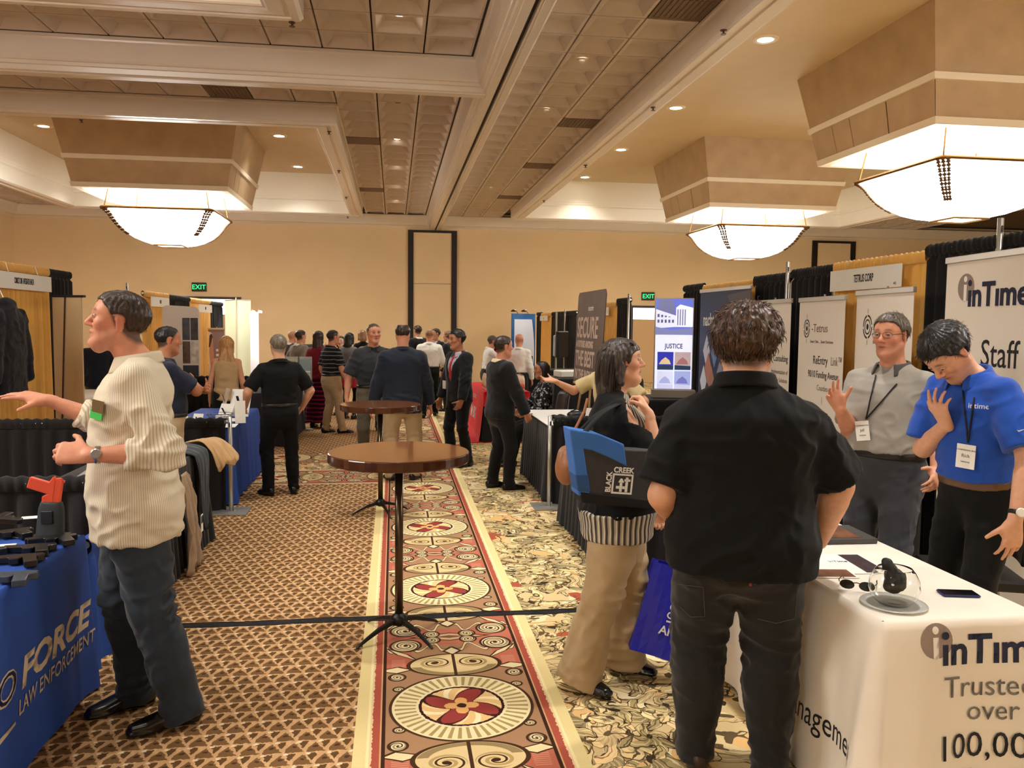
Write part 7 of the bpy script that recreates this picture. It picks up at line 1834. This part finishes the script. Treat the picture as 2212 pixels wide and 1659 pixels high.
# black jacket hung on the gold drape
JK = thing('hanging_jacket', 'black jacket hung against the gold drape at the booth sign', 'jacket', (-3.66,8.50,0), DG(-90))
F = Field((-.5,-.2,.85),(.5,.2,2.1),.012); F.put(loft((0,0,1.02),(0,0,1.88),(0,1,0),[(0,.30,.09),(.5,.28,.10),(.85,.27,.10),(1,.12,.07)],2.6,(True,False)),.03)
for sd in (-1,1): F.put(cone((sd*.25,0,1.78),(sd*.36,.02,1.20),.075,.07), .04)
garment('jacket_body', F, cloth('jacket_blackblue',(14,15,22)), JK, .012); mb = MB(); mb.tube([(0,0,1.90),(0,-.06,2.05),(0,-.20,2.28),(0,-.265,2.335),(0,-.29,2.345),(0,-.32,2.30)], .006, 6); mb.build('hanger_hook', M_silver, JK)
# ---------------------------------------------------------------- coat table
mb = MB(); 
o = flat('display_board', 'white foam board lying on the coat table', 'board', 395, 1003, .42, 1.2, DG(3), .752, M_paper, .006); o.location = (-1.72,5.95,.752)
for i, (x, y, w_, d_, t, lb) in enumerate(((-1.72,6.05,.24,.32,.045,'stack of glossy catalogues on the coat table'),(-1.86,5.55,.22,.30,.025,'grey magazine stack at the near end of the coat table'))):
    q = thing('catalogue_stack', lb, 'catalogues', (x,y,.758), DG(6*i)); 
    for k in range(4): mb = MB(); mb.rbox(.003*k,-.004*k,t/8+k*t/4,w_,d_,t/4*.95,.002); mb.build('catalogue', mat('cat%d%d' % (i,k), ((150,144,140),(60,58,62),(206,200,196),(96,90,96))[(i+k) % 4], .3), q)
def sheet(name, label, cat, path, wid, m_, nu=22, nv=26, fold=.018, ff=3.0, seed=1, thick=.006):
    """cloth laid along a path (world points), wid = half widths and width direction per point"""
    pts = catm([Vector(p) for p in path], 6); n = len(pts); c0 = Vector((sum(p.x for p in pts)/n, sum(p.y for p in pts)/n, 0)); rr = random.Random(seed); ph = rr.random()*6
    o = thing(name, label, cat, tuple(c0)); ws = [np.interp(i/(n-1), np.linspace(0,1,len(wid)), [w_[0] for w_ in wid]) for i in range(n)]
    wd_ = [Vector([np.interp(i/(n-1), np.linspace(0,1,len(wid)), [w_[1][k] for w_ in wid]) for k in range(3)]).normalized() for i in range(n)]
    def fn(u, v):
        i = int(round(v*(n-1))); p = pts[i]; t = (pts[min(i+1,n-1)]-pts[max(i-1,0)]).normalized(); nn = wd_[i].cross(t).normalized(); k = 2*u-1
        f_ = fold*(.25+.75*v)*(math.sin(k*ff*3.1+ph+v*2.2)+.5*math.sin(k*ff*6.3+ph*2+v*4))
        return tuple(p-c0+wd_[i]*(k*ws[i]*(1+.05*math.sin(v*9+ph)))+nn*(abs(f_)+.3*fold*abs(math.sin(v*11+k*3+ph)))+t*(.02*math.sin(k*5+ph)*v))
    mb = MB(); mb.smooth = True; mb.grid(fn, nu, n); ob = mb.build('cloth', m_, o); ob.modifiers.new('t','SOLIDIFY').thickness = thick; return o
Yd, Xd = (0,1,0), (1,0,0)
sheet('draped_coat','dark slate coat thrown over the end of the coat table','jacket',[(-2.0,6.50,.775),(-1.75,6.52,.80),(-1.50,6.50,.785),(-1.42,6.48,.70),(-1.395,6.40,.45),(-1.37,6.32,.22)],[(.16,Yd),(.20,Yd),(.20,Yd),(.16,Yd),(.10,Yd),(.05,Yd)],cloth('coat_slate',(58,62,66)),seed=21,fold=.022)
sheet('draped_coat','tan coat folded over the far end of the coat table','jacket',[(-1.66,6.86,.775),(-1.56,6.86,.80),(-1.45,6.84,.80),(-1.37,6.80,.74),(-1.31,6.76,.66),(-1.29,6.75,.61)],[(.06,(.3,.9,0)),(.09,(.3,.9,0)),(.11,(.4,.9,.0)),(.11,(.5,.8,.1)),(.11,(.6,.7,.2)),(.10,(.6,.7,.2))],cloth('coat_tan',(182,146,100)),seed=22,fold=.02)
TS = sheet('hanging_shirt','tan shirt with paper tag hanging down the front of the coat table','shirt',[(-1.43,5.92,.70),(-1.40,5.92,.60),(-1.37,5.92,.40),(-1.35,5.92,.20),(-1.34,5.92,.04)],[(.07,Yd),(.11,Yd),(.13,Yd),(.15,Yd),(.18,Yd)],cloth('shirt_khakitan',(164,140,112)),seed=23,fold=.035,ff=2.2)
mb = MB(); mb.box(.065,.068,-.055,.0,.30,.42,Matrix.Translation((0,-.04,.0))); mb.build('paper_tag', M_paper, TS); mb = MB(); mb.box(.066,.069,-.052,-.003,.36,.41,Matrix.Translation((0,-.04,.0))); mb.build('tag_print', M_navy_ink, TS)
# ---------------------------------------------------------------- blue table
cp = atz(425,903,.753); o = thing('metal_cup', 'brushed steel cup at the corner of the blue table', 'cup', (-1.95,8.1,.753)); mb = MB(); mb.smooth = True; mb.lathe([(.04,0),(.045,.005),(.045,.10),(.042,.10),(.042,.01)], 20); mb.build('cup', mat('steel'), o)
o = thing('wire_basket', 'open black wire basket of white cards on the blue table', 'basket', (-1.68,8.32,.753))
for k in range(5):
    z_ = .012+.022*k; r_ = .055+.018*k; mb = MB(); mb.tube([(r_*math.cos(a*math.pi/10), r_*math.sin(a*math.pi/10), z_) for a in range(20)], .0025, 5, closed=True); mb.build('hoop', M_fr, o)
for a in range(10): t = a*math.pi/5; mb = MB(); mb.tube([(.05*math.cos(t),.05*math.sin(t),.01),(.127*math.cos(t),.127*math.sin(t),.10)], .002, 4); mb.build('wire', M_fr, o)
for k in range(3): mb = MB(); mb.box(-.03,.03,-.04+.01*k,-.038+.01*k,.015,.09); mb.build('card', M_paper, o)
def leaning(name, label, cat, x, y, w_, h_, rz, tilt, m_, z=.753):
    o = thing(name, label, cat, (x,y,z), rz); Mx = Matrix.Rotation(tilt,4,'X'); mb = MB(); mb.box(-w_/2,w_/2,-.003,.003,0,h_,Mx); mb.build('panel', m_, o); mb = MB(); mb.box(-w_*.06,w_*.06,.002,.006,0,h_*.8,Matrix.Translation((0,h_*.28,0)) @ Matrix.Rotation(-tilt*1.2,4,'X')); mb.build('easel_back', M_fr, o); return o
leaning('tent_sign','white tilted sheet beside the steel cup','sign',-1.84,8.06,.10,.13,DG(-20),DG(-20),M_paper)
leaning('brochure_stand','tall brown-edged brochure leaning on the blue table','brochure',-1.80,9.0,.10,.30,DG(-60),DG(-15),mat('card_tan',(206,186,166),.5)); leaning('brochure_stand','white folded leaflet standing on the blue table','brochure',-1.74,8.82,.16,.16,DG(-25),DG(-30),M_paper)
leaning('display_card','large white display card on the blue table by the black shirt','card',-1.62,8.95,.22,.30,DG(-15),DG(-22),M_paper); leaning('display_card','narrow white box card next to the black shirt sleeve','card',-1.49,8.35,.10,.22,DG(20),DG(-6),M_paper)
for i,(x,y,rz_) in enumerate(((-1.66,8.62,10),(-1.8,8.6,-14),(-1.6,8.15,4))): q = thing('leaflet',('white leaflet flat behind the wire basket','pale leaflet flat on the far side of the blue table','white leaflet flat in front of the wire basket')[i],'leaflet',(x,y,.753),DG(rz_)); mb = MB(); mb.box(-.11,.11,-.14,.14,0,.002); mb.build('sheet', M_paper, q)
# brochure stands on the SIL table end
M_acr = mat('acrylic', (214,220,214), .1, alpha=.55)
for i, (px, lb) in enumerate(((631,'clear acrylic brochure stand nearer the grey suit'),(661,'clear acrylic brochure stand with blue-topped sheets'))):
    p = aty(px, 840, 13.2); o = thing('brochure_stand', lb, 'brochure stand', (p.x, 13.2, .753), DG(-12))
    mb = MB(); mb.box(-.10,.10,-.008,.0,0,.46); mb.build('back_plate', M_acr, o); mb = MB(); mb.box(-.10,.10,-.08,-.07,0,.22); mb.build('front_plate', M_acr, o); mb = MB(); mb.box(-.09,.09,-.06,-.03,.005,.24 if i else .30); mb.build('leaflets', M_paper, o)
    mb = MB(); mb.box(-.09,.09,-.028,-.012,.24,.42); mb.build('sheet', mat('sheet_bluegrey',(150,170,180),.5) if i else mat('sheet_green',(198,208,190),.5), o)
q = thing('card_box', 'small blue and yellow card box on the black lettered table', 'box', (-1.62,12.6,.753), DG(30)); mb = MB(); mb.rbox(0,0,.10,.05,.12,.20,.004); mb.build('box', mat('box_blue',(70,120,180),.5), q); mb = MB(); mb.rbox(.0,0,.03,.054,.124,.05,.003); mb.build('band', mat('box_yellow',(220,190,80),.5), q)
# ---------------------------------------------------------------- black camera table etc. on the right
def chair(x, y, rz, label):
    o = thing('stacking_chair', label, 'chair', (x,y,0), rz, 'black chairs in the booths'); m_ = mat('chair_vinyl',(24,23,25),.35)
    mb = MB(); mb.rbox(0,0,.46,.44,.44,.06,.02); mb.build('seat', m_, o)
    mb = MB(); mb.smooth = True; mb.grid(lambda u, v: ((u-.5)*.42*(1-.15*(v-.5)**2*4*(v > .5)), -.21-.03*math.sin(u*math.pi)-.05*v, .56+.36*v-.05*(2*u-1)**4*v), 10, 8); ob = mb.build('backrest', m_, o); ob.modifiers.new('t','SOLIDIFY').thickness = .035
    for sx in (-1,1):
        mb = MB(); mb.tube([(sx*.21,.20,0),(sx*.21,.19,.44)], .011, 6); mb.build('leg', mat('chair_chrome',(150,150,150),.25,.8), o)
        mb = MB(); mb.tube([(sx*.21,-.26,0),(sx*.21,-.20,.44),(sx*.21,-.26,.88)], .011, 6); mb.build('leg', mat('chair_chrome'), o)
    return o
chair(1.88,10.14,DG(96),'black chair under the seated woman in the patterned dress'); chair(2.10,11.0,DG(80),'empty black chair behind the seated woman in the patterned dress')
chair(3.02,3.9,DG(70),'black chair between the grey and blue polo men'); chair(-3.14,5.75,DG(-75),'black chair under the person in maroon')
chair(-2.55,9.6,DG(-60),'black chair behind the blue table')
o = thing('binoculars', 'black strapped binoculars and cases on the white table top', 'binoculars', (1.66,8.32,.763), DG(30))
for sx in (-1,1): mb = MB(); mb.smooth = True; mb.lathe([(.03,0),(.034,.02),(.030,.07),(.022,.10),(.024,.14)], 14); ob = mb.build('barrel', M_gun, o, (sx*.045,0,.034), (DG(90),0,0))
mb = MB(); mb.rbox(0,-.05,.04,.05,.05,.03,.006); mb.build('bridge', M_gun, o); mb = MB(); mb.tube([(.06,-.1,.03),(.14,-.06,.008),(.18,.04,.008),(.10,.12,.012),(.05,.02,.05)], .006, 5); mb.build('strap', M_gun, o)
o = thing('camera_case', 'rounded black case beside the binoculars', 'case', (1.92,8.48,.763)); F = Field((-.14,-.1,-.01),(.14,.1,.14),.008); F.put(ell((0,0,.04),(.11,.07,.045)), .01); F.put(plane_cut((0,0,0),(0,0,-1),F.lo,F.lo+F.n*F.h), op='i'); garment('shell', F, M_gun, o, .004); mb = MB(); mb.tube([(-.07,0,.08),(0,0,.10),(.07,0,.08)], .006, 5); mb.build('handle', M_gun, o)
o = thing('tent_card', 'blank white tent card above the low black drape', 'card', (2.02,8.02,.763), DG(-8)); mb = MB(); mb.box(-.11,.11,-.002,.002,0,.16,Matrix.Rotation(DG(-16),4,'X')); mb.build('front', M_paper, o); mb = MB(); mb.box(-.03,.03,-.002,.002,0,.15,Matrix.Translation((0,.085,0)) @ Matrix.Rotation(DG(16),4,'X')); mb.build('prop', M_paper, o)
o = thing('paper_cup', 'short white paper cup beside the tent card', 'cup', (2.0,8.28,.763)); mb = MB(); mb.smooth = True; mb.lathe([(.028,0),(.038,.06),(.036,.06),(.027,.004)], 18); mb.build('cup', M_paper, o)
o = thing('laptop_screen', 'upright dark monitor with blue-grey picture behind the tent card', 'monitor', (2.42,8.75,.75), DG(62)); mb = MB(); mb.rbox(0,.012,.22,.36,.03,.36,.008); mb.build('case', M_fr, o); mb = MB(); mb.box(-.16,.10,-.006,-.003,.06,.38); mb.build('screen', mat('screen_blue',(96,120,140),.3,emit=.25), o); mb = MB(); mb.rbox(0,.05,.012,.2,.16,.024,.004); mb.build('foot', M_fr, o)
mb = MB(); mb.box(-.12,.12,-.12,.12,-.75,-.012); mb.build('pedestal', M_blackcloth, o)
for i, (x, y, z_, lb) in enumerate(((2.58,11.9,.985,'flat white parcel on the black table behind the seated woman'),(3.15,11.95,.985,'black boxed unit with white edge on the black table'))):
    q = thing('parcel', lb, 'parcel', (x,y,z_), DG(10)); mb = MB(); mb.rbox(0,0,.05 if i == 0 else .12,.42,.3,.10 if i == 0 else .24,.02); mb.build('box', M_paper if i == 0 else M_gun, q)
# snack bags in rows on the red runner
for i in range(14):
    x, y = 1.43+.155*(i % 4), 12.26+.155*(i//4); o = thing('snack_bag', 'clear snack bag with orange crisps on the red runner', 'snack bag', (x,y,.762), DG((i*37)%9-4), 'snack bags on the red runner')
    mb = MB(); mb.smooth = True; mb.grid(lambda u, v: tuple(Vector((.068*math.cos(u*6.283)*(1-.25*max(0,v-.7)/.3), .055*math.sin(u*6.283)*(1-.7*max(0,v-.7)/.3)+.010*math.sin(u*19), v*.22+.012*math.sin(u*12.6)*(v > .9)))), 14, 9, wrapu=True); mb.build('wrapper', mat('wrap_clear',(236,206,176),.25), o)
    mb = MB(); mb.smooth = True; mb.lathe([(.03,.01),(.072,.03),(.070,.07),(.066,.10),(.04,.11)], 10); mb.build('crisps', mat('crisps_orange',(206,92,40),.6,noise=.3,nscale=40), o)
q = flat('flyer','white flyers at the near end of the red runner','flyers',1050,846,.24,.2,DG(0),.762,M_paper); q.location = (1.6,12.15,.762)
for i, x in enumerate((2.05,2.25,2.45)): o = thing('gift_bag', ('black gift bag with silver trim on the counter by the white shirt','black gift bag on the counter between two others','small black gift bag at the end of the counter row')[i], 'bag', (x,14.95,.935), DG(8*i)); mb = MB(); mb.rbox(0,0,.12,.15,.08,.24,.004); mb.build('bag', M_gun2 if i == 1 else M_gun, o); mb = MB(); mb.prism([(-.06,0),(-.03,0),(.0,.24),(-.02,.24)], .084, Matrix.Identity(4)); mb.build('trim', M_silver, o)
o = thing('red_folder','bright red folder held over the counter','folder',(2.0,15.42,.94),DG(0)); mb = MB(); mb.box(-.12,.12,-.006,.006,0,.17,Matrix.Rotation(DG(-8),4,'X')); mb.build('cover', M_redcloth, o)
